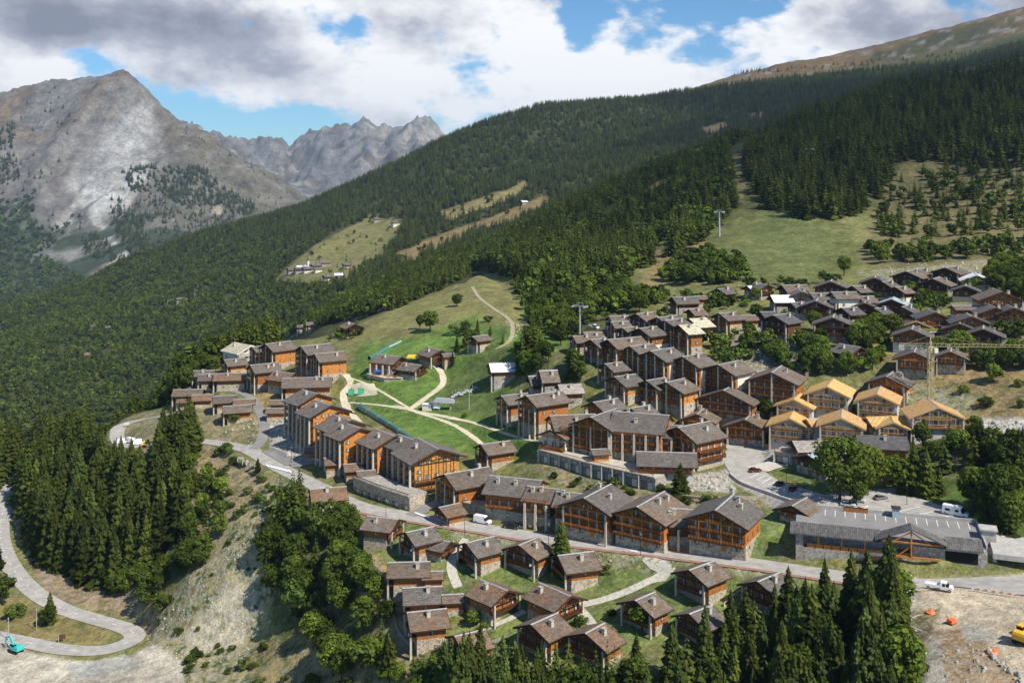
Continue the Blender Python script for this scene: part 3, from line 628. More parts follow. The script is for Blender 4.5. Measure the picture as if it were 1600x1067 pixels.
simple('dead_wood', (0.42, 0.38, 0.32), 0.9, 0.1, var=0.2)
def mat_leaf(name, a, b_, sc=0.35, tr=0.25):
    m = bpy.data.materials.new(name); m.use_nodes = True; MATS[name] = m
    t = NT(m.node_tree); t.n.clear(); o = t.node('ShaderNodeOutputMaterial')
    pos = t.node('ShaderNodeNewGeometry').outputs['Position']
    isl = t.node('ShaderNodeNewGeometry').outputs['Random Per Island']
    oi = t.node('ShaderNodeObjectInfo').outputs['Random']
    f = t.math('ADD', t.math('MULTIPLY', oi, 0.62), t.math('MULTIPLY', isl, 0.38))
    c = t.mix(f, a, b_)
    c = t.mix(1.0, c, t.ramp(t.math('FRACT', t.math('MULTIPLY', oi, 7.31)), [(0.0, 0.55), (1.0, 1.25)]), 'MULTIPLY')
    c = t.mix(1.0, c, t.ramp(t.noise(pos, sc, 3, 0.6), [(0.3, 0.6), (0.7, 1.4)]), 'MULTIPLY')
    c = t.mix(1.0, c, t.ramp(t.noise(pos, 0.02, 4, 0.6), [(0.3, 0.72), (0.7, 1.3)]), 'MULTIPLY')
    d = t.node('ShaderNodeBsdfDiffuse', {'Color': c}); tl = t.node('ShaderNodeBsdfTranslucent', {'Color': t.mix(1.0, c, (1.25, 1.25, 0.6), 'MULTIPLY')})
    g = t.node('ShaderNodeBsdfGlossy', {'Color': (0.6, 0.65, 0.6, 1), 'Roughness': 0.5})
    mx = t.node('ShaderNodeMixShader', {0: tr, 1: d.outputs[0], 2: tl.outputs[0]})
    mx2 = t.node('ShaderNodeMixShader', {0: 0.006, 1: mx.outputs[0], 2: g.outputs[0]})
    t.l.new(mx2.outputs[0], o.inputs[0])
mat_leaf('needles', (0.032, 0.047, 0.009), (0.088, 0.106, 0.017))
mat_leaf('needles_larch', (0.052, 0.085, 0.018), (0.100, 0.130, 0.028))
mat_leaf('leaves', (0.076, 0.122, 0.014), (0.155, 0.192, 0.028))
mat_leaf('leaves_dark', (0.052, 0.084, 0.012), (0.106, 0.140, 0.022))
mat_leaf('leaves_shrub', (0.060, 0.105, 0.018), (0.125, 0.160, 0.038))

# ------------------------------------------------------------------ tree shapes (unit height)
def spruce_mesh(name, seed, mat, layers=17, spokes=9, wide=0.17, base=0.07, ragged=0.25, droop=0.32, detail=2):
    r = random.Random(seed); mb = MB()
    for k in range(layers):
        f = k/(layers-1); z = base+(0.985-base)*f**0.93
        rr = wide*(1-f)**0.78*(0.9+0.1*math.sin(k*2.1))+0.008
        n = max(4, int(spokes*(0.45+0.55*(1-f))))
        for j in range(n):
            a = 2*math.pi*(j+r.uniform(-.35, .35))/n+k*0.7
            L = rr*(1+r.uniform(-ragged, ragged)); w = L*0.34+0.008
            ca, sa = math.cos(a), math.sin(a)
            def P(l, s, dz): return (ca*l-sa*s, sa*l+ca*s, z+dz)
            d = -L*droop*r.uniform(.7, 1.4)
            h = 0.030+rr*0.16
            if detail == 2:
                mb.poly([P(0, 0, h*.6), P(L*.45, -w, d*.35-h*.55), P(L, -w*.18, d), P(L*.62, 0, d*.35+h*.30)])
                mb.poly([P(0, 0, h*.6), P(L*.62, 0, d*.35+h*.30), P(L, w*.18, d), P(L*.45, w, d*.35-h*.55)])
                mb.poly([P(L*.3, -w*.5, d*.2), P(L*.8, -w*.9, d*.9-h*.6), P(L*.9, 0, d)])
                mb.poly([P(L*.3, w*.5, d*.2), P(L*.9, 0, d), P(L*.8, w*.9, d*.9-h*.6)])
            else:
                mb.poly([P(0, 0, h), P(L, -w*.9, d), P(L*1.02, w*.9, d)])
    mb.poly([(0.012, 0, .96), (-.006, .010, .96), (0, 0, 1.02)]); mb.poly([(0, .012, .96), (-.006, -.010, .96), (0, 0, 1.02)])
    return mb.mesh(name, [mat])
def leafy_mesh(name, seed, mat, clumps=34, leaves=30, rx=0.30, zc=0.60, rz=0.40, size=0.042):
    r = random.Random(seed); mb = MB()
    cs = []
    for i in range(clumps):
        while True:
            p = Vector((r.uniform(-1, 1), r.uniform(-1, 1), r.uniform(-1, 1)))
            if 0.25 < p.length < 1: break
        p = p.normalized()*(p.length**0.45)*0.8
        bul = 1.0-0.25*max(0, -p.z)
        cs.append((Vector((p.x*rx*bul, p.y*rx*bul, zc+p.z*rz*0.86)), rx*r.uniform(.26, .44)))
    for c, cr in cs:
        for j in range(leaves):
            q = Vector((r.gauss(0, 1), r.gauss(0, 1), r.gauss(0, 1)+0.25)).normalized()
            o = c+Vector((q.x, q.y, q.z*0.8))*cr*r.uniform(.62, 1.05)
            nrm = (q+Vector((r.uniform(-.6, .6), r.uniform(-.6, .6), r.uniform(-.3, .7)))).normalized()
            x = nrm.orthogonal().normalized(); x.rotate(Matrix.Rotation(r.uniform(0, 6.28), 3, nrm)); y = nrm.cross(x)
            s = size*r.uniform(.6, 1.35)
            mb.poly([o-x*s, o-y*s*.7, o+x*s, o+y*s*.7+nrm*s*.2])
    return mb.mesh(name, [mat])
def trunk_mesh(name, h, r0, r1, limbs=0, seed=0):
    r = random.Random(seed); mb = MB()
    mb.tube([(0, 0, -0.06), (0.004, 0, h*.5), (0, 0.004, h)], [r0*1.25, r0*.8, r1], 7)
    for i in range(limbs):
        a = r.uniform(0, 6.28); z = h*r.uniform(.35, .75); L = r.uniform(.14, .24)
        mb.tube([(0, 0, z), (math.cos(a)*L*.5, math.sin(a)*L*.5, z+L*.5), (math.cos(a)*L, math.sin(a)*L, z+L*1.1)], [r0*.5, r0*.3, r0*.12], 5)
    return mb.mesh(name, ['bark'], True)
SPRUCE = [spruce_mesh('crown', 10+i, 'needles', 25+i % 3, 13, 0.165+0.020*i, 0.05+.01*i, 0.45) for i in range(4)]
LARCH = [spruce_mesh('crown', 50+i, 'needles_larch', 24, 11, 0.18+0.02*i, 0.08, 0.50, 0.12) for i in range(2)]
BROAD = [leafy_mesh('crown', 80+i, 'leaves' if i % 2 else 'leaves_dark', 32+4*i, 52, 0.30+0.03*i, 0.58, 0.40, 0.033) for i in range(4)]
ROUND = [leafy_mesh('crown', 120+i, 'leaves_dark' if i else 'leaves', 48, 60, 0.42, 0.56, 0.44, 0.029) for i in range(2)]
BUSH = [leafy_mesh('crown', 95+i, 'leaves_shrub' if i % 2 else 'leaves_dark', 16, 44, 0.52, 0.42, 0.42, 0.060) for i in range(3)]
TR_SPRUCE = trunk_mesh('trunk', 0.93, 0.016, 0.003); TR_BROAD = trunk_mesh('trunk', 0.62, 0.022, 0.008, 7, 3); TR_BUSH = trunk_mesh('stem', 0.5, 0.02, 0.008, 5, 5)
FAR_SPRUCE = [spruce_mesh('spruce', 200+i, 'needles', 11, 9, 0.23+0.03*i, 0.03, 0.3, 0.30, 1) for i in range(3)]
FAR_LARCH = [spruce_mesh('larch', 220, 'needles_larch', 9, 7, 0.20, 0.05, 0.35, 0.2, 1)]
FAR_BROAD = [leafy_mesh('broadleaf', 230+i, 'leaves' if i else 'leaves_dark', 10, 13, 0.40, 0.50, 0.42, 0.125) for i in range(2)]

# kind table: crown meshes, trunk mesh
KINDS = {'spruce': (SPRUCE, TR_SPRUCE, 'spruce_tree', 'trunk', 'spruce tree'), 'larch': (LARCH, TR_SPRUCE, 'larch_tree', 'trunk', 'larch tree'),
         'broad': (BROAD, TR_BROAD, 'broadleaf_tree', 'trunk', 'broadleaf tree'), 'round': (ROUND, TR_BROAD, 'broadleaf_tree', 'trunk', 'broadleaf tree'),
         'bush': (BUSH, TR_BUSH, 'shrub', 'stem', 'shrub')}
PROTO = {}
def put_tree(kind, loc, h, label, group, r=random, squash=1.0):
    crowns, tr, nm, tn, cat = KINDS[kind]
    i = r.randrange(len(crowns)); key = (kind, i)
    sc = (h*squash, h*squash, h)
    if key not in PROTO:
        o = thing(nm, label, cat, loc, r.uniform(0, 6.28), group); o.scale = sc
        for me, n_ in ((tr, tn), (crowns[i], 'crown')):
            c = bpy.data.objects.new(n_, me); COL.objects.link(c); c.parent = o
        PROTO[key] = o
    else:
        o = dup(PROTO[key], loc, r.uniform(0, 6.28), sc); o['label'] = label; o['group'] = group
    return o

def cloud_instances(name, pts, sources, label):
    """one stuff object: a point mesh whose points carry trees through geometry nodes. pts: (x,y,z,height,variant,rot)"""
    me = bpy.data.meshes.new(name); P = np.array(pts, np.float32)
    me.vertices.add(len(P)); me.vertices.foreach_set('co', P[:, :3].ravel())
    for an, c in (('th', 3), ('tr', 5)):
        a = me.attributes.new(an, 'FLOAT', 'POINT'); a.data.foreach_set('value', P[:, c].copy())
    a = me.attributes.new('tv', 'INT', 'POINT'); a.data.foreach_set('value', P[:, 4].astype(np.int32))
    o = bpy.data.objects.new(name, me); COL.objects.link(o); tag(o, label, None, None, 'stuff')
    g = bpy.data.node_groups.new(name, 'GeometryNodeTree')
    g.interface.new_socket('Geometry', in_out='INPUT', socket_type='NodeSocketGeometry'); g.interface.new_socket('Geometry', in_out='OUTPUT', socket_type='NodeSocketGeometry')
    gi = g.nodes.new('NodeGroupInput'); go = g.nodes.new('NodeGroupOutput'); join = g.nodes.new('GeometryNodeJoinGeometry')
    def attr(n, ty):
        q = g.nodes.new('GeometryNodeInputNamedAttribute'); q.data_type = ty; q.inputs['Name'].default_value = n; return q.outputs['Attribute']
    th = attr('th', 'FLOAT'); trr = attr('tr', 'FLOAT'); tv = attr('tv', 'INT')
    for k, me_s in enumerate(sources):
        src = bpy.data.objects.new(name+'_tree', me_s)
        inf = g.nodes.new('GeometryNodeObjectInfo'); inf.inputs['Object'].default_value = src; inf.inputs['As Instance'].default_value = True
        cmp = g.nodes.new('FunctionNodeCompare'); cmp.data_type = 'INT'; cmp.operation = 'EQUAL'
        g.links.new(tv, cmp.inputs[2]); cmp.inputs[3].default_value = k
        ip = g.nodes.new('GeometryNodeInstanceOnPoints')
        g.links.new(gi.outputs[0], ip.inputs['Points']); g.links.new(cmp.outputs[0], ip.inputs['Selection']); g.links.new(inf.outputs['Geometry'], ip.inputs['Instance'])
        cx = g.nodes.new('ShaderNodeCombineXYZ'); g.links.new(trr, cx.inputs[2]); g.links.new(cx.outputs[0], ip.inputs['Rotation'])
        cs = g.nodes.new('ShaderNodeCombineXYZ')
        for i in range(3): g.links.new(th, cs.inputs[i])
        g.links.new(cs.outputs[0], ip.inputs['Scale'])
        g.links.new(ip.outputs[0], join.inputs[0])
    g.links.new(join.outputs[0], go.inputs[0])
    md = o.modifiers.new('trees', 'NODES'); md.node_group = g
    return o
# ------------------------------------------------------------------ houses
def occupy(x, y, w, l, rz, m=1.0):
    c, s = math.cos(rz), math.sin(rz); n = int((w/2+m)//1)+1; k = int((l/2+m)//1)+1
    for i in range(-n, n+1):
        for j in range(-k, k+1):
            px = x+c*i-s*j; py = y+s*i+c*j; OCC.add((int(px//2), int(py//2)))
def window_mesh(mb, x, y, z, w, h, nx, ny, shutter=False):
    """window set on a wall whose outward normal is (nx, ny); mats: 0 frame, 1 pane, 2 shutter"""
    tx, ty = -ny, nx
    def bx(a0, a1, z0, z1, d0, d1, mi):
        p = [(x+tx*a0+nx*d0, y+ty*a0+ny*d0), (x+tx*a1+nx*d0, y+ty*a1+ny*d0), (x+tx*a1+nx*d1, y+ty*a1+ny*d1), (x+tx*a0+nx*d1, y+ty*a0+ny*d1)]
        mb.hexa([(q[0], q[1], z0) for q in p], [(q[0], q[1], z1) for q in p], mi)
    bx(-w/2, -w/2+.12, z, z+h, -.03, .10, 0); bx(w/2-.12, w/2, z, z+h, -.03, .10, 0)
    bx(-w/2+.12, w/2-.12, z+h-.12, z+h, -.03, .10, 0); bx(-w/2+.12, w/2-.12, z, z+.12, -.03, .12, 0)
    bx(-.05, .05, z+.12, z+h-.12, -.03, .08, 0)
    bx(-w/2+.12, -.05, z+.12, z+h-.12, -.03, .045, 1); bx(.05, w/2-.12, z+.12, z+h-.12, -.03, .045, 1)
    if shutter:
        bx(-w/2-.62, -w/2-.04, z, z+h, 0.0, .08, 2); bx(w/2+.04, w/2+.62, z, z+h, 0.0, .08, 2)
def balcony_mesh(x0, x1, y0, y1, z, sides, post=None):
    """deck with board railing on the given sides ('s' front y0, 'e' x1, 'w' x0, 'n' y1). mats: 0 deck, 1 boards"""
    mb = MB(); mb.box(x0, y0, z-.22, x1, y1, z, 0)
    def rail(ax, ay, bx_, by_):
        L = math.hypot(bx_-ax, by_-ay); n = max(2, int(L/0.42)); dx, dy = (bx_-ax)/L, (by_-ay)/L
        for i in range(n):
            t = (i+.5)*L/n
            mb.beam((ax+dx*t, ay+dy*t, z+.02), (ax+dx*t, ay+dy*t, z+.92), .37, .05, 1) if abs(dx) > .5 else mb.beam((ax+dx*t, ay+dy*t, z+.02), (ax+dx*t, ay+dy*t, z+.92), .05, .37, 1)
        mb.beam((ax, ay, z+1.0), (bx_, by_, z+1.0), .14, .12, 0); mb.beam((ax, ay, z+.16), (bx_, by_, z+.16), .07, .10, 0)
    if 's' in sides: rail(x0, y0+.06, x1, y0+.06)
    if 'n' in sides: rail(x0, y1-.06, x1, y1-.06)
    if 'e' in sides: rail(x1-.06, y0, x1-.06, y1)
    if 'w' in sides: rail(x0+.06, y0, x0+.06, y1)
    return mb
STY = {  # C and A rails lighter than their walls: recess shade painted into the timber
 'C': dict(base='stone', wall='timber_brown', roof='slate', trim='fascia', rail='timber_red', sb=1.75, fb=1, sbal=0, fc=2, sc=0, tp=.42, og=1.9, oe=1.0, chim=1, shut=1),
 'A': dict(base='stone', wall='timber_red', roof='slate', trim='fascia', rail='timber_orange', sb=2.6, fb=2, sbal=0, fc=2, sc=0, tp=.42, og=1.8, oe=1.2, chim=2, shut=0),
 'T': dict(base='stone', wall='timber_orange', roof='slate', trim='fascia', rail='timber_orange', sb=2.6, fb=0, sbal=4, fc=0, sc=4, tp=.38, og=1.0, oe=1.9, chim=1, shut=0),
 'F': dict(base='stone', wall='timber_orange', roof='slate', trim='fascia', rail='timber_orange', sb=2.6, fb=3, sbal=0, fc=3, sc=0, tp=.40, og=1.9, oe=1.1, chim=1, shut=0, endw='plaster'),
 'N': dict(base='plaster_grey', wall='plaster_grey', roof='yellow_ply', trim='fascia_new', rail='new_wood', sb=3.0, fb=2, sbal=0, fc=2, sc=0, tp=.42, og=1.5, oe=.9, chim=0, shut=0, big=1),
 'H': dict(base='stone_grey', wall='timber_dark', roof='slate_dark', trim='fascia', rail='timber_brown', sb=2.4, fb=1, sbal=0, fc=1, sc=0, tp=.40, og=1.4, oe=.9, chim=1, shut=0),
 'S': dict(base='stone', wall='timber_brown', roof='slate', trim='fascia', rail='timber_brown', sb=1.6, fb=0, sbal=0, fc=0, sc=0, tp=.38, og=.8, oe=.7, chim=0, shut=0),
}
HOUSES = []; OCC = set()
def house(a, b, phi, Wd, H, st, label, name='chalet', group=None, **kw):
    q = dict(STY[st]); q.update(kw)
    if st in 'ACFH' and 'dmin' not in q: H *= .86; Wd *= 1.02 if st == 'C' else 1.08
    if st == 'N': H *= .86; Wd *= .94
    if st == 'T': Wd *= 1.06
    mu, mv = (a[0]+b[0])/2, (a[1]+b[1])/2
    P = pick(mu, mv, H, q.get('dmin', 150)); s = F/P.y
    L = q.get('L')
    if L is None:
        sp = abs(math.sin(rad(phi))); L = abs(a[0]-b[0])/s/max(sp, .35)
        L = min(max(L*(1.0 if st == 'C' else 1.10)-q['og']*1.1, 5.0), 24.0)
    rz = rad(phi); c, sn = math.cos(rz), math.sin(rz); W2 = Wd/2; L2 = L/2
    gz = [ground(P.x+c*x-sn*y, P.y+sn*x+c*y)-P.z for x, y in ((-W2, -L2-1.5), (W2, -L2-1.5), (-W2, L2), (W2, L2), (0, -L2-1.5))]
    zl = max(min(gz)-.9, -9.0); top = -.4
    nm = {'C': 'chalet', 'S': 'outbuilding', 'H': 'old_chalet', 'N': 'timber_frame_house'}.get(st, 'apartment_house') if name == 'chalet' else name
    cat = q.get('cat') or nm.replace('_', ' ').replace('old ', '')
    t = thing(nm, label, cat, (P.x, P.y, P.z), rz, group)
    occupy(P.x, P.y, Wd+1.5, L+3.5, rz, .5)
    HOUSES.append((P.x, P.y, Wd, L, rz, P.z))
    tp, og, oe = q['tp'], q['og']*1.1, q['oe']*1.25; eave = H-tp*W2; sb = min(q['sb'], eave-2.2)
    if eave < 3.5: sb = min(1.0, eave*.35)
    sd = 1 if phi < 0 else -1                         # side wall that faces the photograph
    MB_ = MB(); MB_.box(-W2-.06, -L2-.06, zl, W2+.06, L2+.06, sb); MB_.build('stone_base' if 'stone' in q['base'] else 'plaster_base', q['base'], t)
    m = MB(); m.hexa([(-W2,-L2,sb),(W2,-L2,sb),(W2,-L2,eave),(0,-L2,H-.02),(-W2,-L2,eave)], [(-W2,L2,sb),(W2,L2,sb),(W2,L2,eave),(0,L2,H-.02),(-W2,L2,eave)])
    m.build('timber_wall' if 'timber' in q['wall'] or 'wood' in q['wall'] else 'upper_wall', q['wall'], t)
    if q.get('endw'):                                  # pale masonry strip at the far end of the side wall
        m = MB(); x0, x1 = (W2-.3, W2+.09) if sd > 0 else (-W2-.09, -W2+.3)
        m.box(x0, -L2+L*.12, sb+.003, x1, L2+.03, eave-.35); m.build('end_wall', q['endw'], t)
    # roof
    m = MB(); th = .34; ye0, ye1 = -L2-og, L2+og*.55; xe = W2+oe; ze = H-tp*xe
    for sg in (-1, 1):
        lo = [(0, ye0, H+.02), (sg*xe, ye0, ze+.02), (sg*xe, ye1, ze+.02), (0, ye1, H+.02)]
        hi = [(p[0], p[1], p[2]+th) for p in lo]
        n = len(m.v); m.v += lo+hi
        m.face((n, n+1, n+2, n+3), 1); m.face((n+4, n+5, n+6, n+7), 0)
        for i in range(4):
            if i == 3: continue
            j = (i+1) % 4; m.face((n+i, n+j, n+4+j, n+4+i), 1)
    roof = m.build('roof', [q['roof'], q['trim']], t)
    if q.get('cap', 1):
        m = MB()
        for sg in (-1, 1): m.poly([(0, ye0-.02, H+th+.10), (sg*.34, ye0-.02, H+th-tp*.34+.06), (sg*.34, ye1+.02, H+th-tp*.34+.06), (0, ye1+.02, H+th+.10)])
        m.build('ridge_cap', 'ridge_metal' if 'ply' not in q['roof'] else 'new_wood', roof)
    m = MB()                                            # barge boards
    for y in (ye0, ye1-.07):
        m = MB()
        for sg in (-1, 1):
            m.hexa([(0, y-.04, H-.18), (sg*xe, y-.04, ze-.18), (sg*xe, y-.04, ze+th+.06), (0, y-.04, H+th+.06)], [(0, y+.05, H-.18), (sg*xe, y+.05, ze-.18), (sg*xe, y+.05, ze+th+.06), (0, y+.05, H+th+.06)])
        m.build('barge_board', q['trim'], roof)
    rc = random.Random(int(mu*7+mv*13))
    for i in range(q['chim']):
        x = sd*(W2*(.28+.3*rc.random()))*(1 if i == 0 else -rc.choice((-1, .6))); y = L2*(-.1+.9*(i-.3*rc.random())) if i else L2*(rc.random()*.8-.3); zt = H-tp*abs(x)
        m = MB(); m.box(x-.5, y-.5, zt-.2, x+.5, y+.5, zt+1.7, 0); m.box(x-.62, y-.62, zt+1.78, x+.62, y+.62, zt+1.93, 1); m.box(x-.38, y-.38, zt+1.7, x+.38, y+.38, zt+1.78, 2)
        m.build('chimney', ['pillar_stone', 'stone_grey', 'shade_glass_black'], roof)
    # floors, balconies, windows
    lv = [sb+.05]; fh = 2.75
    while lv[-1]+fh < eave-1.2: lv.append(lv[-1]+fh)
    if H-tp*1.6-lv[-1] > fh+1.9: lv.append(lv[-1]+fh)
    yb = -L2-og+.35
    wn = ['fascia' if not q.get('wf') else q['wf'], 'pane', q['rail']]
    nb = 0
    for k, z in enumerate(lv):
        wid = Wd if z < eave-1.5 else max(2.5, (H-z-2.2)*2/tp)
        wid = min(wid, Wd)
        if nb < q['fb']:
            nb += 1
            balcony_mesh(-wid/2+.1, wid/2-.1, yb, -L2-.02, z, 'sew').build('balcony', [q['trim'], q['rail']], t)
        n = max(1, int(wid/2.9))
        for i in range(n):
            if n > 2 and rc.random() < .16: continue
            x = -wid/2+(i+.5)*wid/n+rc.uniform(-.2, .2)
            m = MB(); big = q.get('big'); window_mesh(m, x, -L2, z+.06, min(wid/n-.5, 2.2) if big else rc.choice((1.3, 1.6, 1.6)), 2.15 if (k < q['fb'] or big) else 1.25, 0, -1, q['shut'] and not (k < q['fb']))
            m.build('window', wn, t)
        if q.get('bw'): pass
        if k < q['sbal']:
            x0, x1 = (W2+.02, W2+1.5) if sd > 0 else (-W2-1.5, -W2-.02)
            balcony_mesh(x0, x1, -L2+.3, L2-.3, z, 'sn'+('e' if sd > 0 else 'w')).build('balcony', [q['trim'], q['rail']], t)
        if z < eave-2.0:
            n = max(1, int(L/(2.8 if q['sbal'] else 4.4)))
            for i in range(n):
                if not q['sbal'] and rc.random() < .25: continue
                y = -L2+(i+.5)*L/n
                if q.get('endw') and y > -L2+L*.1 and rc.random() < .6: continue
                m = MB(); window_mesh(m, sd*W2*(1.0 if not q.get('endw') else 1.0)+(sd*.09 if q.get('endw') else 0), y, z+(.06 if q['sbal'] else .85), 1.4 if q['sbal'] else 1.1, 2.1 if q['sbal'] else 1.15, sd, 0, q['shut'])
                m.build('window', wn, t)
    # openings in the masonry base
    if sb > 2.2:
        n = max(1, int(Wd/3.6))
        for i in range(n):
            x = -W2+(i+.5)*Wd/n; m = MB()
            if i == n//2: window_mesh(m, x, -L2-.06, .05 if min(gz) > -1 else sb-2.3, 1.3, 2.0, 0, -1); m.build('door', [q['rail'], q['rail'], q['rail']], t)
            else: window_mesh(m, x, -L2-.06, sb-1.7, 1.2, 1.1, 0, -1); m.build('window', wn, t)
        for i in range(max(1, int(L/5))):
            y = -L2+(i+.5)*L/max(1, int(L/5)); m = MB(); window_mesh(m, sd*(W2+.06), y, sb-1.6, 1.0, .9, sd, 0); m.build('window', wn, t)
    # stone pillars
    fc = q['fc']
    if fc:
        for i in range(fc):
            x = (-W2+.35)+(Wd-.7)*(i/(fc-1) if fc > 1 else (1 if sd > 0 else 0)); ztop = H-tp*abs(x)-.1
            if fc > 2 and 0 < i < fc-1: ztop = min(ztop, lv[min(len(lv)-1, q['fb'])]-.3 if q['fb'] < len(lv) else ztop)
            m = MB(); r0 = .30 if st in 'CHA' else .36; m.hexa([(x-r0, yb-.2, zl), (x+r0, yb-.2, zl), (x+r0, yb+.4, zl), (x-r0, yb+.4, zl)], [(x-.24, yb-.16, ztop), (x+.24, yb-.16, ztop), (x+.24, yb+.32, ztop), (x-.24, yb+.32, ztop)])
            m.build('pillar', 'pillar_stone', t)
    if q['sc']:
        for i in range(q['sc']):
            y = -L2+.5+(L-1)*i/(q['sc']-1); x = sd*(W2+1.6); ztop = H-tp*abs(x)-.1
            m = MB(); m.hexa([(x-.4, y-.4, zl), (x+.4, y-.4, zl), (x+.4, y+.4, zl), (x-.4, y+.4, zl)], [(x-.3, y-.3, ztop), (x+.3, y-.3, ztop), (x+.3, y+.3, ztop), (x-.3, y+.3, ztop)])
            m.build('pillar', 'pillar_stone', t)
    # open timber truss under the front overhang
    if og > 1.2:
        m = MB(); y = -L2-og+.45; zt = max(eave-.1, sb+1.5)
        m.beam((-W2+.1, y, zt), (W2-.1, y, zt), .22, .28)
        n = max(2, int(Wd/2.8))
        zb = lv[0] if q['fb'] else zt
        for i in range(1, n):
            x = -W2+Wd*i/n; m.beam((x, y, zb if q['fb'] > 1 or i in (1, n-1) else zt), (x, y, H-tp*abs(x)-.05), .22)
        if q['fb'] > 1: m.beam((-W2+.3, y, H-tp*W2*.45-.3), (W2-.3, y, H-tp*W2*.45-.3), .16, .2) if Wd < 0 else None
        m.beam((0, y, zt), (W2*.4, y, H-tp*W2*.4), .16); m.beam((0, y, zt), (-W2*.4, y, H-tp*W2*.4), .16)
        m.build('truss', q['rail'] if st in 'NA' else q['trim'], t)
    if q.get('dish'):
        m = MB(); z = lv[0]+1.2; x = sd*W2*.8
        m.tube([(x, yb-.25, z), (x, yb-.32, z+.02), (x, yb-.40, z+.05)], [.10, .32, .45], 10); m.build('satellite_dish', 'paint_white', t)
    return t
def rows(group, tab):
    for r in tab:
        kw = r[7] if len(r) > 7 else {}
        house(r[0], r[1], r[2], r[3], r[4], r[5], r[6], group=group, **kw)
BR = dict(roof='slate_brown')
def all_houses():
    rows('small holiday chalets below the main road', [
     ((619,813),(573,806),72,9,7.5,'C','chalet with long slate roof at the upper left end of the small chalets'),
     ((639.5,832),(677,823.5),-57,9.5,8,'C','wooden chalet with a lower annex wing at its right side, beside the stone footpath', dict(dish=1)),
     ((693,846),(680,842),60,6.5,5,'C','small annex wing with its own slate roof right of the footpath chalet', dict(L=5.5,fb=1,fc=0,og=1.2,chim=0,name='annex')),
     ((732.5,848),(772,839),-55,10,8,'C','chalet right of the curved stone footpath with rubble lower wall'),
     ((813.5,853),(840,839),-40,11,8.5,'C','chalet directly left of the lone conifer by the road', dict(dish=1)),
     ((876,868),(928,862.5),-72,11,8,'C','chalet with broad grey roof directly right of the lone conifer by the road'),
     ((611,880),(672,878),-86,9,7.5,'C','uppermost of the three chalets stacked at the left edge of the garden', BR),
     ((669,894),(686,893),-86,5,4,'S','little slate roofed shed joined to the uppermost stacked chalet', dict(name='annex')),
     ((635,920),(691,916.5),-83,9.5,7.5,'C','middle one of the three chalets stacked at the left edge of the garden'),
     ((701,930),(716,929),-83,5,4,'S','little slate roofed shed joined to the middle stacked chalet', dict(name='annex')),
     ((642,958),(697,951),-76,10,8,'C','lowest of the three stacked chalets with warm brown lichened roof', dict(dish=1,**BR)),
     ((790,921.5),(751,907),45,10,8,'C','chalet with terrace and white chairs at the foot of the stone footpath', BR),
     ((887,930),(843,911.5),42,10,8,'C','chalet facing right beside the lower end of the stone path', BR),
     ((833,974),(871,960),-45,10,8.5,'C','chalet with rusty brown roof standing below the centre of the garden', dict(dish=1,**BR)),
     ((917,990),(946,973),-42,11,8.5,'C','lowest chalet of the garden with rusty brown roof above the trees', BR),
     ((995.5,940),(1024,923.5),-47,10,8.5,'C','chalet just below the stone path with a small tree before its balcony'),
     ((1077,890),(1118,878),-50,10,8.5,'C','chalet under the fork of the stone path with bright stone side wall', dict(dish=1)),
     ((1183,908),(1222,896),-50,10.5,8,'C','rightmost small chalet half hidden by spruces below the road'),
     ((1078,959),(1116,946),-52,9.5,8,'C','chalet half hidden by the spruce tops at the lower right of the garden'),
     ((716,993),(758,985),-62,9,7.5,'C','chalet peeping out behind conifers at the bottom of the garden', BR),
     ((490,765.6),(540,760.5),-74,10,7,'C','lone chalet on the slope edge left of the main road', BR)])
    rows('apartment houses along the main road', [
     ((702,741),(761,730),-58,12,12.5,'A','tiled red timber apartment house with braced gable next to the stone podium', dict(fc=3,**BR)),
     ((836,752),(772,743),72,13,11.5,'A','long roofed apartment wing in the middle of the left roadside block', dict(fb=1,sbal=1,L=15)),
     ((863,765),(832,760),70,10,9.5,'A','apartment wing with three stone pillars above the white van', dict(fb=0,sbal=2,sc=3,L=8,fc=0,**BR)),
     ((690,792),(716,788),-55,9,5,'S','low stone garage hut at the roadside left of the white van', dict(L=6,sb=3,og=1.2,**BR)),
     ((906,772),(878,769),72,10,9.5,'A','lower connecting wing left of the first large roadside gable', dict(fb=0,sbal=2,fc=0,L=7)),
     ((914.5,774),(955,761),-34,14,13.5,'A','roadside apartment house with broad gable and stone pillars behind the lone conifer', dict(L=14,fb=2,fc=2)),
     ((996,787),(1040,773),-35,14.5,13.5,'A','middle roadside apartment house with yellow striped balcony awnings', dict(L=15,fb=3,fc=0)),
     ((1077,797),(1047,795),78,11,9,'A','lower link wing with three stone pillars beside the last roadside gable', dict(fb=0,sbal=1,fc=0,sc=3,L=9)),
     ((1116,792.5),(1150,777),-30,15,13.5,'A','rightmost roadside apartment house with white stone corner and three chimneys', dict(L=14,fb=3,fc=0,chim=3))])
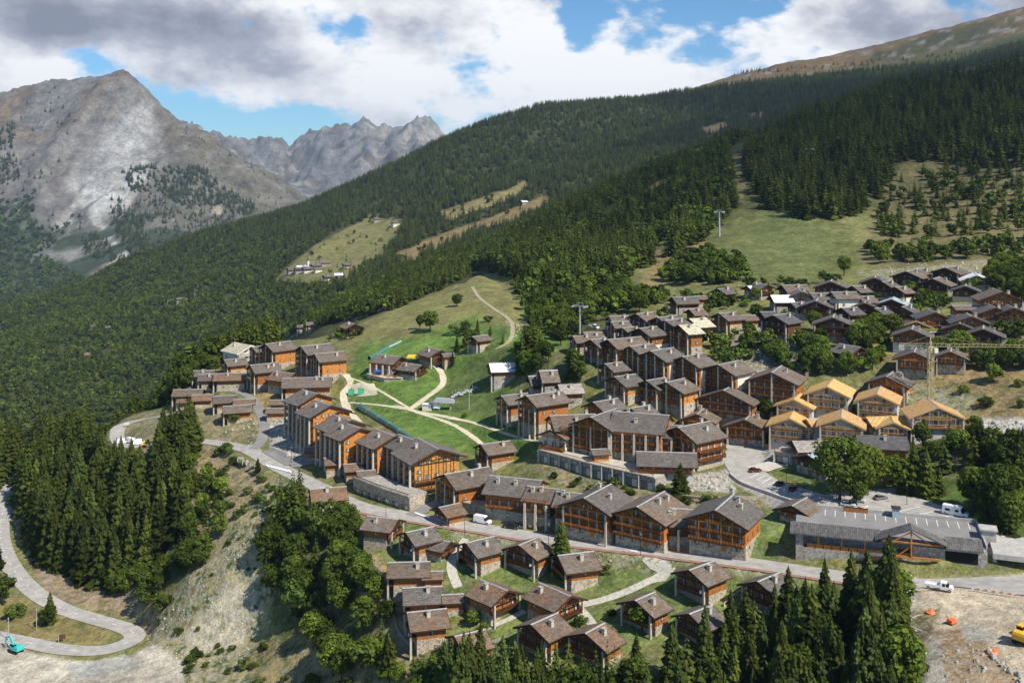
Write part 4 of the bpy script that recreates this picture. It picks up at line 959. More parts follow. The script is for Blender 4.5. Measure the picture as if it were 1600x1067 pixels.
    rows('buildings of the village centre', [
     ((863,669),(888,666),-35,9,10.5,'A','small gabled corner house at the left end of the shopping terrace', dict(fb=1,wall='plaster',L=9,fc=0,**BR)),
     ((868,648),(925,650),-80,13,13,'A','broad lichened roof block behind the left end of the shopping terrace', dict(fb=0,sbal=3,sc=0,L=14,**BR)),
     ((926,650),(962,641),-38,14,16,'A','tall gabled hall with stone arches in the middle of the village centre', dict(fb=3,fc=3,L=14)),
     ((1030,652),(970,641),72,17,15.5,'A','largest slate roof of the village centre with two stone chimneys', dict(fb=0,sbal=3,sc=5,fc=0,L=17)),
     ((1052,664),(1026,664),72,11,12,'A','narrow wing with three pillars between the largest roof and the plaza house', dict(fb=0,sbal=2,sc=3,fc=0,L=8)),
     ((1061,668),(1110,659),-55,14,14.5,'A','plaza corner house with slender stone pillars beside the roundabout', dict(fb=2,sbal=2,fc=4)),
     ((788,619),(823,615),-62,9,11,'A','narrow chalet with sign on its facade left of the long pillared house', dict(wall='timber_brown',fc=3)),
     ((827,617.5),(876,613),-58,11,14,'A','tall pillared house with glazed gable above the gravel path', dict(wall='timber_brown',rail='timber_brown',fc=4,fb=2,sb=2.2)),
     ((875,602),(909,600),-80,10,8,'C','cottage with pale tan roof and stone walls behind the pillared house', dict(roof='pale_roof',base='stone_grey',fb=0,fc=0,sb=4,cap=0)),
     ((846,580),(870,579),-78,8,9,'H','steep grey slate barn behind the tan roofed cottage', dict(tp=.75,fb=0,roof='slate')),
     ((834,588),(845,588),-75,6.5,7,'H','small steep slate shed left of the grey slate barn', dict(tp=.7,fb=0,roof='slate',L=5)),
     ((930,628),(965,624),-55,10,9.5,'A','slate roofed house just behind the tall gabled hall', dict(fb=1)),
     ((988,638),(1016,633.5),-55,9.5,8,'A','low slate roof tucked behind the largest roof of the centre', dict(fb=1)),
     ((755,694),(797,690),-62,10,8.5,'C','stone chalet with wine red balcony at the foot of the meadow', dict(rail='timber_red')),
     ((1090,644),(1101,641),-25,10.5,7,'A','low gabled house left of the garage house near the plaza', dict(wall='timber_brown',fb=0,L=9)),
     ((1165.6,652),(1176,648),-25,12.5,10.5,'A','gabled house over open garages where a white car is parked', dict(wall='timber_brown',rail='timber_brown',fb=2,L=11,base='stone_grey'))])
    rows('tall orange apartment blocks at the meadow edge', [
     ((495.5,616),(472.5,609),42,14,17.5,'T','uppermost tall orange block with stone pillars over the rocky bank', dict(L=11)),
     ((517,635.5),(492,624.5),40,14,18,'T','second tall orange block down from the rocky bank with plain plank gable', dict(L=11)),
     ((534,641),(518,636),42,8,15,'T','narrow stair block squeezed behind the second tall orange block', dict(L=6,sbal=0,sc=0)),
     ((549,657),(521,649.5),40,13,17,'T','third tall orange block in the stepped row', dict(L=11)),
     ((563,669.5),(536,660.5),40,12.5,16,'T','fourth tall orange block in the stepped row with low sunlit gable', dict(L=11)),
     ((617,683),(587,669.5),38,13,14.5,'T','orange block with skylights above the stone podium', dict(L=12,sbal=3)),
     ((650,687),(620,680.5),38,10,13.5,'T','short orange block between the skylight block and the end block', dict(L=10,sbal=3)),
     ((687,698.5),(650,688),30,16,14.5,'T','golden end block with wrap around balconies over the stone podium', dict(L=15,sbal=3,fb=2,og=1.6,wall='timber_gold',rail='timber_gold',sb=1.2))])
    rows('low stone annexes below the orange blocks', [
     ((510,716),(545,714),-75,7.5,5.5,'S','upper low stone annex with slate roof below the orange blocks', dict(sb=4)),
     ((540,725.5),(566,725),-75,7.5,5.5,'S','middle low stone annex with slate roof below the orange blocks', dict(sb=4)),
     ((560,738),(585,734),-72,8,5.5,'S','lowest low stone annex with slate roof below the orange blocks', dict(sb=4)),
     ((479,699),(500,698),-80,5.5,4.5,'S','small dark shelter at the corner of the second orange block', dict(sb=1))])
    rows('houses on the meadow', [
     ((619,557),(595,555.5),62,11,8.5,'H','mountain restaurant barn with open pillared ground floor and terrace', dict(L=12,roof='slate',sbal=0,fc=0,sc=4,wall='timber_brown')),
     ((654,570.5),(633,568),58,9,6,'H','low slate roofed hut right of the restaurant barn', dict(L=9,roof='slate')),
     ((684,547.5),(672,543),35,11,8,'C','chalet beside the yellow awning at the top of the gravel path', dict(L=9)),
     ((697,553),(704,553),-70,5,4,'S','small orange cabin at the right side of the awning chalet', dict(L=5,wall='timber_orange')),
     ((745,525.5),(757,524.5),-50,7,6,'C','tiny lone chalet on the meadow below the track', dict(L=6.5,chim=0)),
     ((556,504),(541,506),30,9,8,'C','lone chalet on the ridge crest among bushes', dict(L=8,base='stone_grey')),
     ((768,568.5),(803,567),-80,11,8,'H','chalet with shining white metal roof beside the dark trees', dict(roof='white_roof',wall='timber_brown'))])
    rows('houses of the left village quarter', [
     ((428,517.5),(444,516.5),-78,8,6.5,'H','lowest house of the little row on the ridge crest', dict(roof='slate')),
     ((446,514),(462,512.5),-78,8,7,'H','second house of the little row on the ridge crest', dict(roof='slate')),
     ((466,509),(480,507.5),-78,7.5,7,'H','third house of the little row on the ridge crest', dict(roof='slate')),
     ((480,504.5),(502,503),-78,8.5,7,'C','topmost house of the little row on the ridge crest with orange gable', dict(fb=0,wall='timber_orange')),
     ((388,541),(370,534),48,15,11,'C','big white walled chalet with pale cream roof at the left village corner', dict(roof='cream_roof',base='plaster',wall='plaster',rail='plaster',trim='plaster',fb=2,L=13,cap=0)),
     ((402,542),(414,540.5),-50,8,9,'F','small orange gable between the cream roofed chalet and the big blocks', dict(endw=None,L=7,fb=2)),
     ((422,538),(450,533),-48,13,14,'F','left one of the two big orange blocks at the top of the quarter', dict(endw=None,L=12,fb=4)),
     ((478,541),(511,538),-55,13,14.5,'F','right one of the two big orange blocks at the top of the quarter', dict(endw=None,L=13,fb=4)),
     ((498,553),(534,550),-62,12,13.5,'F','orange block over white pillars beside the start of the gravel path', dict(endw=None,L=12,fb=3,fc=4)),
     ((357,563.5),(379,559),-58,9.5,8.5,'F','small orange house below the white walled chalet', dict(endw=None,L=8,fb=1)),
     ((311,580),(330,578.5),-80,8,7,'F','upper roof of the leftmost cottage pair', dict(endw=None,L=8,fb=0,wall='timber_brown')),
     ((319,586.5),(340,584.5),-80,8,7.5,'F','lower roof of the leftmost cottage pair beside a round bush', dict(endw=None,L=8,fb=0,wall='timber_brown')),
     ((341,584.5),(384,583),-82,9.5,8,'F','long brown roofed house at the head of the side road', dict(endw=None,fb=1,wall='timber_brown',**BR)),
     ((398,570),(430,568),-58,11,12.5,'A','house with tall white pillars at the end of the side road', dict(wall='timber_brown',rail='timber_brown',fc=3,sb=2.2)),
     ((455,583.5),(432,581),62,10.5,9.5,'A','brown roofed house with red gable in the middle of the quarter', dict(L=10,fb=1,**BR)),
     ((449,590.5),(515,590.5),-82,12,10,'A','wide slate roof with a small dormer gable above the tall orange blocks', dict(fb=1)),
     ((275,610),(318,608),-84,8.5,6.5,'C','leftmost low cottage at the forest edge', dict(fb=0,chim=0,**BR)),
     ((284,621),(307,619.5),-80,7.5,5.5,'C','lower wing of the leftmost cottage half hidden by the spruces', dict(fb=0,chim=0,L=7,**BR)),
     ((306,618),(331,616.5),-80,7.5,5.5,'C','right wing of the leftmost cottage', dict(fb=0,chim=0,L=7,**BR)),
     ((337,620),(369,617.5),-72,9,7.5,'C','cottage with two white pillars above the bend of the side road', dict(chim=0,**BR)),
     ((371,625),(396,624),-78,6.5,5,'C','small flat wing behind the twin pillar cottage', dict(fb=0,chim=0,L=7,**BR)),
     ((353,636),(392,632),-72,8.5,7.5,'C','front cottage with white pillar beside the asphalt side road', dict(chim=0)),
     ((426,626),(447,625),-85,6.5,4.2,'S','upper one of the two garages beside the rocky bank', dict(L=7)),
     ((420,639),(446,638),-85,6.5,4.2,'S','lower one of the two garages beside the rocky bank', dict(L=8))])
    rows('houses on the slope above the centre', [
     ((915,520.5),(940,519.5),-75,9,8,'F','slate roof at the upper left edge of the slope quarter', dict(endw=None,wall='timber_brown',fb=1)),
     ((904,526),(919,525),-75,8,8,'F','leftmost small house of the slope quarter at the tree edge', dict(endw=None,wall='timber_brown',fb=1,L=6)),
     ((926,531.5),(947,529.5),-58,9.5,10.5,'F','house on slender white pillars at the left of the slope quarter', dict(endw=None,wall='timber_brown',fb=1,fc=3)),
     ((953,530),(1001,528),-62,12,12.5,'F','long slate roofed house next to the slender pillar house', dict(endw=None,wall='timber_brown',fb=1,fc=3)),
     ((987,541),(1020,539),-58,10,13,'F','house with bright balcony pillars left of the white walled tower block', dict(endw=None,wall='timber_gold',fc=4)),
     ((1018,547.5),(1053,545.5),-50,13,16,'F','tall block with five open loggias and a plain white end wall', dict(wall='timber_brown',fb=4,fc=4,rail='timber_gold')),
     ((1068,557),(1099,554),-50,12.5,15.5,'F','red brown tower block with two white pillars and white end wall', dict(wall='timber_red',rail='timber_orange',fb=3)),
     ((1122,569),(1156,565.5),-48,12.5,16,'F','right tower block of the pair with four balconies above the garages', dict(wall='timber_red',rail='timber_orange',fb=4)),
     ((948,569),(972,566.5),-58,9,8.5,'F','small golden house left of the tower blocks', dict(wall='timber_gold',fb=1,endw=None)),
     ((963,588.5),(993,586),-58,11,10,'F','golden plank house with grassy flat annex behind it', dict(wall='timber_gold',fb=1,endw=None,rail='timber_orange')),
     ((1012,594),(1040,591.5),-52,10,10.5,'F','orange house with long balcony left of its larger twin', dict(fb=2,endw=None)),
     ((1042,597),(1071,592.5),-45,12.5,13,'F','orange house on a tall white pillar above the centre roofs', dict(fb=3,endw=None,sb=4)),
     ((1131.6,606),(1152,602.6),-30,19,14,'F','very broad gabled apartment house behind the plaza', dict(L=14,wall='timber_brown',rail='timber_brown',fb=2,fc=2,endw=None,sb=4)),
     ((1205,579),(1223,575.5),-28,16,15,'F','big gabled apartment house left of the yellow building site roofs', dict(endw=None,L=13,wall='timber_brown',rail='timber_brown',fb=3,fc=3,sb=4)),
     ((955,495),(981,494),-75,9,8,'F','uppermost small roof at the lift pylon', dict(endw=None,wall='timber_brown',fb=1)),
     ((958,503.5),(982,502.5),-75,8,8,'F','second small roof below the lift pylon', dict(endw=None,wall='timber_brown',fb=1)),
     ((996,490.5),(1020,489),-55,11,9.5,'F','house with white pillars right of the lift pylon roofs', dict(endw=None,wall='timber_brown',fb=1,fc=4)),
     ((1033,495.5),(1053,494.5),-55,10,10,'F','upper house left of the two cream roofs', dict(endw=None,wall='timber_brown',fb=2,L=9)),
     ((1045,500.5),(1063,499),-50,10,12,'F','lower house left of the two cream roofs with gold balconies', dict(endw=None,wall='timber_brown',rail='timber_gold',fb=3,L=9)),
     ((975,512.5),(995,511.5),-58,9,9,'F','small dark gable in the middle of the upper slope', dict(endw=None,wall='timber_brown',fb=1)),
     ((1001,512.5),(1033,511),-55,11,10.5,'F','house with cream pillars and white ground floor mid slope', dict(endw=None,wall='timber_brown',fb=1,base='plaster')),
     ((1063,508),(1086,507.5),-65,12,12.5,'F','front house with bright cream roof', dict(endw=None,roof='cream_roof',wall='timber_brown',fb=2,cap=0)),
     ((1079,498),(1103,497.5),-65,12,10,'F','rear house with bright cream roof', dict(endw=None,roof='cream_roof',wall='timber_brown',fb=1,cap=0)),
     ((1053,465),(1086,464),-78,11,8,'H','large grey roofed farmhouse at the upper tree edge', dict(roof='slate')),
     ((1079,484.5),(1099,483),-72,9,6.5,'H','low roof right below the grey farmhouse', dict(roof='slate',fb=0)),
     ((1086,463.5),(1103,463),-78,6,5,'S','small stone shed right of the grey farmhouse', {}),
     ((1125,490),(1150,488.5),-62,10,8.5,'F','orange walled house below the white house', dict(fb=1,endw=None)),
     ((1158,494),(1180,493),-75,8,4.5,'S','low grey wing right of the orange walled house', {})])
    rows('houses of the old hamlet', [
     ((1122,452),(1140,450.5),-55,9,7.5,'H','dark wooden barn left of the white house', {}),
     ((1169,447.5),(1189,446.5),-72,9,7,'H','white walled house with white sheet roof at the meadow edge', dict(roof='white_roof',base='plaster',wall='plaster',sb=3,fb=0)),
     ((1184,445),(1192,443),35,9,8,'H','house with red brown gable behind the white house', dict(wall='timber_red',L=7)),
     ((1228,446.5),(1256,445.5),-82,12,8,'H','wide grey stone roof at the upper edge of the hamlet', dict(roof='slate',fb=0,L=11)),
     ((1207,462),(1235,462),-88,11,8,'H','dark barn under a large white tarpaulin roof', dict(roof='white_roof',fb=0,cap=0,chim=0)),
     ((1249,456),(1253,453.5),-8,9,9.5,'H','cream walled narrow house with balconies right of the tarpaulin barn', dict(base='plaster',wall='plaster',L=9,fb=2,rail='timber_orange')),
     ((1295,440),(1303,438),-20,14,8.5,'H','long dark gable at the upper meadow edge of the hamlet', dict(L=10)),
     ((1268,459),(1297,458),-85,10,8,'H','grey roof with a little red dormer in the hamlet centre', dict(roof='slate',fb=0)),
     ((1269,470),(1284,468),-22,12,9.5,'H','gabled house with flower balconies in front of the cream narrow house', dict(L=10,fb=2)),
     ((1302,457),(1337,457),-86,10,11,'H','tall cream walled house with barred window and slate roof', dict(base='plaster',wall='plaster',fb=0,roof='slate',sb=3)),
     ((1342,464),(1365,463.5),-80,9,8,'H','dark gable right of the tall cream walled house', dict(roof='slate')),
     ((1191,488.5),(1210,487.5),-80,9,6,'H','blue grey roofed house below the tarpaulin barn', dict(chim=0,fb=0)),
     ((1208,492.5),(1235,491.5),-52,12,11.5,'H','large pillared house on the bank under the hamlet', dict(fb=2,fc=2)),
     ((1299,495.5),(1306,493),-20,14,11,'H','wide gable veiled by garden trees under the hamlet', dict(L=10,fb=2,fc=2)),
     ((1316,482),(1340,480.5),-70,10,8,'H','slate roofed house with ochre gable under the tall cream house', {}),
     ((1367,483),(1385,481.5),-60,11,8,'H','blue grey roof with orange wall among the garden trees', dict(wall='timber_orange')),
     ((1334,542),(1320,539),35,10,7,'H','lone roof deep among trees below the hamlet', dict(L=8)),
     ((1349,473),(1354,471.5),-20,9,7,'H','tiny dark gable below the grey roofed hamlet houses',dict(L=7,fb=0)),
     ((1238,474),(1256,473),-75,9,7.5,'H','low slate roof between the tarpaulin barn and the flower balcony house',dict(fb=0,base='plaster')),
     ((1399,449),(1417,448.5),-65,10,7.5,'H','grey roof in the gap under the dark barn chalet',dict(base='plaster',roof='slate')),
     ((1333,448),(1352,447),-70,10,7,'H','low grey roof under the twin gabled old house',dict(roof='slate',fb=0)),
     ((1408,480),(1424,478.5),-50,10,8,'H','brown chalet among the garden trees left of the white based gable',dict(wall='timber_red',base='plaster')),
     ((1497,505),(1503,503),-25,11,8,'H','small red brown chalet left of the dark shaded lane house',dict(L=8,wall='timber_red',base='plaster')),
     ((1506,447),(1512,445.5),-25,10,7.5,'H','little brown gable right under the white roofed house',dict(L=8,base='plaster')),
     ((1576,480),(1582,478.5),-12,11,8,'H','brown chalet at the right border below the large gabled house',dict(L=8,base='plaster',wall='timber_red')),
     ((1386,467),(1404,466),-25,13,7,'H','house with pale blue sheet roof above the garden trees', dict(roof='blue_metal',L=9)),
     ((1362,434),(1373,432.5),-22,12,9,'H','twin gabled old house at the left end of the upper terrace', dict(L=9)),
     ((1378,440.5),(1395,440),-60,10,8,'H','grey roofed wing leaning on the twin gabled old house', dict(roof='slate')),
     ((1414,424.5),(1431,422.5),-40,13,10,'H','dark barn chalet on the upper terrace', dict(L=10,roof='slate')),
     ((1432,420.5),(1444,421),-60,9,8,'H','small roof behind the dark barn chalet', dict(roof='slate')),
     ((1456,435.5),(1471,434.5),-38,13,8.5,'H','chalet below the pillared house on the upper terrace', dict(L=10,roof='slate')),
     ((1473,418),(1497,417.5),-45,12,10.5,'H','house on two white pillars at the upper terrace', dict(L=11,fc=3,**BR)),
     ((1520,429),(1528,427.5),-18,12,8.5,'H','white house with white roof and dark red upper floor', dict(roof='white_roof',base='plaster',wall='timber_red',sb=4,L=9,trim='plaster')),
     ((1556,455),(1560,453),-8,16,11.5,'H','large red brown gabled house with orange shutters at the right edge', dict(L=11,wall='timber_red',base='plaster_grey',sb=6.5,roof='slate_brown',fb=1)),
     ((1490,478.5),(1528,478.5),-88,6,4.5,'S','low flat garage wing with red doors left of the large gabled house', dict(base='plaster',sb=3.0)),
     ((1549,480),(1552,478),-10,12,8,'H','gabled chalet just below the large red brown house', dict(L=8,wall='timber_red')),
     ((1454,487),(1457,485),-8,12,9.5,'H','white based gable in the middle of the right hillside', dict(L=9,base='plaster',wall='timber_red')),
     ((1512,493.5),(1516,491.5),-15,13,9.5,'H','red house half hidden by a dark tree on the right hillside', dict(L=9,wall='timber_red')),
     ((1428,500.5),(1434,499),-20,11,7,'H','raw yellow timber roof above the white windowed house', dict(L=7,wall='timber_gold',trim='fascia_new')),
     ((1420,513.5),(1432,511.5),-25,13,10,'H','house with white framed windows beside the grass roof', dict(L=10,base='plaster',wall='timber_red',sb=4)),
     ((1484.6,521),(1489,520),-15,7,5,'H','small garage house at the right end of the grass roof', dict(L=6,base='plaster',fb=0,fc=0,chim=0)),
     ((1533,513),(1540,511),-25,13,9,'H','dark shaded house at the end of the hillside lane', dict(L=9)),
     ((1424,549),(1436,546),-25,12,10,'A','red chalet with white pillars left of the crane mast', dict(L=9,fb=1,wall='timber_red')),
     ((1483,548),(1489,546),-25,9.5,8,'A','red chalet right of the crane mast', dict(L=8,fb=1)),
     ((1381,587),(1400,583.5),-32,12,9.5,'A','red chalet above the new timber houses', dict(L=9,fb=1))])
    rows('new timber houses on the building site', [
     ((1366,612),(1380,608),-25,14,11.5,'N','unfinished timber house with brownish boarded roof in the second row', dict(L=12,roof='new_wood')),
     ((1289.5,601),(1306,596),-26,15,13,'N','unfinished timber house with the brightest yellow roof, topmost of the site', dict(L=13)),
     ((1239,621.5),(1252,618),-28,13,9.5,'N','small unfinished house with yellow roof left of the brightest one', dict(L=9)),
     ((1231,649),(1243,646),-22,15,12,'N','front left unfinished house above the orange banner', dict(L=11)),
     ((1310,648),(1320,645),-20,15,12,'N','front middle unfinished house above the white banner', dict(L=11,roof='new_wood')),
     ((1454,631),(1461,628.5),-8,18,11.5,'N','broad unfinished gable at the foot of the crane', dict(L=11,roof='new_wood')),
     ((1360,651.5),(1408,652),-84,8,8,'N','low unfinished link roof of bare yellow boards', dict(L=11,fb=1,fc=0)),
     ((1391,656),(1396,654),-15,10,9,'N','narrow unfinished gable in front of the link roof', dict(L=7,fb=1)),
     ((1275,655),(1283,654.5),-80,7,8.5,'N','short unfinished link between the two front gables', dict(L=6,fb=1,fc=0,roof='new_wood'))])
    rows('old houses beside the plaza', [
     ((1243,687.5),(1302,691),-86,9,7.5,'H','long low house with pinkish grey roof beside the plaza', dict(roof='pale_roof',wall='timber_brown',fb=0,cap=0,base='plaster_grey')),
     ((1304,694),(1338,695),-84,7,6.5,'H','wing with light grey sheet roof in front of the building site', dict(roof='white_roof',fb=0,cap=0,chim=0)),
     ((1398,682.5),(1352,681),80,11,9.5,'H','farmhouse with half pale blue and half grey roof before the building site', dict(wall='timber_brown',roof='slate_dark',fb=0,L=14,cap=0)),
     ((1262,712),(1288,704),-55,10,8,'H','old stone house with pale green metal roof left of the huge tree', dict(roof='blue_metal',base='stone_grey',fb=0,cap=0)),
     ((1346,722),(1354,720),25,7,6,'H','little white framed gable behind the huge tree', dict(L=6,fb=0)),
     ((1244,787.5),(1256,781),-40,9,4.8,'S','open slate roofed shelter beside the parking lot', dict(L=8,og=1.5,oe=1.3,wall='timber_brown'))])
    rows('far hamlet houses on the pale clearing', [
     ((453,419),(458,418.5),-60,16,9,'H','dark far house at the left end of the distant hamlet', dict(dmin=1350,L=14,fb=0)),
     ((464,418),(470,417),-60,14,10,'H','far house with brown gable in the lower row of the distant hamlet', dict(dmin=1350,L=14,fb=0)),
     ((468,415),(477,415),-80,16,9,'H','far house with bright white roof in the distant hamlet', dict(dmin=1350,L=18,fb=0,roof='white_roof')),
     ((476,418),(484,417),-60,14,9,'H','far house with stone wall in the middle of the distant hamlet', dict(dmin=1350,L=14,fb=0,base='plaster')),
     ((490,413),(498,412),-60,14,9,'H','far house beside the white chapel of the distant hamlet', dict(dmin=1350,L=16,fb=0)),
     ((493,419),(500,418),-60,12,8,'H','white walled far house below the chapel', dict(dmin=1350,L=12,fb=0,base='plaster',wall='plaster')),
     ((503,409),(513,408),-75,14,8,'H','far house with red brown wall at the right of the hamlet', dict(dmin=1350,L=18,fb=0,wall='timber_red')),
     ((509,430),(516,429),-60,15,9,'H','far dark house under the distant hamlet', dict(dmin=1350,L=14,fb=0,base='plaster')),
     ((526,427),(535,427),-80,14,7,'H','far house with pale roof right under the hamlet', dict(dmin=1350,L=14,fb=0,roof='white_roof')),
     ((538,412),(545,411),-60,13,8,'H','far solitary house right of the distant hamlet', dict(dmin=1350,L=12,fb=0)),
     ((585,341),(593,340.5),-70,14,8,'H','far farmhouse at the top of the clearing', dict(dmin=1350,L=14,fb=0,wall='timber_red')),
     ((614,347),(621,346),-60,14,9,'H','far pale barn at the right of the clearing top', dict(dmin=1350,L=14,fb=0,base='plaster',wall='plaster')),
     ((815,314),(822,313.5),-60,13,7,'H','far lone hut on the high pale meadow', dict(dmin=1350,L=12,fb=0,roof='white_roof'))])
    rows('far houses scattered in the valley forest', [
     ((266,468),(275,467),-80,16,8,'H','far pale house lying lowest in the forest across the valley', dict(dmin=1350,L=18,fb=0,base='plaster',wall='plaster')),
     ((280,466),(290,464),-75,14,8,'H','far house with grey roof in the forest line across the valley', dict(dmin=1350,L=18,fb=0,roof='slate')),
     ((305,460),(315,458.5),-60,15,9,'H','far house with white wall highest in the forest line across the valley', dict(dmin=1350,L=16,fb=0,base='plaster',wall='plaster')),
     ((145,508),(152,507.5),-70,14,8,'H','far dark roof in the deep forest at the left', dict(dmin=1100,L=14,fb=0)),
     ((168,510),(175,509.5),-70,13,8,'H','far pale roof beside the dark one in the left forest', dict(dmin=1100,L=13,fb=0,base='plaster')),
     ((131,552),(138,551.5),-70,12,7,'H','far small roof lower in the left forest', dict(dmin=1000,L=12,fb=0,roof='slate'))])
# ------------------------------------------------------------------ woods
NU_ = len(UC)
def surf_many(u, d):
    fj = np.clip((u-UC[0])/4.0, 0, NU_-1.001); j = fj.astype(int); a = fj-j
    i = np.clip(np.searchsorted(DR, d)-1, 0, len(DR)-2); b = (d-DR[i])/(DR[i+1]-DR[i])
    z = (GZ[i, j]*(1-a)+GZ[i, j+1]*a)*(1-b)+(GZ[i+1, j]*(1-a)+GZ[i+1, j+1]*a)*b
    return z
def scatter(d0, d1, u0, u1, area, seed):
    """even random plan positions between two depths; one per area m2"""
    r = np.random.RandomState(seed)
    A = (d1*d1-d0*d0)/2*(u1-u0)/F
    n = int(A/area)
    d = np.sqrt(r.uniform(d0*d0, d1*d1, n)); u = r.uniform(u0, u1, n)
    return u, d, r
VMIN = np.minimum.accumulate(GV, axis=0)      # highest row reached by nearer ground: tells hidden ground
def visible(u, d, z, h, slack=1.0):
    i = np.clip(np.searchsorted(DR, d)-2, 0, len(DR)-1); j = np.clip(((u-UC[0])/4.0).round().astype(int), 0, NU_-1)
    return (V0-F*(z+h*slack)/d) < VMIN[i, j]+2
CLEAR = [z[0] for z in FARZONES]
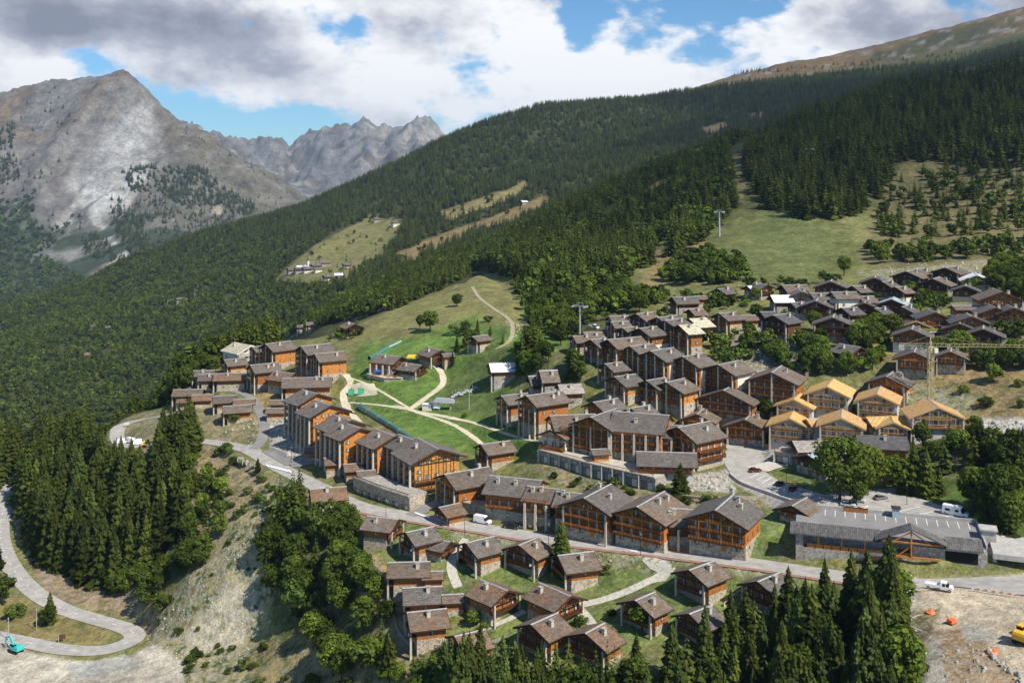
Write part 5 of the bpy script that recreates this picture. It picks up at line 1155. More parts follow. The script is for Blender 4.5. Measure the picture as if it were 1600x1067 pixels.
# (polygon on base pixels, depth range, area per tree, heights, {kind: share}, label, group)
NEAR = [
 ([(165,640),(215,618),(330,575),(335,600),(275,625),(240,640),(200,650),(180,662),(160,668)],(500,640),24,(10,17),{'spruce':.5,'broad':.5},'tree on the crest behind the forest loop road','trees on the crest behind the loop road'),
 ([(205,700),(250,690),(262,700),(240,712),(215,712)],(400,500),40,(4,7),{'broad':.6,'bush':.4},'low leafy tree on the island inside the forest loop','low trees inside the forest loop'),
 ([(1000,470),(1100,445),(1600,430),(1620,540),(1500,560),(1350,560),(1200,520),(1050,540)],(380,620),210,(5,9),{'broad':.7,'bush':.3},'garden tree growing between the old hamlet houses','garden trees between the hamlet houses'),
 ([(890,520),(1000,520),(1180,640),(1080,660),(960,640),(880,600)],(340,520),150,(3,7),{'broad':.5,'bush':.5},'small tree or bush between the houses above the centre','small trees between the houses above the centre'),
 ([(560,840),(720,830),(1250,905),(1150,960),(900,1040),(700,1000)],(230,345),190,(1.2,3),{'bush':1},'garden shrub on the grass between the small chalets','garden shrubs between the small chalets'),
 ([(430,760),(470,800),(400,1000),(330,1040),(250,1000),(330,880)],(270,420),60,(1,3.2),{'bush':1},'scrubby green bush on the pale talus slope','scrub bushes on the talus slope'),
 ([(-60,760),(-60,710),(60,690),(140,700),(160,745),(200,775),(245,770),(252,705),(300,690),(300,720),(262,760),(275,800),(300,850),(285,890),(230,910),(180,930),(120,900),(85,890),(50,850),(35,800),(20,760)],(370,570),19,(17,25),{'spruce':.93,'larch':.07},'tall dark spruce in the dense wood above the hairpin road','spruces of the wood above the hairpin road'),
 ([(150,905),(290,880),(310,860),(330,880),(300,900),(250,935),(190,950)],(320,430),20,(8,13),{'broad':.8,'larch':.2},'leafy green tree at the foot of the spruce wood','leafy trees under the spruce wood'),
 ([(270,740),(330,740),(350,790),(345,850),(300,885),(260,900)],(300,450),26,(7,12),{'spruce':.5,'broad':.5},'tree standing on the dry slope beside the spruce wood','trees on the dry slope'),
 ([(330,700),(380,705),(400,730),(360,760),(320,740)],(330,460),40,(3,6),{'bush':1},'green bush on the dry bank under the bend of the road','bushes under the road bend'),
 ([(330,760),(440,740),(470,820),(420,830),(340,850)],(300,440),75,(2.5,5),{'bush':1},'green bush on the stony slope under the road','bushes on the stony slope'),
 ([(225,930),(262,925),(250,985),(235,975)],(320,420),22,(5,9),{'bush':.5,'larch':.5},'narrow shrub at the edge of the pale scree','shrubs beside the scree'),
 ([(400,880),(430,820),(460,790),(560,815),(560,850),(570,890),(610,960),(620,1000),(600,1040),(640,1066),(600,1090),(520,1060),(470,1010),(420,960)],(230,345),23,(8,15),{'broad':.75,'spruce':.12,'bush':.13},'leafy green tree in the grove between the scree and the chalets','leafy trees of the grove below the chalets'),
 ([(420,790),(470,770),(490,800),(470,830),(430,900),(405,880)],(270,400),30,(10,15),{'spruce':.9,'broad':.1},'dark conifer at the top of the grove by the scree','conifers at the top of the grove'),
 ([(600,1030),(680,1000),(700,1066),(640,1100),(600,1090)],(230,330),22,(5,9),{'broad':.7,'bush':.3},'young leafy tree on the grassy bank under the row of chalets','young trees under the chalets'),
 ([(280,1030),(380,1000),(470,1020),(560,1060),(560,1100),(280,1100)],(230,330),40,(2,5),{'bush':1},'low green bush on the dry bank at the bottom edge','bushes at the bottom edge'),
 ([(680,1055),(760,1050),(850,1060),(850,1190),(680,1190)],(160,275),13,(12,16),{'larch':.55,'spruce':.45},'slender conifer rising in front of the lowest chalets','conifers in front of the lowest chalets'),
 ([(850,1075),(1010,1060),(1050,1190),(850,1190)],(160,270),12,(9,13),{'larch':.4,'spruce':.3,'broad':.3},'green tree at the bottom edge in front of the lowest chalets','trees at the bottom edge below the chalets'),
 ([(1040,1075),(1080,1010),(1150,985),(1210,960),(1240,950),(1200,1080),(1200,1200),(1040,1190)],(165,290),17,(11,16),{'larch':.45,'spruce':.55},'bright green conifer in the wood below the chalets','conifers of the lower wood'),
 ([(1240,985),(1290,955),(1330,950),(1385,955),(1400,1000),(1410,1080),(1425,1250),(1200,1250),(1215,1080)],(150,285),15,(14,23),{'spruce':.55,'larch':.35,'broad':.1},'tall spruce in the dark wood beside the building site','spruces of the wood beside the building site'),
 ([(1395,1075),(1430,1090),(1435,1250),(1380,1250)],(140,215),30,(8,11),{'spruce':1},'young spruce on the gravel edge of the building site','young spruces at the gravel edge'),
 # centre: trees between meadow and upper village
 ([(800,560),(830,540),(870,560),(910,590),(900,610),(860,600),(815,590)],(390,520),26,(9,14),{'broad':.6,'spruce':.4},'dark leafy tree between the white roofed chalet and the upper village','trees between meadow and upper village'),
 ([(808,560),(840,555),(850,580),(815,585)],(400,520),30,(15,19),{'spruce':1},'tall pointed conifer beside the white roofed chalet','tall conifers beside the white roofed chalet'),
 ([(930,470),(1000,455),(1040,470),(1000,490),(950,500),(905,510),(895,540),(860,545),(850,500)],(430,720),40,(9,13),{'broad':1},'bright green leafy tree behind the upper chalets','leafy trees behind the upper chalets'),
 ([(800,450),(850,430),(980,430),(990,460),(920,500),(860,540),(835,520),(820,480)],(480,900),46,(9,14),{'broad':.75,'spruce':.15,'larch':.1},'leafy tree at the foot of the mountain wood','leafy trees at the foot of the mountain wood'),
 ([(1090,530),(1160,530),(1250,520),(1290,540),(1290,590),(1250,585),(1190,560),(1140,575),(1090,560)],(360,500),34,(5,10),{'broad':.75,'bush':.25},'leafy tree on the rocky bank between the upper and lower houses','trees on the rocky bank'),
 ([(1230,515),(1400,520),(1400,570),(1320,590),(1260,590)],(370,500),26,(8,13),{'broad':1},'full green tree in the gardens under the old hamlet','garden trees under the old hamlet'),
 ([(1080,470),(1160,455),(1180,480),(1100,490)],(450,620),34,(4,7),{'broad':.6,'bush':.4},'green shrub tree on the bank under the white house','shrubs under the white house'),
 ([(1390,450),(1480,450),(1500,480),(1400,500)],(430,560),30,(6,9),{'broad':1},'leafy tree among the houses at the edge of the village','trees among the highest houses'),
 ([(1470,520),(1600,525),(1610,600),(1530,600),(1470,570)],(360,470),30,(6,11),{'broad':.9,'bush':.1},'leafy green tree on the hillside behind the crane','trees on the hillside behind the crane'),
 ([(1460,600),(1600,600),(1620,640),(1500,640)],(330,420),150,(3,5),{'bush':1},'dark bush on the dry slope behind the building site','bushes on the dry slope behind the site'),
 ([(1385,745),(1430,700),(1500,690),(1560,700),(1600,715),(1600,750),(1500,735),(1440,745),(1400,760)],(290,400),22,(9,14),{'broad':.6,'spruce':.4},'dark tree between the building site and the parking lot','trees above the parking lot'),
 ([(1510,790),(1600,790),(1620,840),(1560,835)],(255,330),24,(11,16),{'spruce':.5,'broad':.5},'big dark tree at the end of the parking lot','dark trees at the end of the parking lot'),
 ([(1540,740),(1620,730),(1640,800),(1570,800)],(270,345),26,(13,18),{'spruce':.8,'broad':.2},'tall dark conifer on the slope beside the parking lot','tall conifers beside the parking lot'),
 ([(1540,430),(1620,420),(1620,480),(1560,470)],(420,600),30,(11,15),{'broad':1},'dark leafy tree behind the highest houses','dark trees behind the highest houses'),
 ([(1190,800),(1230,800),(1225,870),(1190,860)],(270,330),90,(1.5,3),{'bush':1},'small shrub on the bank beside the tiled apartment house','shrubs on the bank by the apartments'),
 ([(830,745),(960,745),(1060,775),(1180,785),(1180,800),(1060,790),(900,770)],(300,380),34,(1.8,3.8),{'bush':1},'green shrub on the bank above the row of apartments','shrubs above the row of apartments'),
 ([(720,520),(800,520),(780,545),(720,535)],(450,620),90,(3,6),{'bush':.5,'spruce':.5},'small tree on the meadow behind the little chalet','small trees on the meadow'),
 ([(700,650),(790,650),(850,680),(760,662)],(380,470),40,(1.5,3),{'bush':1},'low shrub beside the gravel path in the meadow','shrubs beside the meadow path'),
 ([(345,640),(400,640),(405,680),(340,660)],(420,520),55,(3,6),{'bush':1},'round bush in front of the small left cottages','bushes by the small cottages'),
 ([(262,690),(300,690),(300,720),(270,740)],(380,480),16,(17,23),{'spruce':1},'tall dark spruce in front of the small left cottages','spruces in front of the small cottages'),
 ([(510,535),(535,520),(570,520),(560,530)],(480,640),30,(5,9),{'broad':1},'leafy tree beside the chalet on the ridge','trees beside the ridge chalet'),
]
MID = [  # beyond ~600 m
 ([(-320,740),(340,560),(430,520),(430,640),(-320,900)],(560,700),30,(15,21),{'spruce':.75,'broad':.25}),
 ([(430,530),(520,505),(560,500),(640,475),(745,415),(760,360),(620,420),(500,490),(400,530)],(640,1250),30,(10,15),{'broad':.55,'spruce':.45}),
 ([(620,480),(700,450),(745,420),(850,395),(870,380),(870,330),(740,380),(600,430)],(800,1250),34,(12,17),{'spruce':.7,'broad':.2,'larch':.1}),
 ([(745,420),(800,430),(850,470),(980,440),(990,425),(1060,400),(1110,370),(1150,330),(1160,280),(1130,240),(1200,190),(1050,230),(900,320),(750,395)],(560,1350),40,(12,21),{'spruce':.62,'larch':.2,'broad':.18}),
 ([(1170,325),(1160,240),(1300,160),(1880,60),(1880,250),(1540,260),(1440,250),(1400,280),(1350,330),(1330,340),(1270,345),(1220,335)],(560,1350),44,(13,25),{'spruce':.92,'larch':.08}),
 ([(1340,380),(1400,390),(1480,390),(1600,380),(1880,400),(1500,405),(1380,415)],(520,800),42,(8,12),{'broad':.8,'spruce':.2}),
 ([(1030,440),(1060,410),(1110,400),(1160,415),(1170,445),(1100,445)],(560,760),30,(9,13),{'broad':1}),
 ([(1340,345),(1390,300),(1420,250),(1500,230),(1880,230),(1880,370),(1500,370),(1380,380)],(560,1000),110,(9,14),{'spruce':.7,'broad':.3}),
]
OPEN = [[(1140,255),(1160,240),(1166,245),(1168,285),(1190,315),(1180,335),(1165,345),(1150,310)],[(995,302),(1050,272),(1054,288),(1000,322)],[(940,330),(990,305),(985,325),(950,345)],[(1380,265),(1420,245),(1445,250),(1400,285)],[(1010,400),(1040,375),(1060,380),(1030,420)],[(1255,262),(1275,255),(1270,275)]]
RES = []   # (size in picture, kind, x, y, z, h, label, group)
def polymask(u, v, poly): return inpoly(u, v, poly) > 0
def run_zone(poly, dr, area, hh, kinds, label, group, seed, keepclear=None):
    xs = [p[0] for p in poly]
    u, d, r = scatter(dr[0], dr[1], min(xs), max(xs), area, seed)
    z = surf_many(u, d); v = V0-F*z/d
    k = polymask(u, v, poly)
    h = r.uniform(hh[0], hh[1], len(u))
    k &= visible(u, d, z, h, 1.0)
    names = list(kinds); cum = np.cumsum([kinds[n] for n in names]); pickk = np.searchsorted(cum, r.uniform(0, cum[-1]*0.9999, len(u)))
    if label is None:
        for c in OPEN: k &= ~(inpoly(u, v, c)+r.uniform(-3, 3, len(u)) > 0)
    for i in np.where(k)[0]:
        x = (u[i]-U0)/F*d[i]
        if blocked(x, d[i], names[pickk[i]]): continue
        kd = names[pickk[i]]
        RES.append((h[i]/d[i], kd, x, d[i], z[i], h[i]*(0.85 if kd == 'broad' else 1), label, group))
def blocked(x, y, kind):
    gx, gy = int(x//2), int(y//2)
    return (gx, gy) in OCC
def extra(kind, u, v, h, label, squash=1.0, dmin=150.0, group=None):
    p = pick(u, v, 0, dmin); put_tree(kind, (p.x, p.y, p.z-0.2), h, label, group, random, squash)
def plant_all():
    random.seed(5)
    for i, zt in enumerate(NEAR): run_zone(*zt, seed=300+i)
    near_n = len(RES)
    for i, (poly, dr, area, hh, kinds) in enumerate(MID):
        run_zone(poly, dr, area, hh, kinds, None, None, 400+i)
    for poly, dr, area, hh, kinds in ():
        pass
    fam = {'spruce': 'c', 'larch': 'c', 'broad': 'b', 'round': 'b', 'bush': 's'}
    RES.sort(key=lambda q: -q[0]); cnt = {'c': 0, 'b': 0, 's': 0}; lim = {'c': 262, 'b': 262, 's': 250}
    far = []; rr = random.Random(3)
    for (s, kd, x, y, z, h, lab, grp) in RES:
        f = fam[kd]
        if cnt[f] < lim[f] and lab:
            cnt[f] += 1; put_tree(kd, (x, y, z-0.25), h, lab, grp, rr, rr.uniform(.88, 1.15))
        else:
            vi = {'spruce': rr.randrange(3), 'larch': 3, 'broad': 4+rr.randrange(2), 'bush': 4+rr.randrange(2)}[kd]
            far.append((x, y, z-0.3, h, vi, rr.uniform(0, 6.28)))
    print('individual trees', cnt, 'rest', len(far), 'near', near_n)
    cloud_instances('mountain_woods', far, FAR_SPRUCE+FAR_LARCH+FAR_BROAD, 'woods of spruce and leafy trees on the near mountainside')
    # far hillside
    pts = []
    u, d, r = scatter(1330, 3420, -330, 1950, 92, 77)
    z = surf_many(u, d); v = V0-F*z/d
    nz = fbm((u-U0)/F*d/260, d/260, 4); nz2 = fbm((u-U0)/F*d/90, d/90, 3)
    k = visible(u, d, z, 18.0)
    for c in CLEAR: k &= ~((inpoly(u, v, c)+nz2*8) > 0)
    top = np.interp(u, [-330,1100,1130,1200,1330,1450,1500,1600,1700,1950], [-200,-200,128,126,112,102,95,66,40,-20])
    k &= ~((v < top) & (d > 2500)); k &= ~((d > 3100+nz*150))
    u, d, z, v, nz, nz2 = (a[k] for a in (u, d, z, v, nz, nz2))
    broadf = sstep(330, 480, v+nz*90)*sstep(900, 300, u)
    rr2 = r.uniform(0, 1, len(u)); rv = r.randint(0, 3, len(u)); rot = r.uniform(0, 6.28, len(u))
    vi = np.where(rr2 < broadf*0.8, 4+(rv == 1), np.where(rr2 > 0.88, 3, rv))
    h = np.where(vi >= 4, r.uniform(9, 15, len(u)), r.uniform(14, 21, len(u)))
    pts = np.stack([(u-U0)/F*d, d, z-0.5, h, vi, rot], 1)
    # little groups in the clearings and hedges between the pale meadows
    def sparse(poly, area, hh, vset, seed, dr=(1350, 2900)):
        xs = [p[0] for p in poly]
        u, d, r = scatter(dr[0], dr[1], min(xs), max(xs), area, seed); z = surf_many(u, d); v = V0-F*z/d
        k = polymask(u, v, poly) & visible(u, d, z, 10.0)
        u, d, z = u[k], d[k], z[k]
        return np.stack([(u-U0)/F*d, d, z-0.3, r.uniform(hh[0], hh[1], len(u)), r.choice(vset, len(u)), r.uniform(0, 6.28, len(u))], 1)
    parts = [pts, sparse([(430,430),(575,335),(645,345),(600,400),(560,430)], 1600, (7,12), [4,5,0], 1), sparse([(680,335),(818,280),(860,305),(640,410)], 1500, (8,14), [0,1,4], 2),
             sparse([(440,445),(480,450),(540,440),(600,400),(625,390),(560,450),(430,470)], 260, (7,12), [4,5], 3),
             # big mountain woods
             sparse([(190,268),(215,262),(325,262),(345,290),(400,322),(390,335),(330,320),(290,330),(250,300),(205,300)], 380, (22,34), [0,1,2], 4, (3600,6300)),
             sparse([(165,320),(190,290),(300,300),(400,330),(330,360),(230,390),(200,400),(170,350)], 1300, (18,30), [0,1,2], 5, (3600,6300)),
             sparse([(175,320),(225,345),(225,400),(205,400),(180,360)], 420, (18,30), [0,1,2], 15, (3600,6300)),
             sparse([(-60,230),(0,205),(25,185),(22,240),(35,280),(0,300),(-60,320)], 450, (22,34), [0,1,2], 6, (3600,6300)),
             sparse([(0,180),(100,130),(120,200),(60,320),(0,330)], 9000, (18,30), [0,1,2], 7, (3600,6300)),
             sparse([(-60,330),(30,310),(60,300),(50,340),(90,380),(60,400),(140,440),(220,450),(200,480),(-60,500)], 480, (18,28), [0,4,5], 8, (3300,6300)),
             sparse([(128,370),(150,365),(200,405),(190,412),(130,400)], 420, (18,28), [0,1,2], 9, (3300,6300)),
             sparse([(70,310),(130,340),(135,370),(80,370)], 4000, (18,28), [0,4], 10, (3300,6300)),
             sparse([(250,180),(300,200),(400,260),(470,310),(400,330),(330,262),(260,262)], 12000, (16,24), [0,1], 11, (3300,6300))]
    # scattered dark trees along the tree line of the bare ridge
    parts.append(sparse([(1000,150),(1130,120),(1330,105),(1500,90),(1560,70),(1500,80),(1330,100),(1180,110)], 700, (9,15), [0,1], 12, (2700,3500)))
    pts = np.concatenate(parts)
    print('far trees', len(pts))
    cloud_instances('far_forest', pts, FAR_SPRUCE+FAR_LARCH+FAR_BROAD, 'far forest covering the mountainside across the valley')

# ------------------------------------------------------------------ roads, paths, paved surfaces
def ribbon(name, pts, width, mat, lift=0.22, off=0.0, ncross=6, cats=None, smoothz=4, occ=True, thick=0.0):
    """a strip laid on the ground; its own height is levelled along its length"""
    n = len(pts); cen = [max(ground(p.x, p.y), ground(p.x+1.5, p.y), ground(p.x-1.5, p.y)) for p in pts]
    zz = np.convolve(np.pad(np.array(cen), smoothz, mode='edge'), np.ones(2*smoothz+1)/(2*smoothz+1), 'valid')
    mb = MB(); prev = None
    for i, p in enumerate(pts):
        d = (pts[min(i+1, n-1)]-pts[max(i-1, 0)]).normalized(); nr = Vector((-d.y, d.x)); row = []
        w = width(i/(n-1)) if callable(width) else width
        if mat in ('gravel', 'paving', 'dirt_track'): w *= 1+0.30*float(perlin(np.array(p.x*.35), np.array(p.y*.35)))+0.25*float(perlin(np.array(p.x*1.1), np.array(p.y*1.1)))
        for k in range(ncross+1):
            o = (k/ncross-.5)*w+off; x, y = p.x+nr.x*o, p.y+nr.y*o
            z = ground(x, y)+lift*.7
            row.append(len(mb.v)); mb.v.append((x, y, z))
            if occ: OCC.add((int(x//2), int(y//2)))
        if prev:
            for k in range(ncross): mb.face((prev[k+1], prev[k], row[k], row[k+1]))
        prev = row
    o = mb.build(name, mat, None, True); tag(o, cats, None, None, 'structure'); return o
def quad_sheet(name, corners, mat, lift, label=None, n=14, kind='structure'):
    """sheet over the ground between four pixel corners"""
    C = [pick(u, v) for u, v in corners]; mb = MB(); idx = {}
    for i in range(n+1):
        for j in range(n+1):
            a, b = i/n, j/n; p = (C[0]*(1-a)+C[1]*a)*(1-b)+(C[3]*(1-a)+C[2]*a)*b
            idx[i, j] = len(mb.v); mb.v.append((p.x, p.y, ground(p.x, p.y)+lift)); OCC.add((int(p.x//2), int(p.y//2)))
    for i in range(n):
        for j in range(n): mb.face((idx[i, j], idx[i+1, j], idx[i+1, j+1], idx[i, j+1]))
    o = mb.build(name, mat, None, True); tag(o, label, None, None, kind); return o
def line_marks(name, segs, w, lift, label):
    mb = MB()
    for (u1, v1), (u2, v2) in segs:
        a, b = pick(u1, v1), pick(u2, v2); d = Vector((b.x-a.x, b.y-a.y)); L = d.length
        if L < .1: continue
        d /= L; nr = Vector((-d.y, d.x))*w/2; k = max(1, int(L/1.5)); pr = None
        for i in range(k+1):
            t = i/k; x, y = a.x+(b.x-a.x)*t, a.y+(b.y-a.y)*t
            z = ground(x, y)+lift; r = (len(mb.v), len(mb.v)+1); mb.v += [(x-nr.x, y-nr.y, z), (x+nr.x, y+nr.y, z)]
            if pr: mb.face((pr[0], r[0], r[1], pr[1]))
            pr = r
    o = mb.build(name, 'road_paint'); tag(o, label, None, None, 'structure')
def wall_along(name, px, h, th, mats, label, cat='wall', group=None, drop=1.5, cap=True, kindpts=None):
    pts = kindpts or path_pts(px); mb = MB(); n = len(pts); prev = None
    t = None
    for i, p in enumerate(pts):
        d = (pts[min(i+1, n-1)]-pts[max(i-1, 0)]).normalized(); nr = Vector((-d.y, d.x))*th/2; z = ground(p.x, p.y)
        r = len(mb.v); mb.v += [(p.x-nr.x, p.y-nr.y, z-drop), (p.x+nr.x, p.y+nr.y, z-drop), (p.x+nr.x, p.y+nr.y, z+h), (p.x-nr.x, p.y-nr.y, z+h)]
        if prev is not None:
            for k in range(4): mb.face((prev+k, prev+(k+1) % 4, r+(k+1) % 4, r+k), 0)
        prev = r
    mb.face((0, 1, 2, 3)); mb.face((prev+3, prev+2, prev+1, prev))
    o = mb.build(name, mats); tag(o, label, cat, group); return o
def fence_along(name, px, h, label, mat='timber_orange', post_step=2.0, group=None, lift=0.0, cat='railing'):
    pts = path_pts(px); mb = MB(); acc = 0
    t = thing(name, label, cat, (pts[0].x, pts[0].y, ground(pts[0].x, pts[0].y)), 0, group); o0 = t.location
    pm = MB()
    for i, p in enumerate(pts):
        z = ground(p.x, p.y)+lift; q = Vector((p.x, p.y, z))-o0
        if i:
            for zz in (.25, .55, .85, h): mb.beam(pq+Vector((0, 0, zz)), q+Vector((0, 0, zz)), .06, .17 if zz < h else .10)
            acc += (q-pq).length
        if i == 0 or acc > post_step: pm.beam(q+Vector((0, 0, -.4)), q+Vector((0, 0, h+.08)), .14); acc = 0
        pq = q
    mb.build('rail', mat, t); pm.build('post', mat, t); return t
def all_roads():
    pts = ROADS['main'][0]; ribbon('main_road', pts, 7.5, 'asphalt_pale', .24, 0, 8, 'pale asphalt main road through the village')
    k = int(len(pts)*.60)
    ribbon('pavement', pts[5:k], 1.5, 'red_paving', .33, 4.7, 3, 'reddish pavement strip beside the main road')
    ribbon('kerb', pts[5:k], .3, 'kerb', .42, 3.85, 2, 'pale kerb stone line of the main road')
    ribbon('loop_road', ROADS['loop'][0], 6.5, 'asphalt_pale', .26, 0, 6, 'pale road loop at the forest edge')
    ribbon('side_road', ROADS['side'][0], 4.6, 'asphalt', .28, 0, 5, 'narrow asphalt side road climbing to the left cottages')
    ribbon('crossing_branch', path_pts([(455,728),(500,722),(540,728)], 340, 460), 5, 'asphalt', .27, 0, 5, 'short asphalt branch to the stone podium')
    ribbon('podium_drive', path_pts([(640,806),(665,795),(690,783)], 300, 380), 5, 'asphalt', .29, 0, 5, 'asphalt drive beside the garage hut')
    low = ROADS['low'][0]
    ribbon('hairpin_road', low, 7.0, 'asphalt_pale', .26, 0, 8, 'pale hairpin road with a dashed centre line in the lower left')
    mb = MB()
    for i in range(4, len(low)-3, 4):
        a, b = low[i], low[i+1]; d = (b-a).normalized(); nr = Vector((-d.y, d.x))*.10
        ga, gb = ground(a.x, a.y)+.22, ground(b.x, b.y)+.22
        mb.poly([(a.x-nr.x, a.y-nr.y, ga), (a.x+nr.x, a.y+nr.y, ga), (b.x+nr.x, b.y+nr.y, gb), (b.x-nr.x, b.y-nr.y, gb)])
    tag(mb.build('centre_line', 'road_paint'), 'dashed white centre line of the hairpin road', None, None, 'structure')
    for i, (px, w, lab) in enumerate(PATHS): ribbon('gravel_path', ROADS['path%d' % i][0], w, 'gravel', .25, 0, 4, lab)
    ribbon('mountain_track', ROADS['track'][0], 2.2, 'dirt_track', .3, 0, 4, 'stony mountain track curving down the meadow')
    ribbon('stone_footpath', path_pts([(728,842),(712,862),(705,880),(708,900),(716,918)], 240, 340), 2.6, 'paving', .25, 0, 4, 'curved stone footpath between the small chalets')
    ribbon('stone_footpath', path_pts([(990,862),(1020,878),(1048,893),(1020,906),(985,922),(940,938),(905,946)], 240, 340), 2.6, 'paving', .26, 0, 4, 'stepped stone footpath from the road to the small chalets')
    ribbon('stone_footpath', path_pts([(900,948),(925,975),(935,990)], 230, 300), 2.8, 'paving', .25, 0, 4, 'lower end of the stone footpath')
    ribbon('stone_footpath', path_pts([(750,985),(790,970),(820,955)], 230, 300), 1.8, 'paving', .25, 0, 4, 'short stone path behind the lowest conifers')
    ribbon('plaza_road', ROADS['plaza'][0], 9, 'asphalt_pale', .24, 0, 8, 'pale asphalt plaza in front of the garages')
    ribbon('plaza_road', ROADS['street'][0], 12, 'asphalt_pale', .29, 0, 9, 'curved asphalt street with parking bays below the plaza')
    quad_sheet('parking_lot', [(1285,775),(1395,763),(1525,812),(1500,842)], 'asphalt_pale', .30, 'asphalt parking lot with white bay lines')
    quad_sheet('roundabout_verge', [(1165,731),(1200,722),(1232,728),(1200,738)], 'kerb', .34, 'pale verge in the bend below the plaza', 6)
    segs = [((1292+i*24, 788+i*7.6), (1308+i*24, 777+i*7.2)) for i in range(0, 9)]
    segs += [((1365,806),(1438,793)),((1372,812),(1470,800)),((1392,819),(1490,807)),((1410,825),(1500,814)),((1425,831),(1507,822))]
    line_marks('bay_lines', segs, .28, .36, 'white bay lines of the parking lot')
    line_marks('bay_lines', [((1172+i*9.5, 748+i*3.6), (1186+i*9.5, 741+i*3.6)) for i in range(0, 12)], .28, .36, 'white angled bay lines along the curved street')
    line_marks('crossing_stripes', [((416+i*5.6, 727+i*1.4), (421+i*5.6, 731+i*1.4)) for i in range(0, 7)], .9, .42, 'white zebra crossing on the road at the orange blocks')
    line_marks('crossing_stripes', [((648+i*5, 802+i*1.8), (657+i*5, 806+i*1.8)) for i in range(0, 4)], .9, .42, 'white zebra crossing near the garage hut')
    line_marks('crossing_stripes', [((984+i*3, 862-i*3.5), (995+i*3, 863-i*3.5)) for i in range(0, 4)], .9, .42, 'white zebra crossing at the top of the stepped footpath')
    quad_sheet('small_car_park', [(408,706),(425,700),(470,722),(446,728)], 'asphalt', .33, 'small dark car park at the road bend', 6)
    quad_sheet('site_road', [(1390,905),(1400,912),(1640,935),(1640,900)], 'asphalt_pale', .25, 'pale asphalt in front of the parking building', 10)
    quad_sheet('playground_sand', [(548,603),(585,600),(590,617),(556,620)], 'gravel', .28, 'sandy playground patch', 6)
# ------------------------------------------------------------------ larger built things of the village
def block_along(name, label, cat, px, h, depth, base, deck, group=None, bays=0, rail=None, drop=1.2, pillars=True, hb=None):
    """masonry block whose front foot follows a line of ground points; flat deck on top, shop bays in the front"""
    P = [pick(u, v) for u, v in px]; zt = max(p.z for p in P)+h
    o0 = Vector((P[0].x, P[0].y, P[0].z)); t = thing(name, label, cat, o0, 0, group); P = [p-o0 for p in P]; zt -= o0.z
    d = (P[-1]-P[0]); nb = Vector((-d.y, d.x, 0)).normalized()
    if nb.y < 0: nb = -nb
    lo = min(p.z for p in P)-drop; n = len(P)
    m = MB(); dk = MB()
    for i in range(n-1):
        a, b = P[i], P[i+1]; A, B = a+nb*depth, b+nb*depth
        m.hexa([(a.x, a.y, lo), (b.x, b.y, lo), (B.x, B.y, lo), (A.x, A.y, lo)], [(a.x, a.y, zt), (b.x, b.y, zt), (B.x, B.y, zt), (A.x, A.y, zt)])
        dk.hexa([(a.x-nb.x*.5, a.y-nb.y*.5, zt+.003), (b.x-nb.x*.5, b.y-nb.y*.5, zt+.003), (B.x, B.y, zt+.003), (A.x, A.y, zt+.003)], [(a.x-nb.x*.5, a.y-nb.y*.5, zt+.28), (b.x-nb.x*.5, b.y-nb.y*.5, zt+.28), (B.x, B.y, zt+.28), (A.x, A.y, zt+.28)])
        for k in range(int((b-a).length/2)+1):
            for q in range(int(depth//2)+1):
                c = o0+a+(b-a).normalized()*k*2+nb*q*2; OCC.add((int(c.x//2), int(c.y//2)))
    m.build('masonry_wall', base, t); dk.build('deck', deck, t)
    for i in range(n-1):
        a, b = P[i], P[i+1]; L = (b-a).length; e = (b-a).normalized(); f = Vector((-nb.x, -nb.y, 0))
        f = Vector((e.y, -e.x, 0)).normalized(); f = f if f.dot(nb) < 0 else -f
        k = int(L/4.2) if bays else 0
        for j in range(k):
            c = a+(b-a)*((j+.5)/k); zf = c.z+.1; m = MB(); w = L/k*.72; hh = min(bays, zt-zf-.8)
            window_mesh(m, c.x, c.y, zf, w, hh, f.x, f.y); m.build('shop_window', ['fascia', 'pane', 'fascia'], t)
            if pillars:
                c = a+(b-a)*(j/k)+f*.25; m = MB(); m.box(c.x-.35, c.y-.35, lo, c.x+.35, c.y+.35, zt); m.build('pillar', 'pillar_stone', t)
    if rail:
        m = MB()
        for i in range(n-1):
            a, b = P[i]-nb*.45, P[i+1]-nb*.45; L = (b-a).length; k = max(2, int(L/.5))
            for j in range(k):
                c = a+(b-a)*((j+.5)/k); m.beam((c.x, c.y, zt+.28), (c.x, c.y, zt+1.25), .34, .08)
            m.beam((a.x, a.y, zt+1.3), (b.x, b.y, zt+1.3), .16)
        m.build('railing', rail, t)
    return t
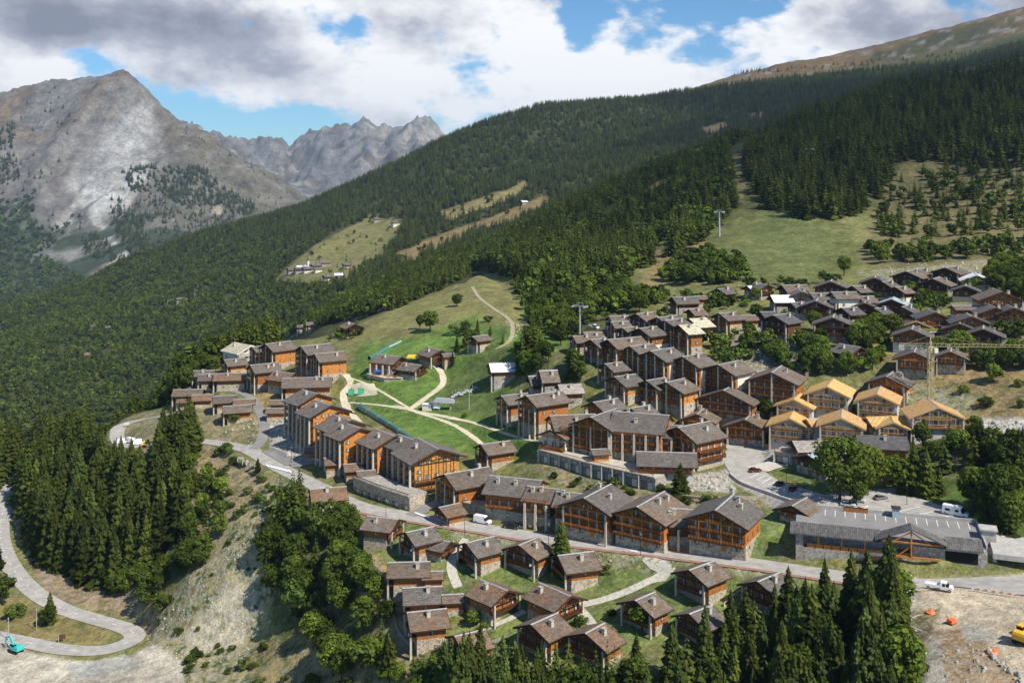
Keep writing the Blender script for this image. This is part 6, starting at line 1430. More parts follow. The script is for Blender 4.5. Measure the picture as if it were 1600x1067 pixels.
def parking_building():
    a = Vector((78.0, 281.5)); b = Vector((124.0, 267.0)); e = (b-a).normalized(); L = (b-a).length; rz = math.atan2(e.y, e.x)
    z0 = -105.8; t = thing('parking_building', 'long stone parking building with slate lean-to roof and a car deck on top', 'parking building', (a.x, a.y, z0), rz, None)
    for i in range(0, int(L)+4, 1):
        for j in range(-6, 18):
            c = a+e*i+Vector((-e.y, e.x))*j; OCC.add((int(c.x//2), int(c.y//2)))
    m = MB()
    m.box(0, 0, -2, L, 18, 3.2); m.box(0, 3.0, 3.2, 30, 18, 6.6); m.box(30, 0, 3.2, L, 18, 6.6); m.box(0, 0, 3.2, 2.0, 3.0, 6.6)
    m.build('stone_wall', 'stone_grey', t)
    m = MB(); m.box(-.3, 2.7, 6.603, L+.4, 24, 6.95, 0); m.box(-.3, 23.6, 6.95, L+.4, 24.0, 7.8, 1); m.box(L, 2.7, 6.95, L+.4, 23.6, 7.7, 1); m.build('parking_deck', ['asphalt', 'concrete'], t)
    m = MB()
    for i in range(17): m.box(2+i*2.75, 17.2, 6.954, 2.16+i*2.75, 22.6, 6.965)
    m.build('bay_line', 'road_paint', t)
    m = MB()
    for i in range(12): m.box(3+i*2.2, .1, 3.25, 4.95+i*2.2, .2, 4.25)
    m.box(2.2, .05, 4.25, 30, .25, 4.4); m.build('railing', 'timber_orange', t)
    for x in (6, 12, 18, 24): m = MB(); m.box(x-.2, .1, 4.4, x+.2, .5, 7.2); m.build('post', 'timber_orange', t)
    # slate roofs
    def lean(x0, x1, name='roof'):
        m = MB(); lo = [(x0, -1.2, 6.9), (x1, -1.2, 6.9), (x1, 3.6, 8.6), (x0, 3.6, 8.6)]; m.hexa([(p[0], p[1], p[2]) for p in lo], [(p[0], p[1], p[2]+.3) for p in lo]); m.m = [1 if i == 0 else 0 for i in range(6)]
        m.build(name, ['slate_dark', 'fascia'], t)
    lean(-1.5, 22.0); lean(38.2, L-1)
    for sg, x0, x1 in ((-1, 20.5, 29.6), (1, 29.62, 38.5)):
        m = MB(); za, zb = (7.6, 11.2) if sg < 0 else (11.2, 7.6)
        m.hexa([(x0, -1.8, za), (x1, -1.8, zb), (x1, 3.4, zb), (x0, 3.4, za)], [(x0, -1.8, za+.35), (x1, -1.8, zb+.35), (x1, 3.4, zb+.35), (x0, 3.4, za+.35)])
        m.build('gable_roof', 'slate_dark', t)
    m = MB(); m.beam((22, -1.2, 7.7), (37.5, -1.2, 7.7), .35); m.beam((29.6, -1.2, 4.2), (29.6, -1.2, 11), .4); m.beam((25, -1.2, 7.7), (29.6, -1.2, 10.6), .25); m.beam((34.4, -1.2, 7.7), (29.6, -1.2, 10.6), .25)
    m.beam((24, -1.0, 3.8), (36.5, -1.0, 3.8), .5); m.beam((26, -1, 3.8), (29.6, -1, 6.8), .25); m.build('truss', 'timber_orange', t)
    m = MB(); m.box(38.0, -.06, 3.3, 46.0, .0, 6.2); m.build('opening', 'shade_glass_black', t)  # black panel on the solid wall, painting the shade of an opening
    m = MB(); m.box(33, -.10, 1.6, 35.4, .0, 2.4); m.build('window', 'shade_glass_black', t)
    m = MB(); m.box(30, -.14, -.6, L-.5, -.0, .55); m.build('red_plinth', 'red_paving', t)
    # arched side porch
    m = MB(); pts = [(x, 0, 3.6-(x-21)**2*.05) for x in range(16, 27)]
    for i in range(len(pts)-1): p, q = pts[i], pts[i+1]; m.hexa([(p[0], -2.4, p[2]), (q[0], -2.4, q[2]), (q[0], -.02, q[2]), (p[0], -.02, p[2])], [(p[0], -2.4, p[2]+.25), (q[0], -2.4, q[2]+.25), (q[0], -.02, q[2]+.25), (p[0], -.02, p[2]+.25)])
    m.build('porch_roof', 'slate_dark', t)
    m = MB(); m.box(17.5, -.12, .0, 24.5, -.0, 2.2); m.build('garage_door', 'timber_orange', t)
    # small things on the deck side
    def world(x, y, z): 
        c = a+e*x+Vector((-e.y, e.x))*y; return (c.x, c.y, z0+z)
    s = thing('lift_cabin', 'small glazed lift cabin on the parking deck wall', 'cabin', world(27, 22, 6.95), rz); m = MB(); m.box(-1, -1, 0, 1, 1, 2.6); m.build('body', 'blue_metal', s); m = MB(); m.box(-1.3, -1.3, 2.6, 1.3, 1.3, 2.8); m.build('roof', 'fascia', s)
    s = thing('screen_wall', 'low weathered timber screen beside the parking deck wall', 'screen', world(16, 22.6, 6.95), rz); m = MB(); m.box(-3.4, -.12, 0, 3.4, .12, 1.3); m.build('panel', 'timber_brown', s); m = MB(); m.box(-3.5, -.18, 1.3, 3.5, .18, 1.4); m.build('top_board', 'fascia', s)
    # ramp portal at the right end
    r = thing('garage_portal', 'concrete roofed garage entrance with dark opening right of the parking building', 'garage entrance', world(L+1.5, 1, 0), rz-.05)
    m = MB(); m.box(0, 0, 5.0, 30, 16, 6.4); m.build('roof_slab', 'concrete', r); m = MB(); m.box(0, 1.2, -1.5, .9, 16, 5); m.box(29, .5, -1.5, 30, 16, 5); m.box(.9, 11, -1.5, 29, 12, 5); m.build('wall', 'concrete', r)
    m = MB(); m.box(-2.2, 9, 5.5, 1.5, 13, 9.2); m.box(-2.6, 8.6, 9.2, 1.9, 13.4, 9.6); m.build('vent_tower', 'concrete', r)
    m = MB(); m.box(1, 10.8, -1.4, 29, 10.95, 4.9); m.build('back_wall', 'shade_glass_black', r)  # near-black sheet before the concrete, standing in for shade inside the entrance
def lamp(u, v, label, h=6.0, dmin=150):
    p = pick(u, v, 0, dmin); t = thing('street_lamp', label, 'street lamp', p, random.uniform(0, 6), 'street lamps of the village')
    m = MB(); m.tube([(0, 0, -.3), (0, 0, h*.6), (0, 0, h)], [.09, .07, .05], 8); m.build('pole', 'paint_black', t)
    m = MB(); m.tube([(0, 0, h), (0, 0, h+.12), (0, 0, h+.5), (0, 0, h+.62)], [.14, .26, .22, .04], 10); m.build('lamp_head', 'paint_grey', t)
def vehicle(u, v, u2, v2, kind, paint, label, dmin=150, group=None):
    p = pick(u, v, 0, dmin); q = pick(u2, v2, 0, dmin); d = Vector((q.x-p.x, q.y-p.y)); rz = math.atan2(d.y, d.x)
    L, Wd = {'car': (4.2, 1.75), 'van': (5.7, 2.0), 'pickup': (5.2, 1.85), 'truck': (6.6, 2.1), 'camper': (6.9, 2.2)}[kind]
    t = thing({'car': 'parked_car', 'van': 'delivery_van', 'pickup': 'pickup_car', 'truck': 'flatbed_truck', 'camper': 'camper_van'}[kind], label, {'car': 'car', 'van': 'van', 'pickup': 'car', 'truck': 'truck', 'camper': 'camper van'}[kind], (p.x, p.y, p.z+.26), rz, group)
    w = Wd/2; h2 = L/2
    def slab(x0, x1, z0, x2, x3, z1, wi0, wi1, mi=0, m=None):
        m.hexa([(x0, -wi0, z0), (x1, -wi0, z0), (x1, wi0, z0), (x0, wi0, z0)], [(x2, -wi1, z1), (x3, -wi1, z1), (x3, wi1, z1), (x2, wi1, z1)], mi)
    m = MB(); g = MB()
    if kind == 'car':
        slab(-h2, h2, .28, -h2+.05, h2-.05, .62, w*.97, w, 0, m); slab(-h2+.05, h2-.05, .62, -h2+.15, h2-.25, .86, w, w*.95, 0, m)
        slab(-h2+.35, h2-1.15, .86, -h2+.85, h2-1.95, 1.38, w*.93, w*.76, 0, g); slab(-h2+.83, h2-1.93, 1.382, -h2+.95, h2-2.05, 1.44, w*.77, w*.70, 0, m)
    elif kind in ('van', 'camper'):
        hr = 2.35 if kind == 'van' else 2.75
        slab(-h2, h2, .32, -h2, h2-.05, .95, w, w, 0, m); slab(-h2, h2-1.05, .95, -h2+.05, h2-1.75, hr, w, w*.93, 0, m); slab(h2-1.05, h2-.05, .95, h2-1.05, h2-.3, 1.12, w, w*.92, 0, m)
        slab(h2-1.60, h2-.98, 1.1, h2-1.9, h2-1.55, hr-.35, w*1.006, w*.97, 0, g)
        if kind == 'camper': slab(-h2+.8, -h2+2.1, 1.3, -h2+.8, -h2+2.1, 1.95, w*1.01, w*.99, 0, g); slab(h2-3.4, h2-2.4, 1.3, h2-3.4, h2-2.4, 1.95, w*1.01, w*.99, 0, g)
    elif kind == 'pickup':
        slab(-h2, h2, .34, -h2, h2-.05, .95, w, w, 0, m); slab(-h2+1.7, h2-1.2, .95, -h2+1.85, h2-1.85, 1.6, w*.93, w*.8, 0, g); slab(-h2+1.84, h2-1.83, 1.602, -h2+1.9, h2-1.95, 1.67, w*.81, w*.74, 0, m)
    else:
        slab(h2-2.9, h2, .4, h2-2.9, h2-.1, 1.2, w, w, 0, m); slab(h2-2.9, h2-1.0, 1.2, h2-2.85, h2-1.5, 2.1, w, w*.86, 0, m)
        slab(h2-2.5, h2-1.75, 1.25, h2-2.45, h2-1.85, 1.9, w*1.01, w*.93, 0, g); slab(h2-1.6, h2-.94, 1.22, h2-1.75, h2-1.42, 1.95, w*1.0, w*.9, 0, g)
        b = MB(); b.box(-h2, -w-.1, .85, h2-3.05, w+.1, .98); b.box(-h2, -w-.1, .98, h2-3.05, -w-.02, 1.4); b.box(-h2, w+.02, .98, h2-3.05, w+.1, 1.4); b.box(h2-3.12, -w, .98, h2-3.05, w, 1.75); b.build('load_bed', paint, t)
    m.build('body', paint, t); g.build('window', 'shade_glass_black' if kind != 'x' else 'pane', t)
    r = .33 if kind == 'car' else .38
    for sx in (-1, 1):
        for sy in (-1, 1):
            m = MB(); x = sx*(h2-.85); m.tube([(x, sy*(w-.22), r), (x, sy*(w+.02), r)], r, 12); wl = m.build('wheel', 'rubber', t)
            m = MB(); m.tube([(x, sy*(w+.0), r), (x, sy*(w+.04), r)], r*.55, 8); m.build('rim', 'galvanised', wl)
    for sy in (-1, 1):
        m = MB(); m.box(h2-.06, sy*w*.72-.16, .66, h2+.02, sy*w*.72+.16, .82); m.build('headlight', 'white_roof', t)
        m = MB(); m.box(-h2-.02, sy*w*.8-.1, .66, -h2+.05, sy*w*.8+.1, .9); m.build('tail_light', 'paint_red', t)
    return t
def crane():
    p = pick(1454, 636); t = thing('tower_crane', 'yellow lattice tower crane standing behind the unfinished timber houses', 'crane', p, 0)
    H = (p.z - (-(543-V0)/F*p.y)); H = -H; a = .85
    m = MB()
    for sx in (-a, a):
        for sy in (-a, a): m.beam((sx, sy, -.5), (sx, sy, H), .20)
    n = int(H/1.7)
    for i in range(n):
        z0, z1 = H*i/n, H*(i+1)/n; s = 1 if i % 2 else -1
        for q in (-a, a): m.beam((-a*s, q, z0), (a*s, q, z1), .11); m.beam((q, -a*s, z0), (q, a*s, z1), .11); m.beam((-a, q, z1), (a, q, z1), .10)
    m.build('mast', 'crane_yellow', t)
    def arm(name, L, ang, hh=1.1):
        c, s = math.cos(ang), math.sin(ang); m = MB(); wv = .5
        P = lambda x, y, z: (c*x-s*y, s*x+c*y, z)
        m.beam(P(0, -wv, H+.4), P(L, -wv, H+.4), .09); m.beam(P(0, wv, H+.4), P(L, wv, H+.4), .09); m.beam(P(0, 0, H+.4+hh), P(L*.98, 0, H+.4+hh*.6), .14)
        k = int(abs(L)/1.6)
        for i in range(k):
            x0, x1 = L*i/k, L*(i+1)/k; xm = (x0+x1)/2; m.beam(P(x0, -wv, H+.4), P(xm, 0, H+.4+hh*.85), .07); m.beam(P(xm, 0, H+.4+hh*.85), P(x1, wv, H+.4), .07); m.beam(P(x0, wv, H+.4), P(x1, -wv, H+.4), .06)
        m.build(name, 'crane_yellow', t)
    arm('jib', 42, rad(-2)); arm('counter_jib', 11, rad(165))
    m = MB(); m.box(-1.0, -1.0, H, 1.0, 1.0, H+.4); m.build('slewing_ring', 'crane_yellow', t)
    m = MB(); m.beam((0, 0, H+.4), (0, 0, H+4.2), .3); m.beam((0, 0, H+4.2), (20, -.7, H+1.4), .07); m.beam((0, 0, H+4.2), (-9, 2.4, H+.8), .07); m.build('tie_tower', 'crane_yellow', t)
    m = MB(); m.box(.9, -1.4, H-1.8, 2.2, -.2, H-.1); m.build('cab', 'plaster', t)
    m = MB(); m.hexa([(-10.6, 2, H-1.3), (-8.8, 1.6, H-1.3), (-8.6, 2.6, H-1.3), (-10.4, 3.1, H-1.3)], [(-10.6, 2, H+.5), (-8.8, 1.6, H+.5), (-8.6, 2.6, H+.5), (-10.4, 3.1, H+.5)]); m.build('counterweight', 'concrete', t)
def pylon(u, v, vt, dmin, label):
    p = pick(u, v, 0, dmin); H = (v-vt)/F*p.y; t = thing('lift_pylon', label, 'lift pylon', p, rad(-35), 'pylons of the chair lift'); k = max(1.0, p.y/500)
    m = MB(); m.tube([(0, 0, -1), (0, 0, H*.5), (0, 0, H)], [.55*k, .42*k, .32*k], 10); m.build('mast', 'galvanised', t)
    m = MB(); m.beam((-3.4, 0, H), (3.4, 0, H), .5*k); m.beam((-1.6, 0, H), (-1.6, 0, H+1.4), .16*k); m.beam((1.6, 0, H), (1.6, 0, H+1.4), .16*k); m.beam((-1.6, 0, H+1.4), (1.6, 0, H+1.4), .16*k); m.build('cross_arm', 'galvanised', t)
    for s in (-3.1, 3.1):
        m = MB(); m.beam((s, -2.2, H-.4), (s, 2.2, H-.4), .30*k)
        for j in range(6): m.tube([(s-.12, -2+j*.8, H-.15), (s+.12, -2+j*.8, H-.15)], .28, 8)
        m.build('sheave_train', 'galvanised', t)
def excavator(u, v, s, paint, rz, label, boom=1):
    p = pick(u, v); t = thing('excavator', label, 'excavator', p, rz); t.scale = (s, s, s)
    for sy in (-1.1, 1.1):
        m = MB(); m.hexa([(-1.9, sy-.28, 0), (1.9, sy-.28, 0), (1.9, sy+.28, 0), (-1.9, sy+.28, 0)], [(-2.2, sy-.28, .75), (2.2, sy-.28, .75), (2.2, sy+.28, .75), (-2.2, sy+.28, .75)]); m.build('track', 'rubber', t)
    m = MB(); m.box(-2.3, -1.25, .95, 1.3, 1.25, 1.9); m.hexa([(-2.4, -1.2, 1.9), (-.6, -1.2, 1.9), (-.6, 1.2, 1.9), (-2.4, 1.2, 1.9)], [(-2.2, -1.1, 2.35), (-.7, -1.1, 2.35), (-.7, 1.1, 2.35), (-2.2, 1.1, 2.35)]); m.build('engine_body', paint, t)
    m = MB(); m.box(-.4, .2, 1.9, 1.3, 1.2, 3.0, 0); m.box(-.42, .16, 2.1, 1.34, 1.24, 2.75, 1); m.build('cab', [paint, 'shade_glass_black'], t)
    m = MB(); m.beam((1.2, -.3, 1.6), (3.4, -.3, 4.0), .5, .6); m.beam((3.3, -.3, 4.0), (5.6, -.3, 3.5), .42, .5); m.build('boom', paint, t)
    m = MB(); m.beam((5.5, -.3, 3.7), (5.9, -.3, 1.2), .35, .4); m.build('dipper_arm', paint, t)
    m = MB(); m.hexa([(5.2, -.8, .1), (6.2, -.8, .0), (6.2, .3, .0), (5.2, .3, .1)], [(5.5, -.8, 1.1), (6.3, -.8, 1.2), (6.3, .3, 1.2), (5.5, .3, 1.1)]); m.build('bucket', 'paint_grey', t)
def person(u, v, label, top, rz=0, walk=.25):
    p = pick(u, v); J = {}
    me = bpy.data.meshes.new('person'); V = [(0,0,.95),(0,0,1.15),(0,0,1.40),(0,0,1.50),(0,.02,1.62),(0,.02,1.74),
        (-.10,0,.90),(-.11,-walk*.5,.50),(-.11,-walk*.9,.08),(-.11,-walk*.9-.14,.03),(.10,0,.90),(.11,walk*.3,.50),(.11,walk*.8,.08),(.11,walk*.8-.14,.03),
        (-.19,0,1.40),(-.25,.06,1.15),(-.24,-.06,.92),(-.23,-.09,.82),(.19,0,1.40),(.25,-.06,1.15),(.24,-.16,.94),(.23,-.20,.84)]
    E = [(0,1),(1,2),(2,3),(3,4),(4,5),(0,6),(6,7),(7,8),(8,9),(0,10),(10,11),(11,12),(12,13),(2,14),(14,15),(15,16),(16,17),(2,18),(18,19),(19,20),(20,21)]
    R = [.15,.14,.16,.055,.10,.08,.10,.07,.05,.04,.10,.07,.05,.04,.065,.05,.038,.035,.065,.05,.038,.035]
    me.from_pydata(V, E, []); me.materials.append(MATS[top]); o = bpy.data.objects.new('person', me); COL.objects.link(o)
    sk = o.modifiers.new('skin', 'SKIN'); su = o.modifiers.new('sub', 'SUBSURF'); su.levels = su.render_levels = 1
    for i, q in enumerate(me.skin_vertices[0].data): q.radius = (R[i], R[i]*.8); q.use_root = (i == 0)
    o.location = (p.x, p.y, p.z+.27); o.rotation_euler = (0, 0, rz); tag(o, label, 'person')
    m = MB(); m.tube([(0, .03, 1.70), (0, .03, 1.78), (0, .03, 1.83)], [.095, .10, .04], 10); m.build('hair', 'hair', o, True)
def tube_lift(name, px, h, label, dmin=150):
    pts = path_pts(px, dmin); o0 = Vector((pts[0].x, pts[0].y, ground(pts[0].x, pts[0].y))); t = thing(name, label, 'covered conveyor', o0)
    q = [Vector((p.x, p.y, ground(p.x, p.y)))-o0 for p in pts[::3]]
    m = MB()
    for i in range(len(q)-1):
        a, b = q[i], q[i+1]; d = (b-a).normalized(); s = Vector((d.y, -d.x, 0)).normalized()
        prof = [(-1.1, -.2), (-1.1, .9), (-.8, 1.55), (0, 1.85), (.8, 1.55), (1.1, .9), (1.1, -.2)]
        A = [a+s*x+Vector((0, 0, z)) for x, z in prof]; B = [b+s*x+Vector((0, 0, z)) for x, z in prof]
        for k in range(6): m.poly([A[k], A[k+1], B[k+1], B[k]])
    m.build('tunnel_cover', 'tube_green', t); m = MB()
    for i in range(0, len(q), 2):
        a = q[i]; d = (q[min(i+1, len(q)-1)]-q[max(i-1, 0)]).normalized(); s = Vector((d.y, -d.x, 0)).normalized()
        pr = [a+s*x+Vector((0, 0, z)) for x, z in ((-1.15, 0), (-1.15, .92), (-.84, 1.6), (0, 1.91), (.84, 1.6), (1.15, .92), (1.15, 0))]
        for k in range(6): m.beam(pr[k], pr[k+1], .10)
    m.build('hoop_frame', 'galvanised', t)
ROCKM = []
def rock_mesh(seed):
    r = random.Random(seed); mb = MB(); n = 7; ringz = [(-.35, .75), (.0, 1.0), (.42, .82), (.72, .38)]
    for z, rr in ringz:
        for j in range(n): a = 2*math.pi*j/n; q = rr*r.uniform(.72, 1.15); mb.v.append((math.cos(a)*q, math.sin(a)*q*.8, z*r.uniform(.85, 1.15)))
    for i in range(3):
        for j in range(n): k = (j+1) % n; mb.face((i*n+j, i*n+k, (i+1)*n+k, (i+1)*n+j))
    mb.face(tuple(3*n+j for j in range(n))); mb.face(tuple(reversed(range(n)))); return mb.mesh('boulder', ['boulder'])
def rubble(name, polys, label, seed=1):
    r = np.random.RandomState(seed); pts = []
    for poly, area, s0, s1, dr in polys:
        xs = [p[0] for p in poly]; u, d, _ = scatter(dr[0], dr[1], min(xs), max(xs), area, int(r.randint(1e6))); z = surf_many(u, d); v = V0-F*z/d
        k = polymask(u, v, poly)
        for i in np.where(k)[0]: pts.append(((u[i]-U0)/F*d[i], d[i], z[i], s0+(s1-s0)*r.rand()**2, r.randint(3), r.rand()*6.28))
    if pts: cloud_instances(name, pts, [rock_mesh(i) for i in range(3)], label)
def all_extras():
    random.seed(11)
    block_along('shopping_terrace', 'low shop building with railed terrace on top below the village centre', 'shop terrace', [(842,722),(925,746),(975,757),(1024,768)], 4.3, 9, 'stone_grey', 'paving', bays=2.7, rail='timber_orange')
    block_along('stone_podium', 'large rubble stone podium with window row under the golden end block', 'podium', [(552,768),(596,784),(640,799)], 4.4, 8, 'stone', 'stone_grey', bays=1.6, rail='fascia', pillars=False)
    block_along('roadside_terrace', 'roadside terrace wall with brown railing under the apartment houses', 'terrace wall', [(722,800),(800,814),(860,824)], 2.4, 4, 'stone', 'paving', rail='timber_red')
    block_along('roadside_terrace', 'lower roadside terrace wall before the two right apartment houses', 'terrace wall', [(872,830),(930,840),(968,846)], 1.8, 3, 'stone', 'paving', rail='timber_red')
    block_along('garage_block', 'low stone garages with flat planted roof beside the plaza', 'garage', [(1210,722),(1262,729)], 3.2, 7, 'stone_grey', 'paving', bays=2.3, rail='timber_brown')
    house((1080,709),(998,706),84,10.5,9.0,'A','long slate roofed pavilion standing on the shopping terrace',fb=0,sbal=1,fc=0,sc=0,L=17,chim=0,wall='timber_brown',sb=4.2,name='pavilion',base='plaster_grey')
    house((930,703),(945,702),-80,5,6.8,'S','small open slate roofed kiosk on the shopping terrace',L=5,sb=4.5,wall='timber_orange',name='kiosk',base='stone')
    parking_building()
    wall_along('retaining_wall', [(1140,742),(1160,757),(1200,772),(1250,790)], .9, .5, 'kerb', 'pale retaining wall on the outer side of the curved street')
    wall_along('retaining_wall', [(1060,775),(1120,780),(1200,778)], .8, .6, 'stone', 'low stone wall above the row of apartments')
    wall_along('dry_stone_wall', [(630,868),(660,862),(690,862)], 1.0, .6, 'stone', 'rubble garden wall below the footpath chalet')
    wall_along('dry_stone_wall', [(726,948),(745,965),(760,975)], 1.2, .7, 'stone', 'rubble garden wall left of the terrace chalet')
    wall_along('dry_stone_wall', [(1130,948),(1150,930),(1165,920)], .8, .5, 'stone', 'pale garden wall behind the bright sided chalet')
    fence_along('balustrade', [(975,850),(1030,858),(1090,866),(1150,872)], 1.0, 'brown plank railing along the pavement at the right apartment houses', 'timber_red')
    fence_along('fence', [(575,880),(600,905),(612,950),(622,990),(640,1010)], 1.1, 'thin wire fence on the grassy slope left of the stacked chalets', 'galvanised', 3, cat='fence')
    fence_along('fence', [(650,1010),(720,1015),(790,1000)], 1.0, 'wooden paddock fence below the lowest chalets', 'dead_wood', 3, cat='fence')
    for i, (u, v, lab) in enumerate([(603,812,'street lamp at the roadside above the leftmost small chalet'),(726,836,'street lamp beside the road left of the white van'),(857,852,'street lamp at the road near the lone conifer'),(1001,869,'street lamp at the top of the stepped footpath'),
              (997,851,'street lamp before the striped awning apartment house'),(496,745,'street lamp on the grass island by the podium'),(455,724,'street lamp at the small dark car park'),(1229,757,'street lamp on the lawn beside the curved street'),
              (1319,788,'street lamp before the huge tree'),(1417,790,'street lamp at the upper edge of the parking lot'),(700,795,'street lamp beside the garage hut')]): lamp(u, v, lab)
    g = 'cars parked in the village'
    vehicle(754,818,790,824,'van','paint_white','white high roofed delivery van driving on the main road')
    vehicle(799,826,840,832,'pickup','paint_black','black pickup with open bed on the main road behind the white van')
    vehicle(1166,692,1176,687,'car','paint_white','white estate car parked before the garages on the plaza')
    vehicle(1180,738,1195,737,'car','paint_maroon','dark maroon car, first in the angled bays of the curved street',group=g)
    vehicle(1218,759,1230,752,'car','paint_black','black car in the middle of the angled bays',group=g)
    vehicle(1239,767,1249,758,'car','paint_maroon','dark red car, last in the angled bays of the curved street',group=g)
    vehicle(1325,792,1345,795,'car','paint_silver','silver car nearer to the low wall of the parking lot',group=g)
    vehicle(1341,785,1362,788,'car','paint_silver','silver estate car parked by the lamp of the parking lot',group=g)
    vehicle(1376,781,1390,779,'car','paint_grey','dark grey car at the grassy edge of the parking lot',group=g)
    vehicle(1493,806,1530,812,'camper','paint_white','long white camper van at the end of the parking lot')
    vehicle(1467,922,1500,926,'truck','paint_white','white crew cab flatbed truck on the gravel of the building site')
    vehicle(1420,915,1450,922,'car','paint_grey','dark car parked at the wood edge by the flatbed truck')
    vehicle(779,602,790,602,'car','paint_red','red car in the yard of the white roofed chalet')
    vehicle(1377,564,1388,560,'car','paint_red','red car on the lane under the old hamlet')
    vehicle(190,694,200,692,'van','paint_white','first white van parked in the forest loop',400); vehicle(206,693,216,693,'van','paint_white','second white van parked in the forest loop behind trees',400)
    vehicle(217,695,224,693,'van','paint_white','third white van parked in the forest loop',400)
    vehicle(926,514,936,513,'truck','paint_white','small truck with red cab by the lift pylon roofs')
    excavator(25,1018,1.0,'paint_teal',rad(150),'turquoise excavator with bent arm on the gravel yard in the lower left')
    excavator(1600,1003,1.15,'paint_yellow',rad(40),'yellow excavator cut by the right edge on the building site')
    excavator(225,697,.6,'paint_yellow',rad(20),'small orange yellow digger beside the white vans in the loop')
    crane()
    pylon(1124,370,331,560,'lowest visible ski lift pylon above the leafy thicket'); pylon(1265,257,233,800,'high ski lift pylon among the dark conifers'); pylon(906,533,478,400,'large ski lift pylon at the left edge of the upper houses')
    tube_lift('covered_conveyor', [(563,636),(595,657),(625,677),(655,696)], 2, 'long green tunnel of the ski conveyor beside the orange blocks')
    tube_lift('covered_conveyor', [(577,562),(600,549),(626,536)], 2, 'short green tunnel of the ski conveyor above the restaurant')
    # lift bottom station
    p = pick(694, 640); t = thing('lift_station', 'grey chair lift bottom station beside the meadow path', 'lift station', p, rad(-15))
    m = MB(); m.hexa([(-4.5,-1.6,3.2),(4.5,-1.6,3.2),(4.5,1.6,3.2),(-4.5,1.6,3.2)], [(-3.6,-1.1,4.9),(4.0,-1.1,4.9),(4.0,1.1,4.9),(-3.6,1.1,4.9)]); m.build('machine_hood', 'galvanised', t)
    m = MB(); m.tube([(-2.5,0,-1),(-2.5,0,3.2)], .4); m.tube([(2.8,0,-1),(2.8,0,3.2)], .4); m.build('support', 'galvanised', t)
    m = MB(); m.tube([(-4.2,0,2.9),(-4.2,0,3.15)], 2.3, 20); m.build('bull_wheel', 'paint_grey', t)
    p = pick(668, 640); t = thing('ticket_cabin', 'little white ticket cabin left of the lift station', 'cabin', p, rad(-15)); m = MB(); m.box(-2,-1.2,-.5,2,1.2,2.4); m.build('wall', 'plaster', t); m = MB(); m.box(-2.3,-1.5,2.4,2.3,1.5,2.6); m.build('roof', 'white_roof', t)
    p = pick(682, 641); t = thing('notice_board', 'white piste notice board before the lift station', 'notice board', p, rad(-10)); m = MB(); m.box(-1.6,-.08,.8,1.6,.08,2.9); m.build('panel', 'white_roof', t)
    for s in (-1.3, 1.3): m = MB(); m.box(s-.08,.09,-.4,s+.08,.25,2.9); m.build('post', 'galvanised', t)
    p = pick(733, 640); t = thing('lift_mast', 'slender white mast at the lift bottom station', 'mast', p); m = MB(); m.tube([(0,0,-.5),(0,0,8.5)], [.22,.14]); m.build('pole', 'galvanised', t); m = MB(); m.beam((-1.2,0,8.4),(1.2,0,8.4), .2); m.build('cross_arm', 'galvanised', t)
    # chairs of the lift parked in a row
    p0 = pick(700, 628)
    for i in range(9):
        x, y = p0.x+i*1.25+2, p0.y+3+(i % 3)*1.2; c = thing('lift_chair', ['first','second','third','fourth','fifth','sixth','seventh','eighth','ninth'][i]+' grey lift chair counted from the left behind the bottom station', 'lift chair', (x, y, ground(x, y)), rad(20), 'parked lift chairs')
        m = MB(); m.beam((0,0,-.1),(0,.3,2.9), .1); m.build('hanger', 'galvanised', c); m = MB(); m.box(-.9,-.5,.5,.9,.1,.62); m.box(-.9,.1,.5,.9,.18,1.2); m.build('seat', 'galvanised', c)
    # restaurant terrace, awning, parasol, playground
    block_along('restaurant_terrace', 'stone edged restaurant terrace in front of the barn', 'terrace', [(573,590),(600,597),(628,594)], .9, 6, 'stone', 'paving')
    p = pick(592, 589); t = thing('parasol', 'blue parasol on the restaurant terrace', 'parasol', (p.x, p.y, p.z+.8)); m = MB(); m.tube([(0,0,0),(0,0,2.6)], .05); m.build('pole', 'dead_wood', t); m = MB(); m.tube([(0,0,2.1),(0,0,2.9)], [2.3,.05], 8); m.build('canopy', 'blue_cloth', t)
    for i in range(9):
        p = pick(582+i*5, 591+(i % 2)*2.5); t = thing('terrace_table', 'dark picnic table on the restaurant terrace', 'table', (p.x, p.y, p.z+.9), random.uniform(-.3,.3), 'tables of the restaurant terrace')
        m = MB(); m.box(-.9,-.45,.68,.9,.45,.75); m.build('tabletop', 'timber_red', t)
        for s in (-.8,.8): m = MB(); m.box(-.9,s-.15,.40,.9,s+.15,.46); m.build('bench', 'timber_red', t)
        for s in (-.7,.7): m = MB(); m.box(s-.05,-.8,0,s+.05,.8,.68); m.build('leg', 'timber_red', t)
    p = pick(648, 566); t = thing('awning', 'bright yellow awning left of the chalet at the top of the gravel path', 'awning', p, rad(-8)); m = MB(); m.hexa([(-3.6,-2,2.4),(3.6,-2,2.4),(3.6,2,3.2),(-3.6,2,3.2)], [(-3.6,-2,2.6),(3.6,-2,2.6),(3.6,2,3.4),(-3.6,2,3.4)]); m.build('canopy', 'awning_yellow', t)
    for sx, sy in ((-3.4,-1.8),(3.4,-1.8),(-3.4,1.8),(3.4,1.8)): m = MB(); m.box(sx-.06,sy-.06,-.5,sx+.06,sy+.06,2.4+(sy+2)*.2); m.build('post', 'galvanised', t)
